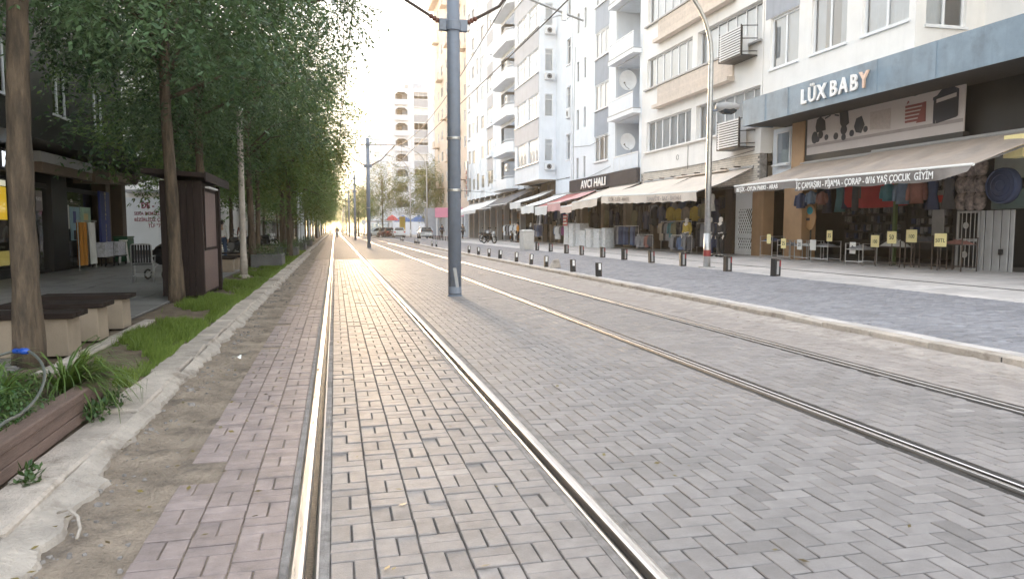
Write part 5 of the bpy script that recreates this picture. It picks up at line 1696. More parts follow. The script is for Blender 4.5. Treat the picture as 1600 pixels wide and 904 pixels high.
# --- white apartment block that closes the street, seen front on
b = thing('apartment_block', 'white apartment block with arched balconies facing the viewer where the street bends', 'building', (11.7, 156, 0))
W = 15.0
holes, bal = [], []
for k in range(8):
    z = 4.8 + 3.15 * k
    bal.append((.9, 3.4, z + .2, z + 2.6))
    holes.append((4.7, 7.6, z + 1.3, z + 2.7))
    bal.append((8.9, 11.2, z + .2, z + 2.6))
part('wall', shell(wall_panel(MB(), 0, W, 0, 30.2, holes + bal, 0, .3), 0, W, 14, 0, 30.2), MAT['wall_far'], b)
for i, hh in enumerate(holes):
    window(b, hh[0], hh[2], 2.9, 1.4, 3, lvl=0, mode=('full', 'blind', 'none')[i % 3], sill=False)
    part('spandrel_panel', MB().box(4.7, 7.6, -.02, .02, hh[2] - 1.55, hh[2] - .06), MAT['spandrel'], b)
for i, hh in enumerate(bal):
    o = part('balcony', MB().box(hh[0], hh[1], .301, 1.6, hh[2] - .1, hh[2]).box(hh[0] - .1, hh[1] + .1, 1.6, 1.7, hh[2], hh[3]).box(hh[0] - .1, hh[0], .301, 1.6, hh[2], hh[3]).box(hh[1], hh[1] + .1, .301, 1.6, hh[2], hh[3]), MAT['spandrel'], b)
    part('balcony_door', MB().box(hh[0] + .5, hh[0] + 1.5, 1.55, 1.598, hh[2], hh[3] - .3), MAT['interior_mid'], o)
    part('parapet', MB().box(hh[0] - .1, hh[1] + .1, -.5, -.4, hh[2] - .2, hh[2] + .85).box(hh[0] - .1, hh[1] + .1, -.399, -.002, hh[2] - .2, hh[2] - .05), MAT['wall_far'], o)
    part('arch_corner', MB().prism([(hh[0], hh[3]), (hh[0] + .6, hh[3]), (hh[0], hh[3] - .5)], 'y', .0, .25).prism([(hh[1], hh[3]), (hh[1], hh[3] - .5), (hh[1] - .6, hh[3])], 'y', .0, .25), MAT['wall_far'], o)
window(b, 2.0, 2.2, 2.6, 2.0, 3, lvl=1, mode='none', sill=False)
part('roof_hut', MB().box(5, 7, 5, 8, 30.2, 32.2).box(9.5, 10.8, 3, 5, 30.2, 31.4), MAT['spandrel'], b)
part('roof_tank', MB().lathe([(.5, 30.2), (.5, 31.5)], (3.5, 3, 0), 12), MAT['grey_clad'], b)
b = thing('apartment_block', 'faint pale apartment block beyond the arched balcony block, beside the sky', 'building', (9.2, 205, 0))
hh_ = [(u, u + 1.6, z, z + 1.6) for u in (1.5, 5, 8.5) for z in np.arange(4, 25, 3.3)]
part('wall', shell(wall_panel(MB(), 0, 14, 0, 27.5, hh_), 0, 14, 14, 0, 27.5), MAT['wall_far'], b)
for q in hh_:
    window(b, q[0], q[2], 1.6, 1.6, 2, lvl=0, mode='full', sill=False)
# ------------------------------------------------------------------ awnings, goods and stands before the shops
def awning(y1, y0, xf, zf, xb, zb, mat, vh, label, vmat=None, txt=None, tm='letter_white', ts=.24, seed=1, sag=.05, torn=False, scal=False, tsx=1.0, toff=.15, zf2=None):
    """y1 far end, y0 near end; u runs from the far end"""
    L = y1 - y0
    dx = xf - xb
    zf2 = zf if zf2 is None else zf2
    a = thing('shop_awning', label, 'awning', (xb, y1, 0), -PI / 2, 'cloth awnings along the shops')
    def Z(u, v):
        return (zf + (zf2 - zf) * u) * v + zb * (1 - v)
    def cloth(u, v):
        f = .035 * math.sin(u * L * 2.6 + v * 3 + seed) * math.sin(PI * v) + .018 * math.sin(u * L * 7 + seed * 2 - v * 5) * math.sin(PI * v)
        return u * L, dx * v, Z(u, v) - sag * math.sin(PI * v) * (1 + .4 * math.sin(u * 9 + seed)) + f
    n = max(14, int(L * 7))
    part('awning_cloth', MB().grid(cloth, n, 12), MAT[mat], a, smooth=True)
    def val(u, v):
        zz = zf + (zf2 - zf) * u
        b = vh * (1 - .12 * abs(math.sin(u * L * 3.2)) if scal else 1 + .05 * math.sin(u * L * 4 + seed))
        d = dx - .02 - .035 * v * math.sin(u * L * 3.1 + seed)
        x = u * L
        if torn and u > .86:
            k = (u - .86) / .14
            b *= 1 - .55 * k
            d -= .1 * k * v
        return x, d, zz - .02 - b * v
    vp = part('valance', MB().grid(val, n * 2, 5), MAT[vmat or mat], a, smooth=True)
    part('front_bar', MB().tube([(-.02, dx, zf), (L + .02, dx, zf2)], .035, 8), MAT['canvas_white'], a)
    part('roller_tube', MB().tube([(0, .0, zb + .03), (L, .0, zb + .03)], .06, 8), MAT['grey_clad'], a)
    for u in (.3, L - .3):
        zz = zf + (zf2 - zf) * u / L
        part('folding_arm', MB().tube([(u, .05, zb - .12), (u + .35 * (1 if u < L / 2 else -1), dx * .5, (zb + zz) / 2 - .2), (u, dx + .05, zz - .03)], .025, 6), MAT['grey_clad'], a)
    if txt:
        # letters follow the hanging cloth, each just proud of it
        o = text('valance_lettering', txt, MAT[tm], vp, (toff, dx - .075, zf - vh * .5 - ts * .36 - .02), ts, ex=.004, bold=.012, sx=tsx)
        o.rotation_euler = (PI / 2, -math.atan2(zf2 - zf, L), 0)
    return a


awning(20.5, 13.94, 14.0, 2.95, 16.7, 3.86, 'canvas', .30, 'broad greige awning of the baby shop with a torn folded end near the steel gate', 'valance', 'İÇ ÇAMAŞIRI - PİJAMA - ÇORAP - 0/16 YAŞ ÇOCUK  GİYİM', ts=.255, tsx=.80, torn=True, zf2=2.90, toff=.08)
awning(24.2, 20.52, 14.02, 2.97, 16.7, 3.80, 'canvas', .24, 'smaller greige awning beside the lattice door, lettered for cots and playpens', 'valance', 'BEŞİK - OYUN PARKI - ARAB', ts=.21, tsx=.93, seed=4, toff=.25)
awning(32.05, 27.05, 14.0, 3.02, 16.5, 3.92, 'canvas_cream', .38, 'cream scalloped awning nearest the curved street lamp', None, 'TUHAFİYE - BAY - BAYAN', 'ink_grey', .26, seed=2, scal=True, tsx=1.15, zf2=2.93, toff=.3)
awning(37.85, 32.08, 14.0, 3.20, 16.5, 3.95, 'canvas_cream', .40, 'cream awning beside the carpet shop sign', None, 'GİYİM - ELBİSE - MANTO', 'canvas', .25, seed=6, scal=True, zf2=3.03, toff=1.2)
awning(42.9, 38.45, 14.0, 3.02, 16.4, 3.95, 'canvas_cream', .42, 'plain cream awning below the white carpet shop letters', seed=7, zf2=3.13)
awning(45.2, 42.95, 14.0, 2.84, 16.4, 3.8, 'canvas_peach', .40, 'short peach awning beside the plain cream one', seed=8)
awning(48.2, 45.3, 14.0, 3.12, 16.4, 3.9, 'canvas_pink', .5, 'pale pink awning beside the red one', seed=9)
awning(51.5, 48.3, 14.0, 2.97, 16.4, 3.9, 'canvas_red', .55, 'dusty red awning with a pale valance', 'canvas_white', seed=10)
awning(55.6, 51.8, 14.0, 3.1, 16.6, 4.0, 'canvas_white', .5, 'short white awning below the bay, beside the red one', seed=11)
awning(59.3, 55.7, 14.0, 3.5, 16.6, 4.4, 'canvas_white', .45, 'white awning below the far corner of the bay', seed=12)
awning(67.5, 60.5, 14.0, 3.55, 16.6, 4.9, 'canvas_dark', .12, 'dark sloping awning over the mannequin shop', seed=13, sag=.02)
awning(74, 67.8, 14.2, 3.4, 16.6, 4.6, 'canvas_dark', .12, 'dark awning behind the parked motorcycle', seed=14, sag=.02)
awning(82, 74.5, 14.0, 3.35, 16.6, 4.5, 'canvas_white', .3, 'long pale awning just beyond the nearest catenary pole', seed=15)
awning(92, 83, 14.2, 3.3, 16.6, 4.4, 'canvas_white', .35, 'pale awning next to the pink shop fascia', seed=16)
s = thing('shop_sign', 'white raised letters on a dark shop fascia behind the mannequins', 'sign', (16.3, 66.8, 2.95), -PI / 2)
part('sign_board', MB().box(0, 6.2, -.08, .08, 0, .75), MAT['sign_dark'], s, bev=.01)
text('sign_letters', 'BANGAT', MAT['letter_white'], s, (.9, -.12, .1), .8, ex=.03, bold=.025, sx=1.15)
s = thing('shop_sign', 'pink shop fascia at the far end of the awning row', 'sign', (13.2, 100, 2.95), -.5)
part('sign_board', MB().box(0, 1.9, 0, .4, 0, 1.3), MAT['pink_sign'], s, bev=.02)
part('sign_board', MB().box(1.92, 4.2, -.02, .4, .1, 1.3), MAT['pink_sign'], s, bev=.02)
part('sign_stand', MB().box(.1, .3, .1, .3, -2.8, -.002).box(3.7, 3.9, .1, .3, -2.8, -.002), MAT['white_metal'], s)

# dark shop window line and hanging stock
def shelf_stock(name, label, x, y1, y0, z0, z1, pitch, cols, seed, d=.03):
    g = random.Random(seed)
    t = thing(name, label, 'shop stock', (x + .5, y1, 0), -PI / 2)
    L = y1 - y0
    part('back_panel', MB().box(0, L, .1, .14, z0 - .1, z1 + .1), MAT['shade_black'], t)
    for ci, c in enumerate(cols):
        mb = MB()
        z = z1
        r = 0
        while z > z0 + pitch * .6:
            u = g.random() * .1
            while u < L - .1:
                w = g.uniform(.10, .2)
                if g.randrange(len(cols)) == ci and g.random() < .85:
                    hgt = pitch * g.uniform(.55, .85)
                    mb.box(u, min(L, u + w * .85), -d - g.random() * .05, .05, z - hgt, z)
                u += w
            z -= pitch
            r += 1
        if mb.f:
            o = part('hanging_pack', mb, MAT[c], t)
            o['kind'] = 'stuff'
    return t

mk('stock_dim', (.10, .10, .11), rough=.6, var=.5, vs=16, bump=0)
shelf_stock('stock_wall', 'rows of small pale packs hung on the back panel of the baby shop', 17.75, 20.6, 17.6, .9, 3.4, .27, ['cloth_grey', 'cloth_charcoal', 'stock_dim', 'cloth_black', 'cloth_navy', 'stock_dim'], 3)
shelf_stock('stock_wall', 'shelves of dim packs behind the orange oval sign in the baby shop', 17.85, 24.0, 20.9, .9, 2.5, .3, ['stock_dim', 'cloth_charcoal', 'cloth_navy', 'stock_dim', 'cloth_black'], 4)
shelf_stock('stock_wall', 'dark hung garments filling the clothes shop behind the racks', 18.0, 37.6, 30.6, .5, 3.0, .8, ['cloth_navy', 'cloth_black', 'cloth_charcoal', 'cloth_black'], 5)
shelf_stock('stock_wall', 'dim rolled carpets stacked in the carpet shop', 18.0, 49.5, 39, .4, 3.4, .55, ['cloth_grey', 'cloth_charcoal', 'stock_dim', 'cloth_black', 'cloth_black'], 6)
shelf_stock('stock_wall', 'mixed stock in the shop under the red awning', 17.9, 54.5, 50.9, .4, 3.0, .6, ['cloth_grey', 'cloth_white', 'cloth_black', 'cloth_teal', 'cloth_black'], 7)
shelf_stock('stock_wall', 'mixed goods in the shop below the projecting bay', 17.9, 63, 55, .4, 3.0, .6, ['cloth_grey', 'cloth_white', 'cloth_black', 'cloth_beige', 'cloth_black'], 8)
shelf_stock('stock_wall', 'orange and brown goods in the shop behind the nearest catenary pole', 17.6, 82, 72, .4, 3.0, .7, ['orange_fabric', 'cloth_beige', 'cloth_black', 'brown_clad', 'cloth_charcoal'], 9)

# garments
def garment(kind, w=.4, L=.7, seed=0):
    g = random.Random(seed)
    mb = MB()
    def ring(z, hw, hd, ph, cx=0):
        return [(cx + hw * math.cos(2 * PI * k / 14) * (1 + .06 * math.sin(5 * 2 * PI * k / 14 + ph)), hd * math.sin(2 * PI * k / 14) * (1 + .3 * math.sin(4 * 2 * PI * k / 14 + ph + z * 3)), z) for k in range(14)]
    def loft(secs, cx=0):
        b = len(mb.v)
        for z, hw, hd in secs:
            mb.v += ring(z, hw, hd, g.random() * .6 + seed, cx)
        for i in range(len(secs) - 1):
            for k in range(14):
                mb.f.append((b + i * 14 + k, b + i * 14 + (k + 1) % 14, b + (i + 1) * 14 + (k + 1) % 14, b + (i + 1) * 14 + k))
        mb.f.append(tuple(b + k for k in range(14)))
        mb.f.append(tuple(b + (len(secs) - 1) * 14 + k for k in range(14))[::-1])
    h = w / 2
    if kind == 'trousers':
        loft([(0, h * .8, .05), (-.06, h * .85, .06), (-.28, h * .95, .07)])
        for s in (-1, 1):
            loft([(-.24, h * .48, .065), (-.5, h * .42, .055), (-L, h * .38, .05)], s * h * .47)
    elif kind == 'dress':
        loft([(0, h * .3, .04), (-.05, h * .75, .06), (-.2, h * .8, .075), (-.45, h * .62, .07), (-L, h * 1.15, .12)])
    else:
        loft([(0, h * .25, .04), (-.05, h * .8, .06), (-.12, h * .92, .08), (-.35, h * .82, .085), (-L, h * .88, .09)])
        for s in (-1, 1):
            mb.tube([(s * h * .85, 0, -.07), (s * h * 1.08, 0, -.25), (s * h * 1.12, -.02, -min(L * .85, .55))], [.055, .06, .045], 8)
    return mb.mesh('garment', True)

G = {k: garment(*a) for k, a in dict(trousers=('trousers', .36, 1.0, 1), trousers2=('trousers', .33, .95, 2), top=('top', .42, .62, 3), top2=('top', .4, .55, 4), dress=('dress', .42, .95, 5), coat=('top', .46, .9, 6), kids=('top', .3, .42, 7), kidstr=('trousers', .25, .5, 8)).items()}
GWORD = dict(trousers='trousers', trousers2='slim trousers', top='jacket', top2='shirt', dress='dress', coat='long coat', kids='small top', kidstr='small trousers')


def rack(x, y1, n, items, zr_, desc, where, step=.2, h=1.25, turn=.9):
    L = n * step
    z0 = zr(x) + .006
    t = thing('clothes_rack', f'metal clothes rack of {desc} {where}', 'clothes rack', (x, y1, z0), -PI / 2, 'clothes racks before the shops')
    for u in (0, L):
        part('rack_upright', MB().tube([(u, 0, .05), (u, 0, h)], .016, 6), MAT['galv'], t)
        part('rack_foot', MB().tube([(u, -.25, .03), (u, .25, .03)], .016, 6), MAT['galv'], t)
    part('rack_rail', MB().tube([(-.03, 0, h), (L + .03, 0, h)], .016, 6), MAT['galv'], t)
    for i in range(n):
        k, c = items[i % len(items)]
        o = place('garment', G[k].copy(), None, None, (x + random.uniform(-.03, .03), y1 - (i + .5) * step, z0 + h - .04), (0, 0, -PI / 2 + turn + random.uniform(-.15, .15)))
        o.data.materials.append(MAT['cloth_' + c])
        tag(o, f'{c} {GWORD[k]} {NTH[i]} from the far end of the rack {where}', 'garment', 'garments on the shop racks')

rack(15.75, 40.3, 10, [('trousers', 'charcoal'), ('trousers', 'grey'), ('trousers', 'navy'), ('trousers', 'navy'), ('trousers', 'denim'), ('trousers', 'navy'), ('trousers2', 'black'), ('trousers', 'denim'), ('trousers', 'navy'), ('trousers', 'black')], 0, 'dark trousers', 'beside the white wrapped bundles', .34, 1.3, .25)
rack(15.6, 36.7, 4, [('top', 'grey'), ('top', 'grey'), ('top', 'rose'), ('top2', 'charcoal')], 0, 'low jackets', 'just past the dark trousers', .5, .85, .3)
rack(16.0, 34.6, 9, [('coat', 'beige'), ('coat', 'black'), ('coat', 'grey'), ('coat', 'teal'), ('coat', 'olive'), ('trousers', 'black'), ('trousers', 'grey'), ('coat', 'charcoal'), ('trousers', 'black')], 0, 'long coats', 'below the yellow tops', .36, 1.5, .35)
rack(15.5, 32.4, 5, [('top', 'grey'), ('top', 'black'), ('top', 'denim'), ('top2', 'grey'), ('top', 'charcoal')], 0, 'low tops', 'beside the curved street lamp foot', .42, .85, .3)
rack(15.8, 30.4, 5, [('trousers', 'black'), ('trousers', 'grey'), ('trousers', 'grey'), ('trousers', 'navy'), ('trousers', 'navy')], 0, 'grey and black trousers', 'behind the curved street lamp', .36, 1.4, .2)
rack(15.6, 52.0, 7, [('top', 'sky'), ('coat', 'white'), ('coat', 'white'), ('top', 'grey'), ('top', 'purple'), ('top', 'purple'), ('coat', 'charcoal')], 0, 'purple and white tops', 'under the red awning', .5, 1.35, .3)
rack(15.6, 47.6, 3, [('top', 'purple'), ('dress', 'rose'), ('top', 'charcoal')], 0, 'short tops', 'by the pink awning', .45, 1.3, .3)
rack(15.6, 57.6, 4, [('dress', 'navy'), ('dress', 'grey'), ('coat', 'denim'), ('coat', 'navy')], 0, 'navy coats', 'below the white awning', .6, 1.5, .3)
rack(15.4, 67.5, 8, [('coat', 'white'), ('coat', 'black'), ('coat', 'grey'), ('dress', 'black'), ('coat', 'white'), ('coat', 'black'), ('top', 'grey'), ('coat', 'white')], 0, 'black and white coats', 'before the mannequin shop', .6, 1.5, .3)
# hung from the awnings and the shop fronts
for i, (x, y, z, k, c, s, lab) in enumerate([
        (16.6, 24.0, 2.75, 'kids', 'navy', 1.3, 'navy small top hung high beside the orange pillar'), (16.6, 23.4, 2.8, 'kids', 'sky', 1.1, 'dark blue small top hung under the smaller greige awning'),
        (16.6, 22.8, 2.75, 'kids', 'rose', 1.1, 'orange pink small top hung over the oval sign'), (16.6, 19.6, 2.85, 'kids', 'teal', 1.3, 'turquoise small top hung by the green post'),
        (16.6, 19.0, 2.85, 'top2', 'sky', 1.2, 'pale blue top hung under the broad awning'), (16.6, 18.45, 2.85, 'top2', 'rose', 1.2, 'pale patterned top hung under the broad awning'),
        (16.6, 17.85, 2.85, 'dress', 'navy', .9, 'navy wave patterned dress hung under the torn awning end'), (16.6, 17.3, 2.85, 'dress', 'charcoal', .9, 'charcoal dress hung next to the navy patterned one'),
        (16.5, 34.6, 2.55, 'top', 'yellow', 1.1, 'yellow top hung farthest along over the long coats'), (16.5, 33.7, 2.45, 'top', 'yellow', 1.1, 'yellow top hung second along over the long coats'),
        (16.5, 32.9, 2.5, 'top', 'beige', 1.1, 'beige top hung third along over the long coats'), (16.5, 32.0, 2.5, 'top', 'yellow', 1.1, 'yellow top hung closest to the lamp over the long coats'),
        (16.4, 36.2, 2.6, 'coat', 'black', 1.1, 'black coat hung over the low jackets'), (16.4, 31.0, 2.6, 'top', 'olive', 1.1, 'olive top hung behind the curved street lamp'),
        (16.4, 35.4, 2.6, 'coat', 'navy', 1.1, 'navy coat hung beside the black coat'), (16.4, 30.2, 3.0, 'dress', 'white', .8, 'white dress hung high by the lattice door')]):
    o = place('garment', G[k].copy(), None, None, (x, y, z), (0, 0, -PI / 2 + .3))
    o.data.materials.append(MAT['cloth_' + c])
    o.scale = (s, s, s)
    tag(o, lab, 'garment', 'garments hung over the shop fronts')
g_ = random.Random(12)
for (ya, yb, xg, zg, n, ks, cs, where) in ((38.2, 30.6, 16.95, 2.75, 20, ('coat', 'top', 'trousers', 'dress'), ('black', 'navy', 'charcoal', 'black', 'grey', 'denim'), 'under the cream awnings'),
                                 (49.8, 39.0, 17.3, 2.6, 12, ('coat', 'dress', 'coat'), ('black', 'charcoal', 'olive', 'navy'), 'in the carpet shop front'),
                                 (63.0, 51.2, 16.9, 2.9, 16, ('coat', 'top', 'dress'), ('black', 'navy', 'charcoal', 'white', 'grey'), 'below the projecting bay'),
                                 (24.9, 20.8, 17.5, 3.2, 8, ('top', 'coat', 'dress'), ('black', 'charcoal', 'navy', 'grey', 'teal'), 'beside the oval sign'),
                                 (20.3, 17.7, 17.6, 3.3, 6, ('top2', 'dress', 'coat'), ('grey', 'black', 'navy', 'charcoal'), 'over the price cards')):
    for i in range(n):
        k, c = g_.choice(ks), g_.choice(cs)
        o = place('garment', G[k].copy(), None, None, (xg + g_.uniform(-.1, .1), ya + (yb - ya) * (i + .5) / n, zg + g_.uniform(-.15, .1)), (0, 0, -PI / 2 + g_.uniform(-.4, .4)))
        o.data.materials.append(MAT['cloth_' + c])
        o.scale = (1.15, 1.15, 1.15)
        tag(o, f'{c} {GWORD[k]} hung high {where}, {ORD[n - 1 - i]} to the street lamp'.replace('nearest to the street lamp', 'at the near end'), 'garment', 'garments hung over the shop fronts')
tag(part('hanging_cloth', MB().grid(lambda u, v: (17.35 + .05 * math.sin(u * 12), 22.6 - u * 3.0, 2.2 + .75 * v - .06 * math.sin(u * 3) * (1 - v)), 24, 4), MAT['cloth_red'], None, smooth=True), 'broad dark red cloth hung across the baby shop behind the stands', 'cloth')
t = thing('oval_sign', 'orange oval sign with a turquoise disc at the baby shop front', 'sign', (16.85, 23.8, 1.45), -PI / 2)
part('sign_disc', MB().prism([(.33 * math.cos(a), .42 + .46 * math.sin(a)) for a in np.arange(0, 2 * PI, .26)], 'y', 0, .03), mk('oval_orange', (.42, .24, .11), rough=.5, bump=0), t)
part('turquoise_disc', MB().prism([(.17 * math.cos(a), .66 + .14 * math.sin(a)) for a in np.arange(0, 2 * PI, .35)], 'y', -.01, -.002), mk('turquoise', (.03, .30, .36), rough=.5, bump=0), t)
part('dark_stripe', MB().box(-.26, .0, -.008, -.002, .3, .4), MAT['ink_navy'], t)
part('sign_post', MB().tube([(0, .05, -1.12), (0, .05, .1)], .03, 6), MAT['dark_metal'], t)
tag(part('shop_post', MB().box(17.0, 17.1, 19.75, 19.85, .34, 4.08), mk('post_green', (.06, .10, .03), rough=.5), None), 'thin green post in the middle of the baby shop front', 'post')

# stands with price cards
def heap(w, d, h, seed):
    return MB().grid(lambda u, v: ((u - .5) * w * (1 + .04 * math.sin(v * 9 + seed)), (v - .5) * d * (1 + .05 * math.sin(u * 11 + seed)), h * (max(0, math.sin(PI * u) * math.sin(PI * v)) ** .5) * (.75 + .25 * noise2(u * 2, v * 2, 1.5, seed)) + .012 * math.sin(u * 40 + seed) * math.sin(v * 33) - .01), 22, 14).mesh('clothes_heap')
def stand(x, y, w, h, label, tube='galv'):
    z = zr(x) + .006
    t = thing('display_stand', label, 'display stand', (x, y, z), -PI / 2, 'display stands of the baby shop')
    for u in (-w / 2, w / 2):
        part('stand_frame', MB().tube([(u, -.25, 0), (u, -.25, h), (u, .25, h), (u, .25, 0)], .018, 6), MAT[tube], t)
    for k, (a, b_) in enumerate((((-w / 2, -.25), (w / 2, -.25)), ((-w / 2, .25), (w / 2, .25)))):
        part('stand_rail', MB().tube([(a[0], a[1], h - .18), (b_[0], b_[1], h - .18)], .014, 6).tube([(a[0], a[1], .12), (b_[0], b_[1], .12)], .012, 6), MAT[tube], t)
    part('stand_tray', MB().box(-w / 2 + .02, w / 2 - .02, -.23, .23, h - .2, h - .18), MAT['interior_mid'], t)
    return z
ST = [(16.3, 25.3, .8, .85, 'galv', 'navy', .16), (16.3, 24.15, .8, .72, 'galv', 'grey', .14), (16.3, 23.1, .8, .72, 'galv', 'white', .12), (16.3, 22.1, .9, .72, 'galv', 'grey', .14), (16.1, 20.1, .8, .68, 'galv', 'grey', .18),
      (16.4, 19.0, 1.0, .78, 'iron_brown', 'white', .25), (16.4, 17.8, 1.0, .95, 'iron_brown', 'charcoal', .2), (16.4, 16.7, .8, .9, 'iron_brown', 'rose', .16)]
for i, (x, y, w, h, tb, c, hh) in enumerate(ST):
    place_ = ('beside the lattice door pillar', 'second along from the lattice door', 'third along from the lattice door', 'before the dark red cloth', 'by the thin green post', 'with the white heap', 'under the torn awning end', 'next to the steel gate')[i]
    z = stand(x, y, w, h, f'low tube display stand {place_}', tb)
    o = place('clothes_heap', heap(w * .9, .44, hh, i * 1.7), MAT['cloth_' + c], None, (x, y, z + h - .175), (0, 0, -PI / 2))
    tag(o, f'heap of {c} clothes on the display stand {place_}', 'clothes', 'clothes heaped on the stands')
CARD = [(25.02, 1.07, 'yellow', ''), (24.07, .92, 'yellow', '25'), (23.11, .90, 'white', '20'), (22.35, .90, 'white', ''), (21.49, 1.22, 'yellow', '35'), (20.34, .85, 'white', '5'), (19.35, 1.08, 'yellow', '100'), (18.66, 1.2, 'yellow', '50'), (17.89, 1.25, 'yellow', '100'), (16.92, 1.15, 'yellow', '50TL')]
for i, (y, z, c, tx) in enumerate(CARD):
    t = thing('price_card', f'{c} handwritten price card on the baby shop stands, {NTH[i]} from the lattice door', 'price card', (15.98 if i < 9 else 16.05, y, z), -PI / 2 + random.uniform(-.1, .1), 'price cards on the stands')
    hw = .19 if i in (6, 7, 8, 9) else .15
    part('card_sheet', MB().box(-hw, hw, -.006, .006, -.18, .18), MAT['paper_' + c], t)
    if tx:
        text('card_figures', tx, MAT['ink_black'], t, (0, -.009, -.06), .2 if len(tx) < 3 else .15, ex=.002, align='CENTER')
    if i in (6, 7, 8, 9):
        part('card_stake', MB().tube([(0, .02, -z + .36), (0, .02, -.15)], .015, 5), MAT['iron_brown'], t)

# steel gate and the things over it
t = thing('steel_gate', 'grey barred steel gate with a folded panel beside the baby shop', 'gate', (16.95, 17.35, .325), -PI / 2)
for k in range(5):
    part('gate_bar', MB().tube([(.1 + k * .14, -.03, .03), (.1 + k * .14, -.03, 1.6)], .012, 6), MAT['galv'], t)
part('gate_frame', MB().box(.02, .07, 0, .05, 0, 1.62).box(.72, .78, 0, .05, 0, 1.62).box(.07, .72, 0, .05, .78, .86).box(.07, .72, 0, .05, 1.56, 1.62).box(.07, .72, 0, .05, 0, .06), MAT['grey_clad'], t)
for z in (.42, 1.22):
    part('gate_boss', MB().lathe([(.09, -.05), (.09, -.035), (.03, -.03)], (.38, 0, z), 14, 'y'), MAT['galv'], t)
for k in range(8):
    part('folded_slat', MB().box(.82 + k * .125, .82 + k * .125 + .105, .0 + .03 * (k % 2), .04 + .03 * (k % 2), 0, 1.62), MAT['grey_clad'], t, bev=.006)
part('gate_lock', MB().box(1.45, 1.55, -.05, -.005, .45, .6), MAT['dark_metal'], t)
t = thing('bag_bundle', 'bundle of dark and white patterned bags hung above the steel gate', 'bags', (16.8, 16.95, 2.0), -PI / 2)
pat = mk('bag_print', (.02, .018, .02), rough=.7, var=.2, col2=(.35, .28, .26), vs=7, bump=.2)
for k in range(9):
    part('printed_bag', MB().ball((.0 + .3 * (k % 3) - .1, .0, .2 + .45 * (k // 3)), (.2, .13, .27), 12, 8), pat, t, smooth=True)
t = thing('wall_fan', 'large dark round fan above the folded steel panel', 'fan', (16.6, 15.6, 2.55), -PI / 2)
part('fan_drum', MB().lathe([(.44, -.06), (.46, 0), (.46, .12), (.3, .2)], n=24, axis='y'), MAT['cloth_navy'], t, smooth=True)
part('fan_ring', MB().torus((0, -.07, 0), .42, .02, 'y', 26).torus((0, -.07, 0), .28, .012, 'y', 22).torus((0, -.07, 0), .14, .012, 'y', 16), MAT['cloth_navy'], t)
part('fan_bracket', MB().box(-.06, .06, .15, .35, -.1, .1), MAT['dark_metal'], t)
t = thing('wall_cabinet', 'dull green cabinet under the dark round fan', 'cabinet', (16.75, 16.05, 1.97), -PI / 2)
part('cabinet_body', MB().box(0, 1.1, 0, .35, 0, .5), mk('dull_green', (.05, .08, .075), rough=.5), t, bev=.01)
part('cabinet_door', MB().box(.04, 1.06, -.02, -.002, .04, .46), MAT['dull_green'], t, bev=.006)
t = thing('shop_notice', 'tall pale notice sheet with a red block beside the steel gate', 'notice', (16.75, 18.0, 1.25), -PI / 2)
part('notice_board', MB().box(0, .42, 0, .03, 0, 1.3), mk('notice_grey', (.22, .21, .21), rough=.6, bump=0), t)
part('red_block', MB().box(.08, .36, -.006, -.001, .95, 1.15), MAT['red'], t)
tag(part('wall_sign', MB().box(17.05, 17.1, 15.2, 16.3, 2.75, 3.35), mk('pale_sign', (.30, .32, .30), rough=.5, bump=0), None, bev=.01), 'pale rectangular sign high behind the dark round fan', 'sign')
tag(part('sign_box', MB().box(16.2, 16.6, 14.7, 15.25, 3.2, 3.75), MAT['paper_yellow'], None, bev=.01), 'yellow box sign hung at the torn awning end', 'sign')
# white wrapped bundles before the carpet shop
wrap = mk('wrap', (.66, .68, .70), rough=.55, var=.22, vs=9, bump=.3, bs=30)
WB = [(15.6, 48.2, 1.0, .7, 1.55), (15.6, 47.1, 1.0, .7, 1.5), (15.7, 46.0, 1.0, .7, 1.5), (15.6, 44.8, 1.1, .7, 1.05), (15.6, 43.6, 1.1, .7, 1.1), (15.65, 42.4, 1.0, .65, 1.15), (15.7, 41.3, .7, .6, 1.2)]
for i, (x, y, w, d, h) in enumerate(WB):
    mb = MB()
    mb.box(-w / 2, w / 2, -d / 2, d / 2, 0, h)
    o = part('wrapped_bundle', MB().grid(lambda u, v: ((abs(((u * 4) % 4) - (0 if u * 4 < 2 else 4)) if False else 0), 0, 0), 1, 1), wrap, None) if False else None
    m2 = MB()
    def bun(u, v):
        a = 2 * PI * u
        c_, s_ = math.cos(a), math.sin(a)
        k = 1 / max(abs(c_), abs(s_)) ** .82
        bul = 1 + .035 * math.sin(v * 9 + i) + .02 * math.sin(a * 5 + v * 14)
        return c_ * k * w / 2 * bul * .95, s_ * k * d / 2 * bul * .95, v * h
    m2.grid(bun, 32, 10)
    m2.f.append(tuple(len(m2.v) - 33 + q for q in range(32)))
    o = part('wrapped_bundle', m2, wrap, None, (x, y, zr(x) + .006), (0, 0, -PI / 2 + .05 * math.sin(i * 3)), smooth=False)
    tag(o, f'white plastic wrapped bundle before the carpet shop, {NTH[i]} from the red price board', 'bundle', 'white wrapped bundles before the carpet shop')
tag(part('folded_sack', MB().ball((15.6, 44.2, zr(15.6) + 1.13), (.35, .5, .1), 14, 6), MAT['cloth_white'], None, smooth=True), 'folded white sack lying on top of the lower wrapped bundles', 'sack')
t = thing('price_board', 'red and white price board standing on the far wrapped bundle', 'sign', (15.2, 48.6, 1.65), -PI / 2)
part('board_sheet', MB().box(0, .95, 0, .03, 0, .75), MAT['red'], t)
for k in range(3):
    part('white_line', MB().box(.1, .85 - .15 * (k == 1), -.005, -.001, .12 + k * .22, .22 + k * .22), MAT['paper_white'], t)
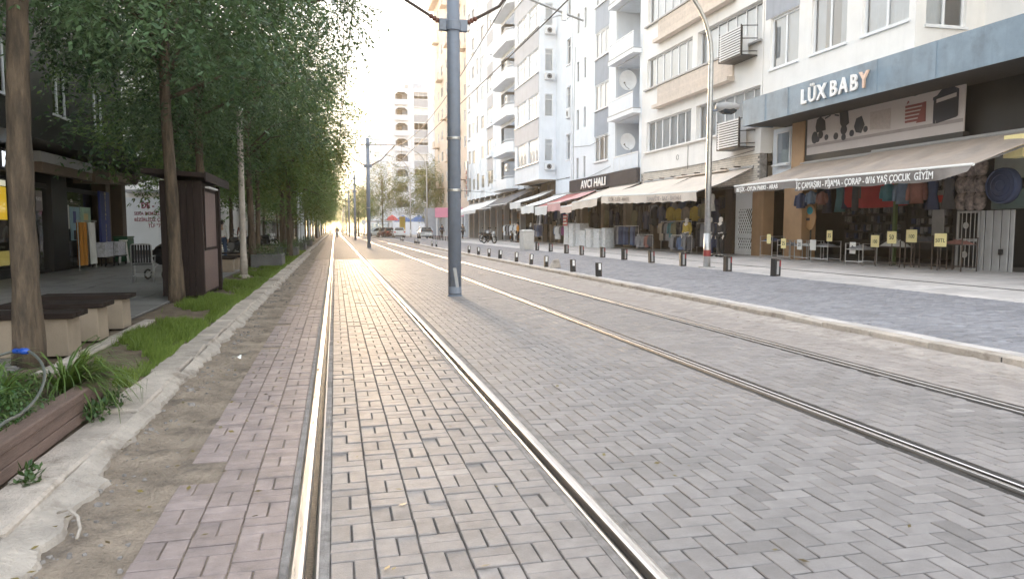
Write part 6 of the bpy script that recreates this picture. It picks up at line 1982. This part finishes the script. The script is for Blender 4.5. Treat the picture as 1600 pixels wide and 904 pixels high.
# ------------------------------------------------------------------ figures
def skin_obj(name, pts, edges, radii, m, parent, sub=2):
    me = bpy.data.meshes.new(name)
    me.from_pydata(pts, edges, [])
    o = place(name, me, m, parent)
    sk = o.modifiers.new('skin', 'SKIN')
    sk.use_smooth_shade = True
    for v, r in zip(me.skin_vertices[0].data if me.skin_vertices else [], radii):
        v.radius = r
    if not me.skin_vertices:
        bpy.context.view_layer.update()
    ss = o.modifiers.new('sub', 'SUBSURF')
    ss.levels = ss.render_levels = sub
    return o


def figure_parts(h=1.72, pose='stand'):
    """joints of a standing body, x across, -y forward"""
    s = h / 1.72
    st = {'stand': ((.0, .0), (.0, .0)), 'walk': ((-.22, -.02), (.2, .05))}[pose]
    P = {'pelvis': (0, 0, .93), 'waist': (0, .0, 1.08), 'chest': (0, .0, 1.28), 'neck': (0, .0, 1.45), 'skull': (0, -.02, 1.53), 'crown': (0, -.02, 1.66)}
    for sd, nm, (fy, ky) in ((-1, 'r', st[0]), (1, 'l', st[1])):
        P['hip' + nm] = (sd * .1, 0, .88)
        P['knee' + nm] = (sd * .11, fy * .5 - .03, .48)
        P['ankle' + nm] = (sd * .11, fy + .02, .09)
        P['toe' + nm] = (sd * .13, fy - .15, .035)
        P['shoulder' + nm] = (sd * .19, 0, 1.40)
        P['elbow' + nm] = (sd * .25, .03 - fy * .3, 1.12)
        P['wrist' + nm] = (sd * .26, -.06 - fy * .6, .88)
        P['hand' + nm] = (sd * .255, -.08 - fy * .65, .80)
        P['finger' + nm] = (sd * .25, -.10 - fy * .68, .72)
        P['thumb' + nm] = (sd * .225, -.12 - fy * .65, .79)
    return {k: tuple(c * s for c in v) for k, v in P.items()}, s


SK = {}
def body_mesh(name, P, chain, rad, s):
    """one continuous skinned surface baked into a mesh"""
    keys = list(rad)
    idx = {k: i for i, k in enumerate(keys)}
    me = bpy.data.meshes.new('tmp')
    me.from_pydata([P[k] for k in keys], [(idx[a], idx[b]) for a, b in chain], [])
    o = bpy.data.objects.new('tmp', me)
    C.objects.link(o)
    sk = o.modifiers.new('skin', 'SKIN')
    sk.use_smooth_shade = True
    if not me.skin_vertices:
        import bmesh
        bm = bmesh.new()
        bm.from_mesh(me)
        bm.verts.layers.skin.verify()
        bm.to_mesh(me)
        bm.free()
    for k in keys:
        r = rad[k]
        me.skin_vertices[0].data[idx[k]].radius = (r[0] * s, r[1] * s) if isinstance(r, tuple) else (r * s, r * s)
    me.skin_vertices[0].data[0].use_root = True
    ss = o.modifiers.new('sub', 'SUBSURF')
    ss.levels = ss.render_levels = 1
    dg = bpy.context.evaluated_depsgraph_get()
    out = bpy.data.meshes.new_from_object(o.evaluated_get(dg))
    out.name = name
    bpy.data.objects.remove(o)
    return out


BODY_CH = [('pelvis', 'waist'), ('waist', 'chest'), ('chest', 'neck'), ('neck', 'skull'), ('skull', 'crown')]
for nm in 'rl':
    BODY_CH += [('pelvis', 'hip' + nm), ('hip' + nm, 'knee' + nm), ('knee' + nm, 'ankle' + nm), ('ankle' + nm, 'toe' + nm), ('chest', 'shoulder' + nm), ('shoulder' + nm, 'elbow' + nm), ('elbow' + nm, 'wrist' + nm), ('wrist' + nm, 'hand' + nm), ('hand' + nm, 'finger' + nm), ('hand' + nm, 'thumb' + nm)]
BODY_R = {'pelvis': (.15, .11), 'waist': (.13, .1), 'chest': (.16, .115), 'neck': .055, 'skull': (.085, .1), 'crown': (.07, .085)}
for nm in 'rl':
    BODY_R.update({'hip' + nm: .09, 'knee' + nm: .06, 'ankle' + nm: .042, 'toe' + nm: .035, 'shoulder' + nm: .06, 'elbow' + nm: .042, 'wrist' + nm: .03, 'hand' + nm: (.022, .04), 'finger' + nm: .014, 'thumb' + nm: .011})
LEG_CH = [c for c in BODY_CH if c[0][:3] in ('pel', 'hip', 'kne') and c[1] != 'waist' and c[1][:3] != 'toe']
LEG_R = {'pelvis': (.17, .13)}
TOP_CH = [('pelvis', 'waist'), ('waist', 'chest')]
for nm in 'rl':
    LEG_R.update({'hip' + nm: .105, 'knee' + nm: .078, 'ankle' + nm: .062})
    TOP_CH += [('chest', 'shoulder' + nm), ('shoulder' + nm, 'elbow' + nm), ('elbow' + nm, 'wrist' + nm)]
TOP_R = {'pelvis': (.17, .13), 'waist': (.155, .12), 'chest': (.185, .135)}
for nm in 'rl':
    TOP_R.update({'shoulder' + nm: .075, 'elbow' + nm: .06, 'wrist' + nm: .045})


def figure(name, label, cat, loc, rz, pose, top, bottom, skinm='skin', hair='hair', group=None, h=1.72, coat=False):
    P, s = figure_parts(h, pose)
    if pose not in SK:
        SK[pose] = (body_mesh('body', P, BODY_CH, BODY_R, s), body_mesh('trousers', P, LEG_CH, LEG_R, s), body_mesh('jacket', P, TOP_CH, TOP_R, s), s)
    bo, le, to, s0 = SK[pose]
    t = thing(name, label, cat, loc, rz, group)
    k = h / 1.72
    def put(nm, me, m):
        me = me.copy()
        me.materials.clear()
        o = place(nm, me, MAT[m], t)
        return o
    put('body', bo, skinm)
    if bottom: put('trousers', le, bottom)
    if top: put('jacket', to, top)
    if coat:
        part('coat_skirt', MB().lathe([(.19, 1.1), (.23, .8), (.28, .35), (.27, .33)], n=18, sy=.8), MAT[top], t, smooth=True)
    if hair:
        part('hair', MB().ball((0, .015, 1.615), (.1, .115, .1), 14, 8), MAT[hair], t, smooth=True)
        part('face', MB().ball((0, -.118, 1.555), (.018, .02, .03), 8, 5).ball((-.1, -.01, 1.56), (.015, .025, .035), 6, 4).ball((.1, -.01, 1.56), (.015, .025, .035), 6, 4), MAT[skinm], t, smooth=True)
    for sd, nm in ((-1, 'r'), (1, 'l')):
        a = P['ankle' + nm]
        part('shoe', MB().ball((a[0] + sd * .01, a[1] - .07, .045), (.05, .14, .05), 10, 6), MAT['rubber'], t, smooth=True)
    return t


figure('person', 'person in a long dark coat walking past the hairdresser window', 'person', (-6.85, 16.3, .11), PI * .5, 'walk', 'cloth_black', 'cloth_black', coat=True)
figure('person', 'person in a dark jacket standing between the tree trunks past the kiosk', 'person', (-6.0, 35.5, .11), .4, 'stand', 'cloth_charcoal', 'cloth_navy')
figure('person', 'person in a white shirt walking behind the kiosk under the trees', 'person', (-4.75, 34.0, .11), PI, 'walk', 'cloth_white', 'cloth_denim')
figure('person', 'person in a rose top far down the tree-side pavement', 'person', (-6.0, 52, .11), .2, 'walk', 'cloth_rose', 'cloth_grey')
figure('person', 'person in orange and black sitting-height crouch beside the mannequin shop'.replace('sitting-height crouch ', ''), 'person', (15.2, 61.5, zr(15.2)), -PI / 2, 'stand', 'orange_fabric', 'cloth_black', h=1.6)
MN = [(15.5, 27.75, 'cloth_black', 'cloth_black', 'black clad mannequin beside the lattice door'), (15.5, 28.6, 'cloth_charcoal', 'cloth_navy', 'mannequin in navy trousers just behind the curved lamp'), (15.6, 31.0, 'cloth_yellow', 'cloth_grey', 'mannequin in grey trousers and a yellow top'),
      (15.4, 64.3, 'cloth_white', 'cloth_black', 'mannequin in a white top before the dark shop'), (15.4, 63.3, 'cloth_black', 'cloth_white', 'mannequin in white trousers before the dark shop'), (15.4, 62.4, 'cloth_white', 'cloth_white', 'all white mannequin before the dark shop'),
      (15.6, 58.6, 'cloth_charcoal', 'cloth_black', 'charcoal clad mannequin under the white awning')]
for x, y, a, c, lab in MN:
    figure('mannequin', lab, 'mannequin', (x, y, zr(x)), -PI / 2 + random.uniform(-.3, .3), 'stand', a, c, 'mannequin', None, 'shop mannequins', h=1.8)

# ------------------------------------------------------------------ catenary poles and wires
def cat_pole(y, lab, near=False):
    t = thing('catenary_pole', lab, 'pole', (2.52, y, 0), 0, 'catenary poles between the tracks')
    part('pole_shaft', MB().lathe([(.142, -.05), (.142, 4.4), (.139, 4.42), (.13, 8.2)], n=24), MAT['pole_blue'], t, smooth=True)
    part('pole_base', MB().lathe([(.165, -.01), (.165, .02), (.15, .03)], n=24), MAT['pole_blue'], t)
    part('pole_cap', MB().lathe([(.12, 8.2), (.12, 8.24), (.03, 8.28)], n=16), MAT['pole_blue'], t)
    for z in (2.25, 3.35) if near else (3.0,):
        part('clamp_band', MB().lathe([(.15, z), (.156, z + .01), (.156, z + .05), (.15, z + .06)], n=20), MAT['galv'], t)
    zh = 5.72 if near else 6.15
    for z in (zh, 7.75):
        part('clamp_band', MB().lathe([(.15, z - .1), (.17, z - .09), (.17, z + .09), (.15, z + .1)], n=20), MAT['pole_blue'], t)
    for s, xw in ((-1, -1.95), (1, 2.1)):
        e = Vector((s * 2.05, 0, 7.75))
        a = part('bracket_tube', MB().tube([(s * .15, 0, zh), (s * 1.0, 0, zh + .48), e], .034, 8), MAT['iron_brown'], t)
        part('insulator', MB().lathe([(.03, 0), (.055, .03), (.055, .06), (.03, .07), (.055, .1), (.055, .13), (.03, .15), (.055, .18), (.055, .2), (.03, .24)], n=10), MAT['insulator'], a, (s * .3, 0, zh + .085), (0, s * 1.05, 0))
        part('stay_tube', MB().tube([(s * .15, 0, 7.75), (s * 2.1, 0, 7.78)], .024, 8), MAT['iron_brown'], t)
        part('hinge_bracket', MB().box(min(s * .12, s * .3), max(s * .12, s * .3), -.06, .06, zh - .1, zh + .14), MAT['pole_blue'], t, bev=.01)
        rg = part('registration_arm', MB().tube([(s * .62, 0, 6.62), (s * 1.5, 0, 6.45), (s * 2.9, 0, 6.02)], .026, 8), MAT['galv'] if s > 0 else MAT['iron_brown'], t)
        part('wire_clamp', MB().tube([(s * 2.45, 0, 6.08), (s * 2.35, 0, 6.1), (s * 2.0, 0, 5.98)], .014, 6).box(s * 2.45 - .05, s * 2.45 + .05, -.03, .03, 6.0, 6.36), MAT['galv'], rg)
    if near:
        part('pole_sticker', MB().grid(lambda u, v: (.1445 * math.cos(-2.0 + u * .5 + .55 * v), .1445 * math.sin(-2.0 + u * .5 + .55 * v), .62 - v * .5), 5, 6), MAT['grey_clad'], t)
        part('pole_hatch', MB().lathe([(.144, .06), (.146, .065), (.146, .2), (.144, .205)], n=24), MAT['pole_blue'], t)
    return t
PY = [15.9, 57.4, 96.0, 135, 172, 210, 250]
for i, y in enumerate(PY):
    cat_pole(y, ('blue grey steel catenary pole standing close before the viewer between the tracks' if i == 0 else f'steel catenary pole between the tracks, {NTH[i]} down the street'), i == 0)
cat_pole(-22, 'steel catenary pole behind the viewing point') if False else None
ys = [-24] + PY + [292]
for k, (x, z, lab, gr) in enumerate([(.32, 5.95, 'contact wire over the track on the tree side', 'w'), (4.45, 5.95, 'contact wire over the track on the shop side', 'w')]):
    tag(part('contact_wire', MB().tube([(x + .12 * (1 if j % 2 else -1), y, z + (0 if True else 0)) for j, y in enumerate(ys)], .014, 5), MAT['wire']), lab, 'overhead wire', 'overhead tram wires')
for k, (x, lab) in enumerate([(.36, 'sagging carrier wire over the track on the tree side'), (4.45, 'sagging carrier wire over the track on the shop side')]):
    pts = []
    for a, b_ in zip(ys, ys[1:]):
        for j in range(8):
            q = j / 8
            pts.append((x, a + (b_ - a) * q, 7.7 - 1.1 * 4 * q * (1 - q)))
    t = thing('carrier_wire', lab, 'overhead wire', (0, 0, 0), 0, 'overhead tram wires')
    part('wire_strand', MB().tube(pts, .013, 5), MAT['wire'], t)
    for a, b_ in zip(ys, ys[1:]):
        for j in range(1, 6):
            q = j / 6
            y = a + (b_ - a) * q
            if y > 3:
                part('dropper', MB().tube([(x, y, 7.7 - 4.4 * q * (1 - q)), (x, y, 5.95)], .006, 4), MAT['wire'], t)
tag(part('span_wire', MB().tube([(2.4, 15.9, 3.4), (9, 36, 4.6), (15.4, 55.5, 5.6)], .008, 4)if False else MB().tube([(2.52, 15.9, 2.28), (9, 40, 3.4), (16, 66, 5.0)], .006, 4), MAT['wire']), 'thin cable strung from the nearest pole to the white facades', 'cable')

# ------------------------------------------------------------------ street lamps
def lamp(x, y, lab, h1=7.1, s=1.0, low=True, lean=-1):
    t = thing('street_lamp', lab, 'street lamp', (x, y, zr(x)), 0, 'curved street lamps')
    pth = [(0, 0, 0), (0, 0, 3), (0, 0, h1 - .4)]
    for k in range(1, 9):
        a = k / 8 * 1.15
        pth.append((lean * 2.6 * (1 - math.cos(a)), .0, h1 - .4 + 2.6 * math.sin(a)))
    pth.append((pth[-1][0] + lean * 1.3, 0, pth[-1][2] + .45))
    rs = [.1, .095, .075] + [.07 - .003 * k for k in range(len(pth) - 3)]
    part('lamp_shaft', MB().tube([(0, 0, 0), (0, 0, 1.1)], .115, 16).tube(pth, rs, 14), MAT['galv'], t, smooth=True)
    e = pth[-1]
    part('lamp_head', MB().prism([(e[0] + .1, e[2] - .08), (e[0] - .75 * -lean, e[2] + .12), (e[0] - .75 * -lean, e[2] + .22), (e[0] + .1, e[2] + .08)], 'y', -.14, .14), MAT['grey_clad'], t, bev=.03)
    part('foot_plate', MB().box(-.2, .2, -.2, .2, 0, .03), MAT['galv'], t, bev=.005)
    if low:
        a = part('side_arm', MB().tube([(0.05, 0, 5.0), (.42, 0, 5.06)], .04, 8), MAT['pole_blue'], t)
        part('side_lamp_head', MB().lathe([(.05, -.05), (.16, 0), (.2, .35), (.13, .72), (.02, .8)], n=14, axis='x', sy=.8), MAT['grey_clad'], a, (.25, 0, 5.12), (0, -.06, 0), smooth=True)
        part('side_lamp_lens', MB().lathe([(.1, .1), (.16, .2), (.16, .5), (.08, .65)], n=12, axis='x', sy=.9), MAT['car_glass'], a, (.25, 0, 5.05))
        part('red_band', MB().lathe([(.117, .36), (.1185, .37), (.1185, .55), (.117, .56)], n=16), mk('band_red', (.24, .03, .03), rough=.6), t)
    return t
lamp(11.75, 21.9, 'tall galvanised street lamp with a curved top and a low side lamp')
lamp(11.4, 94, 'pale street lamp beside the silver hatchback', 9.0, low=False)
lamp(10.8, 109, 'pale curved street lamp beside the white car', 9.3, low=False)
lamp(11.3, 58, 'street lamp hidden behind the nearest catenary pole', 7.1, low=False) if False else None

# ------------------------------------------------------------------ bollards
def bollard(m_side):
    t = thing('bollard', 'short dark bollard', 'bollard', (0, 0, 0), 0)
    part('bollard_post', MB().box(-.055, .055, -.075, .075, -.02, .40), MAT['dark_metal'], t, bev=.008)
    part('bollard_plate', MB().box(.056, .085, -.07, .07, .0, .395), MAT['iron_brown'], t, bev=.004)
    part('reflector', MB().box(-.02, .05, -.08, -.0755, .2, .38), MAT[m_side], t)
    part('reflector', MB().box(.0855, .088, -.05, .05, .2, .37), MAT[m_side], t)
    return t
bw_ = bollard('letter_white')
NB = [(7.25, 19.8), (7.24, 22.1), (7.25, 25.2), (7.23, 27.2), (7.22, 29.5), (7.24, 32.7), (7.23, 35.1), (7.23, 37.8), (7.3, 41), (7.35, 55.1), (7.3, 57.2), (7.22, 65.9), (7.2, 67.4), (7.2, 68.9), (7.22, 81.6), (7.2, 83.8)]
for i, (x, y) in enumerate(NB):
    o = bw_ if i == 0 else dup(bw_)
    o.location = (x, y, .10)
    o.rotation_euler = (random.uniform(-.03, .03), random.uniform(-.06, .06), random.uniform(-.15, .15))
    tag(o, f'low dark bollard with a white reflector along the kerb stones, {ORD[i]} to the front', 'bollard', 'bollards along the kerb stones')
lb = thing('fallen_bollard', 'knocked over grey bollard leaning between two upright ones on the kerb', 'bollard', (7.35, 24.5, .11), .3)
part('bollard_post', MB().add([(-.2, -.08, 0), (.25, -.08, 0), (.25, .08, 0), (-.2, .08, 0), (-.02, -.07, .27), (.16, -.07, .3), (.16, .07, .3), (-.02, .07, .27)], [(0, 3, 2, 1), (4, 5, 6, 7), (0, 1, 5, 4), (1, 2, 6, 5), (2, 3, 7, 6), (3, 0, 4, 7)]), MAT['concrete'], lb, bev=.01)
br_ = thing('bollard', 'x', 'bollard', (0, 0, 0), 0)
part('bollard_post', MB().box(-.1, -.03, -.085, .085, -.02, .46).box(.04, .1, -.085, .085, -.02, .44), MAT['dark_metal'], br_, bev=.006)
part('bollard_plate', MB().box(-.028, .038, -.08, .08, .0, .45), MAT['iron_brown'], br_, bev=.004)
part('reflector_band', MB().box(.101, .104, -.05, .05, .26, .42).box(.045, .095, -.09, -.086, .26, .42), MAT['iron_brown'], br_)
part('grey_face', MB().box(-.028, .038, -.088, -.081, .05, .4), MAT['grey_clad'], br_)
FBL = [(11.4, 17.5), (11.3, 19.8), (11.4, 22.9), (11.38, 25.4), (11.4, 28.1), (11.4, 30.6), (11.45, 33.6), (11.45, 36.0), (11.5, 39), (11.45, 41.6), (11.4, 72), (11.4, 74), (11.4, 76), (11.4, 78), (11.4, 80), (11.4, 82), (11.4, 84), (11.4, 86), (11.4, 88)]
for i, (x, y) in enumerate(FBL):
    o = br_ if i == 0 else dup(br_)
    o.location = (x, y, zr(x))
    o.rotation_euler = (0, random.uniform(-.04, .04), random.uniform(-.2, .2))
    if i in (0, 3):
        repaint(o, ('reflector_band',), mk('bollard_red', (.22, .025, .03), rough=.6) if 'bollard_red' not in MAT else MAT['bollard_red'])
    tag(o, f'{"red banded" if i in (0, 3) else "brown"} steel bollard on the edge of the pale pavement, {ORD[i]} to the steel gate', 'bollard', 'bollards along the shop-side pavement')

# ------------------------------------------------------------------ bin, motorcycles, cars
mk('bin_stone', (.62, .60, .57), rough=.8, var=.08, vs=6, bump=.2, streak=.3)
t = thing('litter_bin', 'pale stone litter bin standing alone on the pavement edge', 'bin', (11.3, 43.4, zr(11.3)), .1)
part('bin_body', MB().lathe([(.46, 0), (.47, .05), (.5, 1.05), (.46, 1.07)], n=4), MAT['bin_stone'], t, rot=(0, 0, PI / 4), bev=.02)
part('bin_lid', MB().lathe([(.53, 1.075), (.53, 1.13), (.3, 1.2)], n=4), MAT['bin_stone'], t, rot=(0, 0, PI / 4), bev=.02)


def motorcycle(lab, loc, rz, paint='cloth_black', grp='parked motorcycles', cat='motorcycle'):
    t = thing('motorcycle', lab, cat, loc, rz, grp)
    for yy in (-.66, .66):
        w = part('wheel', MB().torus((0, yy, .3), .25, .055, 'x', 20, 8), MAT['rubber'], t, smooth=True)
        part('wheel_rim', MB().torus((0, yy, .3), .19, .015, 'x', 18, 6).lathe([(.05, -.06), (.05, .06)], (0, yy, .3), 8, 'x').tube([(0, yy, .12), (0, yy, .48)], .012, 4).tube([(0, yy - .18, .3), (0, yy + .18, .3)], .012, 4), MAT['chrome'], w)
        part('mudguard', MB().grid(lambda u, v: ((v - .5) * .13, yy + .33 * math.cos(.5 + u * 2.2), .3 + .33 * math.sin(.5 + u * 2.2)), 10, 2), MAT[paint], t, smooth=True)
    part('fuel_tank', MB().ball((0, -.18, .78), (.15, .3, .14), 14, 8), MAT[paint], t, smooth=True)
    part('engine', MB().box(-.14, .14, -.25, .22, .28, .62), MAT['dark_metal'], t, bev=.03)
    part('seat', MB().ball((0, .38, .78), (.14, .42, .085), 12, 6), MAT['rubber'], t, smooth=True)
    part('tail_fairing', MB().prism([(.2, .6), (.85, .72), (.9, .84), (.2, .72)], 'x', -.1, .1), MAT[paint], t, bev=.02)
    part('fork', MB().tube([(-.08, -.68, .3), (-.08, -.45, .95)], .025, 7).tube([(.08, -.68, .3), (.08, -.45, .95)], .025, 7), MAT['chrome'], t)
    part('handlebar', MB().tube([(-.36, -.28, 1.08), (-.2, -.38, 1.04), (0, -.43, 1.0), (.2, -.38, 1.04), (.36, -.28, 1.08)], .018, 7), MAT['chrome'], t)
    for sd in (-1, 1):
        part('mirror', MB().tube([(sd * .3, -.33, 1.06), (sd * .36, -.4, 1.25)], .01, 5).ball((sd * .38, -.4, 1.28), (.07, .02, .045), 8, 5), MAT['dark_metal'], t)
    part('headlight', MB().lathe([(.05, 0), (.11, -.08), (.115, -.14), (.1, -.16)], (0, -.5, .9), 14, 'y'), MAT['white_metal'], t, smooth=True)
    part('tail_light', MB().box(-.07, .07, .9, .93, .72, .8), MAT['tail_red'], t)
    part('number_plate', MB().box(-.1, .1, .93, .94, .48, .66), MAT['letter_white'], t)
    part('exhaust', MB().tube([(.16, -.1, .35), (.18, .3, .3), (.2, .85, .42)], [.025, .035, .045], 8), MAT['chrome'], t)
    part('kickstand', MB().tube([(-.12, 0, .3), (-.25, .05, .0)], .015, 5), MAT['dark_metal'], t)
    return t
m0 = motorcycle('black motorcycle parked on the pavement beside the nearest catenary pole', (12.5, 60.5, zr(12.5)), .5)
dup(m0, (13.2, 66, zr(13.2)), .3, 'dark motorcycle half hidden behind the nearest catenary pole')
for i, (x, y, r) in enumerate([(-5.6, 30.5, 1.2), (-5.2, 41, 1.0), (-5.0, 43, 1.3), (-5.2, 48, 1.2), (-4.8, 54, 1.1), (-5.0, 58, 1.4)]):
    dup(m0, (x, y, .11), r, f'dark motorcycle parked under the trees past the kiosk, {NTH[i]} along')
m3 = dup(m0, (.35, 122, 0.0), 0, 'motorcycle ridden away between the rails far down the street')
figure('person', 'rider in dark clothes on the distant motorcycle between the rails', 'person', (.35, 122.2, .12), PI, 'stand', 'cloth_charcoal', 'cloth_black')


def car(lab, loc, rz, paint, hatch=False):
    t = thing('parked_car', lab, 'car', loc, rz, 'cars on the road at the bend')
    # side profile stations: y, sill z, belt z, half width
    st = [(-2.1, .38, .62, .62), (-2.0, .24, .70, .76), (-1.5, .2, .80, .84), (-.8, .2, .90, .86), (.3, .2, .93, .87), (1.3, .2, .96, .86), (1.9, .24, .95 if not hatch else 1.0, .80), (2.05, .36, .86, .72)]
    if hatch:
        st = [(y * .88, a, b_, w) for y, a, b_, w in st]
    mb = MB()
    n = 10
    for y, a, b_, w in st:
        for q in [(-w * .9, a), (-w, a + .12), (-w, (a + b_) / 2 + .08), (-w * .93, b_), (-w * .5, b_ + .035), (w * .5, b_ + .035), (w * .93, b_), (w, (a + b_) / 2 + .08), (w, a + .12), (w * .9, a)]:
            mb.v.append((q[0], y, q[1]))
    for i in range(len(st) - 1):
        for k in range(n):
            mb.f.append((i * n + k, i * n + (k + 1) % n, (i + 1) * n + (k + 1) % n, (i + 1) * n + k))
    mb.f += [tuple(range(n)), tuple((len(st) - 1) * n + k for k in range(n))[::-1]]
    b_ = part('body', mb, MAT[paint], t, smooth=True, bev=.02)
    k = 1.0 if not hatch else .88
    ry = 1.72 if hatch else 1.25
    prof = [(-.95, .9, .78), (-.2, 1.38, .62), (.6, 1.44, .61), (ry - .35 if hatch else .95, 1.4, .6), (ry + .12, .98, .76)]
    mb = MB()
    for y, z, w in prof:
        mb.v += [(-w, y, z), (w, y, z)]
    mb.v += [(-.8, y, .9) for y, z, w in prof] + [(.8, y, .9) for y, z, w in prof]
    m_ = len(prof)
    for i in range(m_ - 1):
        mb.f.append((2 * i, 2 * i + 1, 2 * i + 3, 2 * i + 2))
        mb.f.append((2 * i, 2 * i + 2, 2 * m_ + i + 1, 2 * m_ + i))
        mb.f.append((2 * i + 1, 3 * m_ + i, 3 * m_ + i + 1, 2 * i + 3))
    mb.f.append((0, 2 * m_, 3 * m_, 1))
    mb.f.append((2 * m_ - 2, 2 * m_ - 1, 4 * m_ - 1, 3 * m_ - 1))
    part('cabin_glass', mb, MAT['car_glass'], t)
    part('roof', MB().prism([(-.2, 1.385), (.6, 1.445), (ry - .3 if hatch else .95, 1.41), (ry - .3 if hatch else .95, 1.45), (.6, 1.485), (-.2, 1.42)], 'x', -.62, .62), MAT[paint], t, bev=.02)
    for s in (-1, 1):
        for pp, rr in (([(s * .79, -.95, .93), (s * .63, -.2, 1.4)], .035), ([(s * .78, .45, .93), (s * .62, .5, 1.42)], .04), ([(s * .77, ry + .1, .97), (s * .61, ry - .32 if hatch else .95, 1.42)], .06)):
            part('pillar', MB().tube(pp, rr, 5), MAT[paint], t)
        part('tail_light', MB().box(s * .7 - .13, s * .7 + .1, 2.0 * k, 2.06 * k, .7, .88) if not hatch else MB().box(s * .68 - .08, s * .68 + .08, 1.74, 1.80, .75, 1.05), MAT['tail_red'], t, bev=.01)
        part('wing_mirror', MB().ball((s * .95, -.6, 1.0), (.1, .05, .07), 8, 5), MAT[paint], t)
        for yy in (-1.3 * k, 1.3 * k):
            w = part('wheel', MB().lathe([(.2, -.1), (.31, -.09), (.31, .09), (.2, .1)], (s * .78, yy, .31), 20, 'x'), MAT['rubber'], t)
            part('wheel_rim', MB().lathe([(.19, -.105), (.19, .105)], (s * .78, yy, .31), 14, 'x'), MAT['chrome'], w)
    part('bumper', MB().box(-.78, .78, 1.93 * k, 2.1 * k, .33, .55), MAT[paint], t, bev=.04)
    part('bumper_shadow_strip'.replace('_shadow', ''), MB().box(-.6, .6, 1.95 * k, 2.08 * k, .22, .325), MAT['rubber'], t)  # dark strip added for the shade under the bumper
    part('number_plate', MB().box(-.26, .26, 2.102 * k, 2.112 * k, .62 if not hatch else .62, .73), MAT['letter_white'], t)
    return t
car('silver hatchback parked before the grey panel and the pink fascia', (11.3, 95.5, .19), PI, 'car_silver', True)
car('white saloon car seen from behind beside the pale curved lamp', (9.2, 111, .16), PI, 'car_white')
car('dark red saloon car partly behind the white one', (7.9, 118, .15), PI + .35, 'car_red')
car('white car turned across the bend beyond the red one', (7.3, 125, .15), PI + .8, 'car_white')
t = thing('bus_shelter', 'glass bus shelter with a flat pale roof behind the catenary pole', 'bus shelter', (5.6, 130, 0))
part('shelter_roof', MB().box(-.4, 4.0, -.9, .9, 2.6, 2.78), MAT['grey_clad'], t, bev=.03)
for u in (0, 1.8, 3.6):
    part('shelter_post', MB().tube([(u, .6, 0), (u, .6, 2.6)], .05, 8), MAT['galv'], t)
part('glass_panel', MB().box(.05, 1.75, .6, .62, .3, 2.4), MAT['shop_glass'], t)
part('glass_panel', MB().box(1.85, 3.55, .6, .62, .3, 2.4), MAT['shop_glass'], t)
part('bench_seat', MB().box(.3, 3.3, .2, .5, .42, .48), MAT['wood_dark'], t)
t = thing('road_sign', 'round white road sign on a pole left of the catenary pole'.replace('left of', 'beside'), 'sign', (4.2, 112, 0))
part('sign_pole', MB().tube([(0, 0, 0), (0, 0, 2.7)], .04, 8), MAT['galv'], t)
part('sign_disc', MB().lathe([(.36, 0), (.36, .02)], (0, -.05, 2.4), 20, 'y'), MAT['letter_white'], t)
t = thing('umbrella_stall', 'red umbrella over a kiosk stall at the road bend', 'stall', (10.0, 134, 0))
part('umbrella_cloth', MB().lathe([(1.2, 2.9), (.7, 3.5), (.05, 3.9)], n=10), MAT['red'], t)
part('umbrella_pole', MB().tube([(0, 0, 0), (0, 0, 3.9)], .04, 6), MAT['galv'], t)
part('stall_counter', MB().box(-.8, .8, -.4, .4, 0, 1.1), MAT['cloth_red'], t, bev=.02)
for i, (x, y) in enumerate([(12.3, 138), (15.0, 136), (17.0, 139)]):
    t = thing('market_umbrella', f'blue market umbrella before the white block, {NTH[i]} from the red umbrella', 'umbrella', (x, y, 0), 0, 'blue market umbrellas')
    part('umbrella_cloth', MB().lathe([(1.7, 2.7), (1.0, 3.4), (.05, 3.9)], n=8), MAT['blue_tarp'], t)
    part('umbrella_pole', MB().tube([(0, 0, 0), (0, 0, 3.9)], .04, 6), MAT['galv'], t)
t = thing('banner_sign', 'upright yellow banner sign beside the white saloon car', 'sign', (10.8, 128, 0))
part('banner_panel', MB().box(0, 1.0, 0, .1, .8, 3.5), MAT['yellow_sign'], t, bev=.02)
part('banner_foot', MB().box(.3, .7, -.2, .3, 0, .79), MAT['dark_metal'], t)
t = thing('utility_cabinet', 'tall grey panel cabinet standing beside the pink fascia', 'cabinet', (12.6, 106, .2))
part('cabinet_body', MB().box(0, 2.0, 0, .8, 0, 4.2), MAT['spandrel'], t, bev=.02)
part('cabinet_door', MB().box(.15, 1.85, -.03, -.002, .2, 4.0), MAT['spandrel'], t, bev=.01)
for i, x in enumerate((13.6, 15.2)):
    figure('person', ('person in dark clothes standing by the pink fascia', 'person in a grey top by the far shops')[i], 'person', (x - .6, 92 - i * 6, zr(14)), .5, 'walk', ('cloth_navy', 'cloth_grey')[i], 'cloth_black')
h = herb_obj('hedge', 3000, (0, 0, 0), 8, 2, 1.2, .16, 5, MAT['leaf_light'])
h.location = (4.0, 146, .7)
tag(h, 'low clipped hedge before the bus shelter at the bend', 'hedge')

# ------------------------------------------------------------------ hazy evening air
hz = MB().box(-160, 160, -20, 560, -1.1, 48)
o = part('haze', hz, None)
o['kind'] = 'stuff'
hm = bpy.data.materials.new('haze')
hm.use_nodes = True
ht = hm.node_tree
ht.nodes.remove(ht.nodes['Principled BSDF'])
vol = nd(ht, 'VolumePrincipled', {'Color': (.95, .85, .68, 1), 'Density': .0009, 'Anisotropy': .45})
ht.links.new(vol.outputs[0], ht.nodes['Material Output'].inputs['Volume'])
o.data.materials.append(hm)
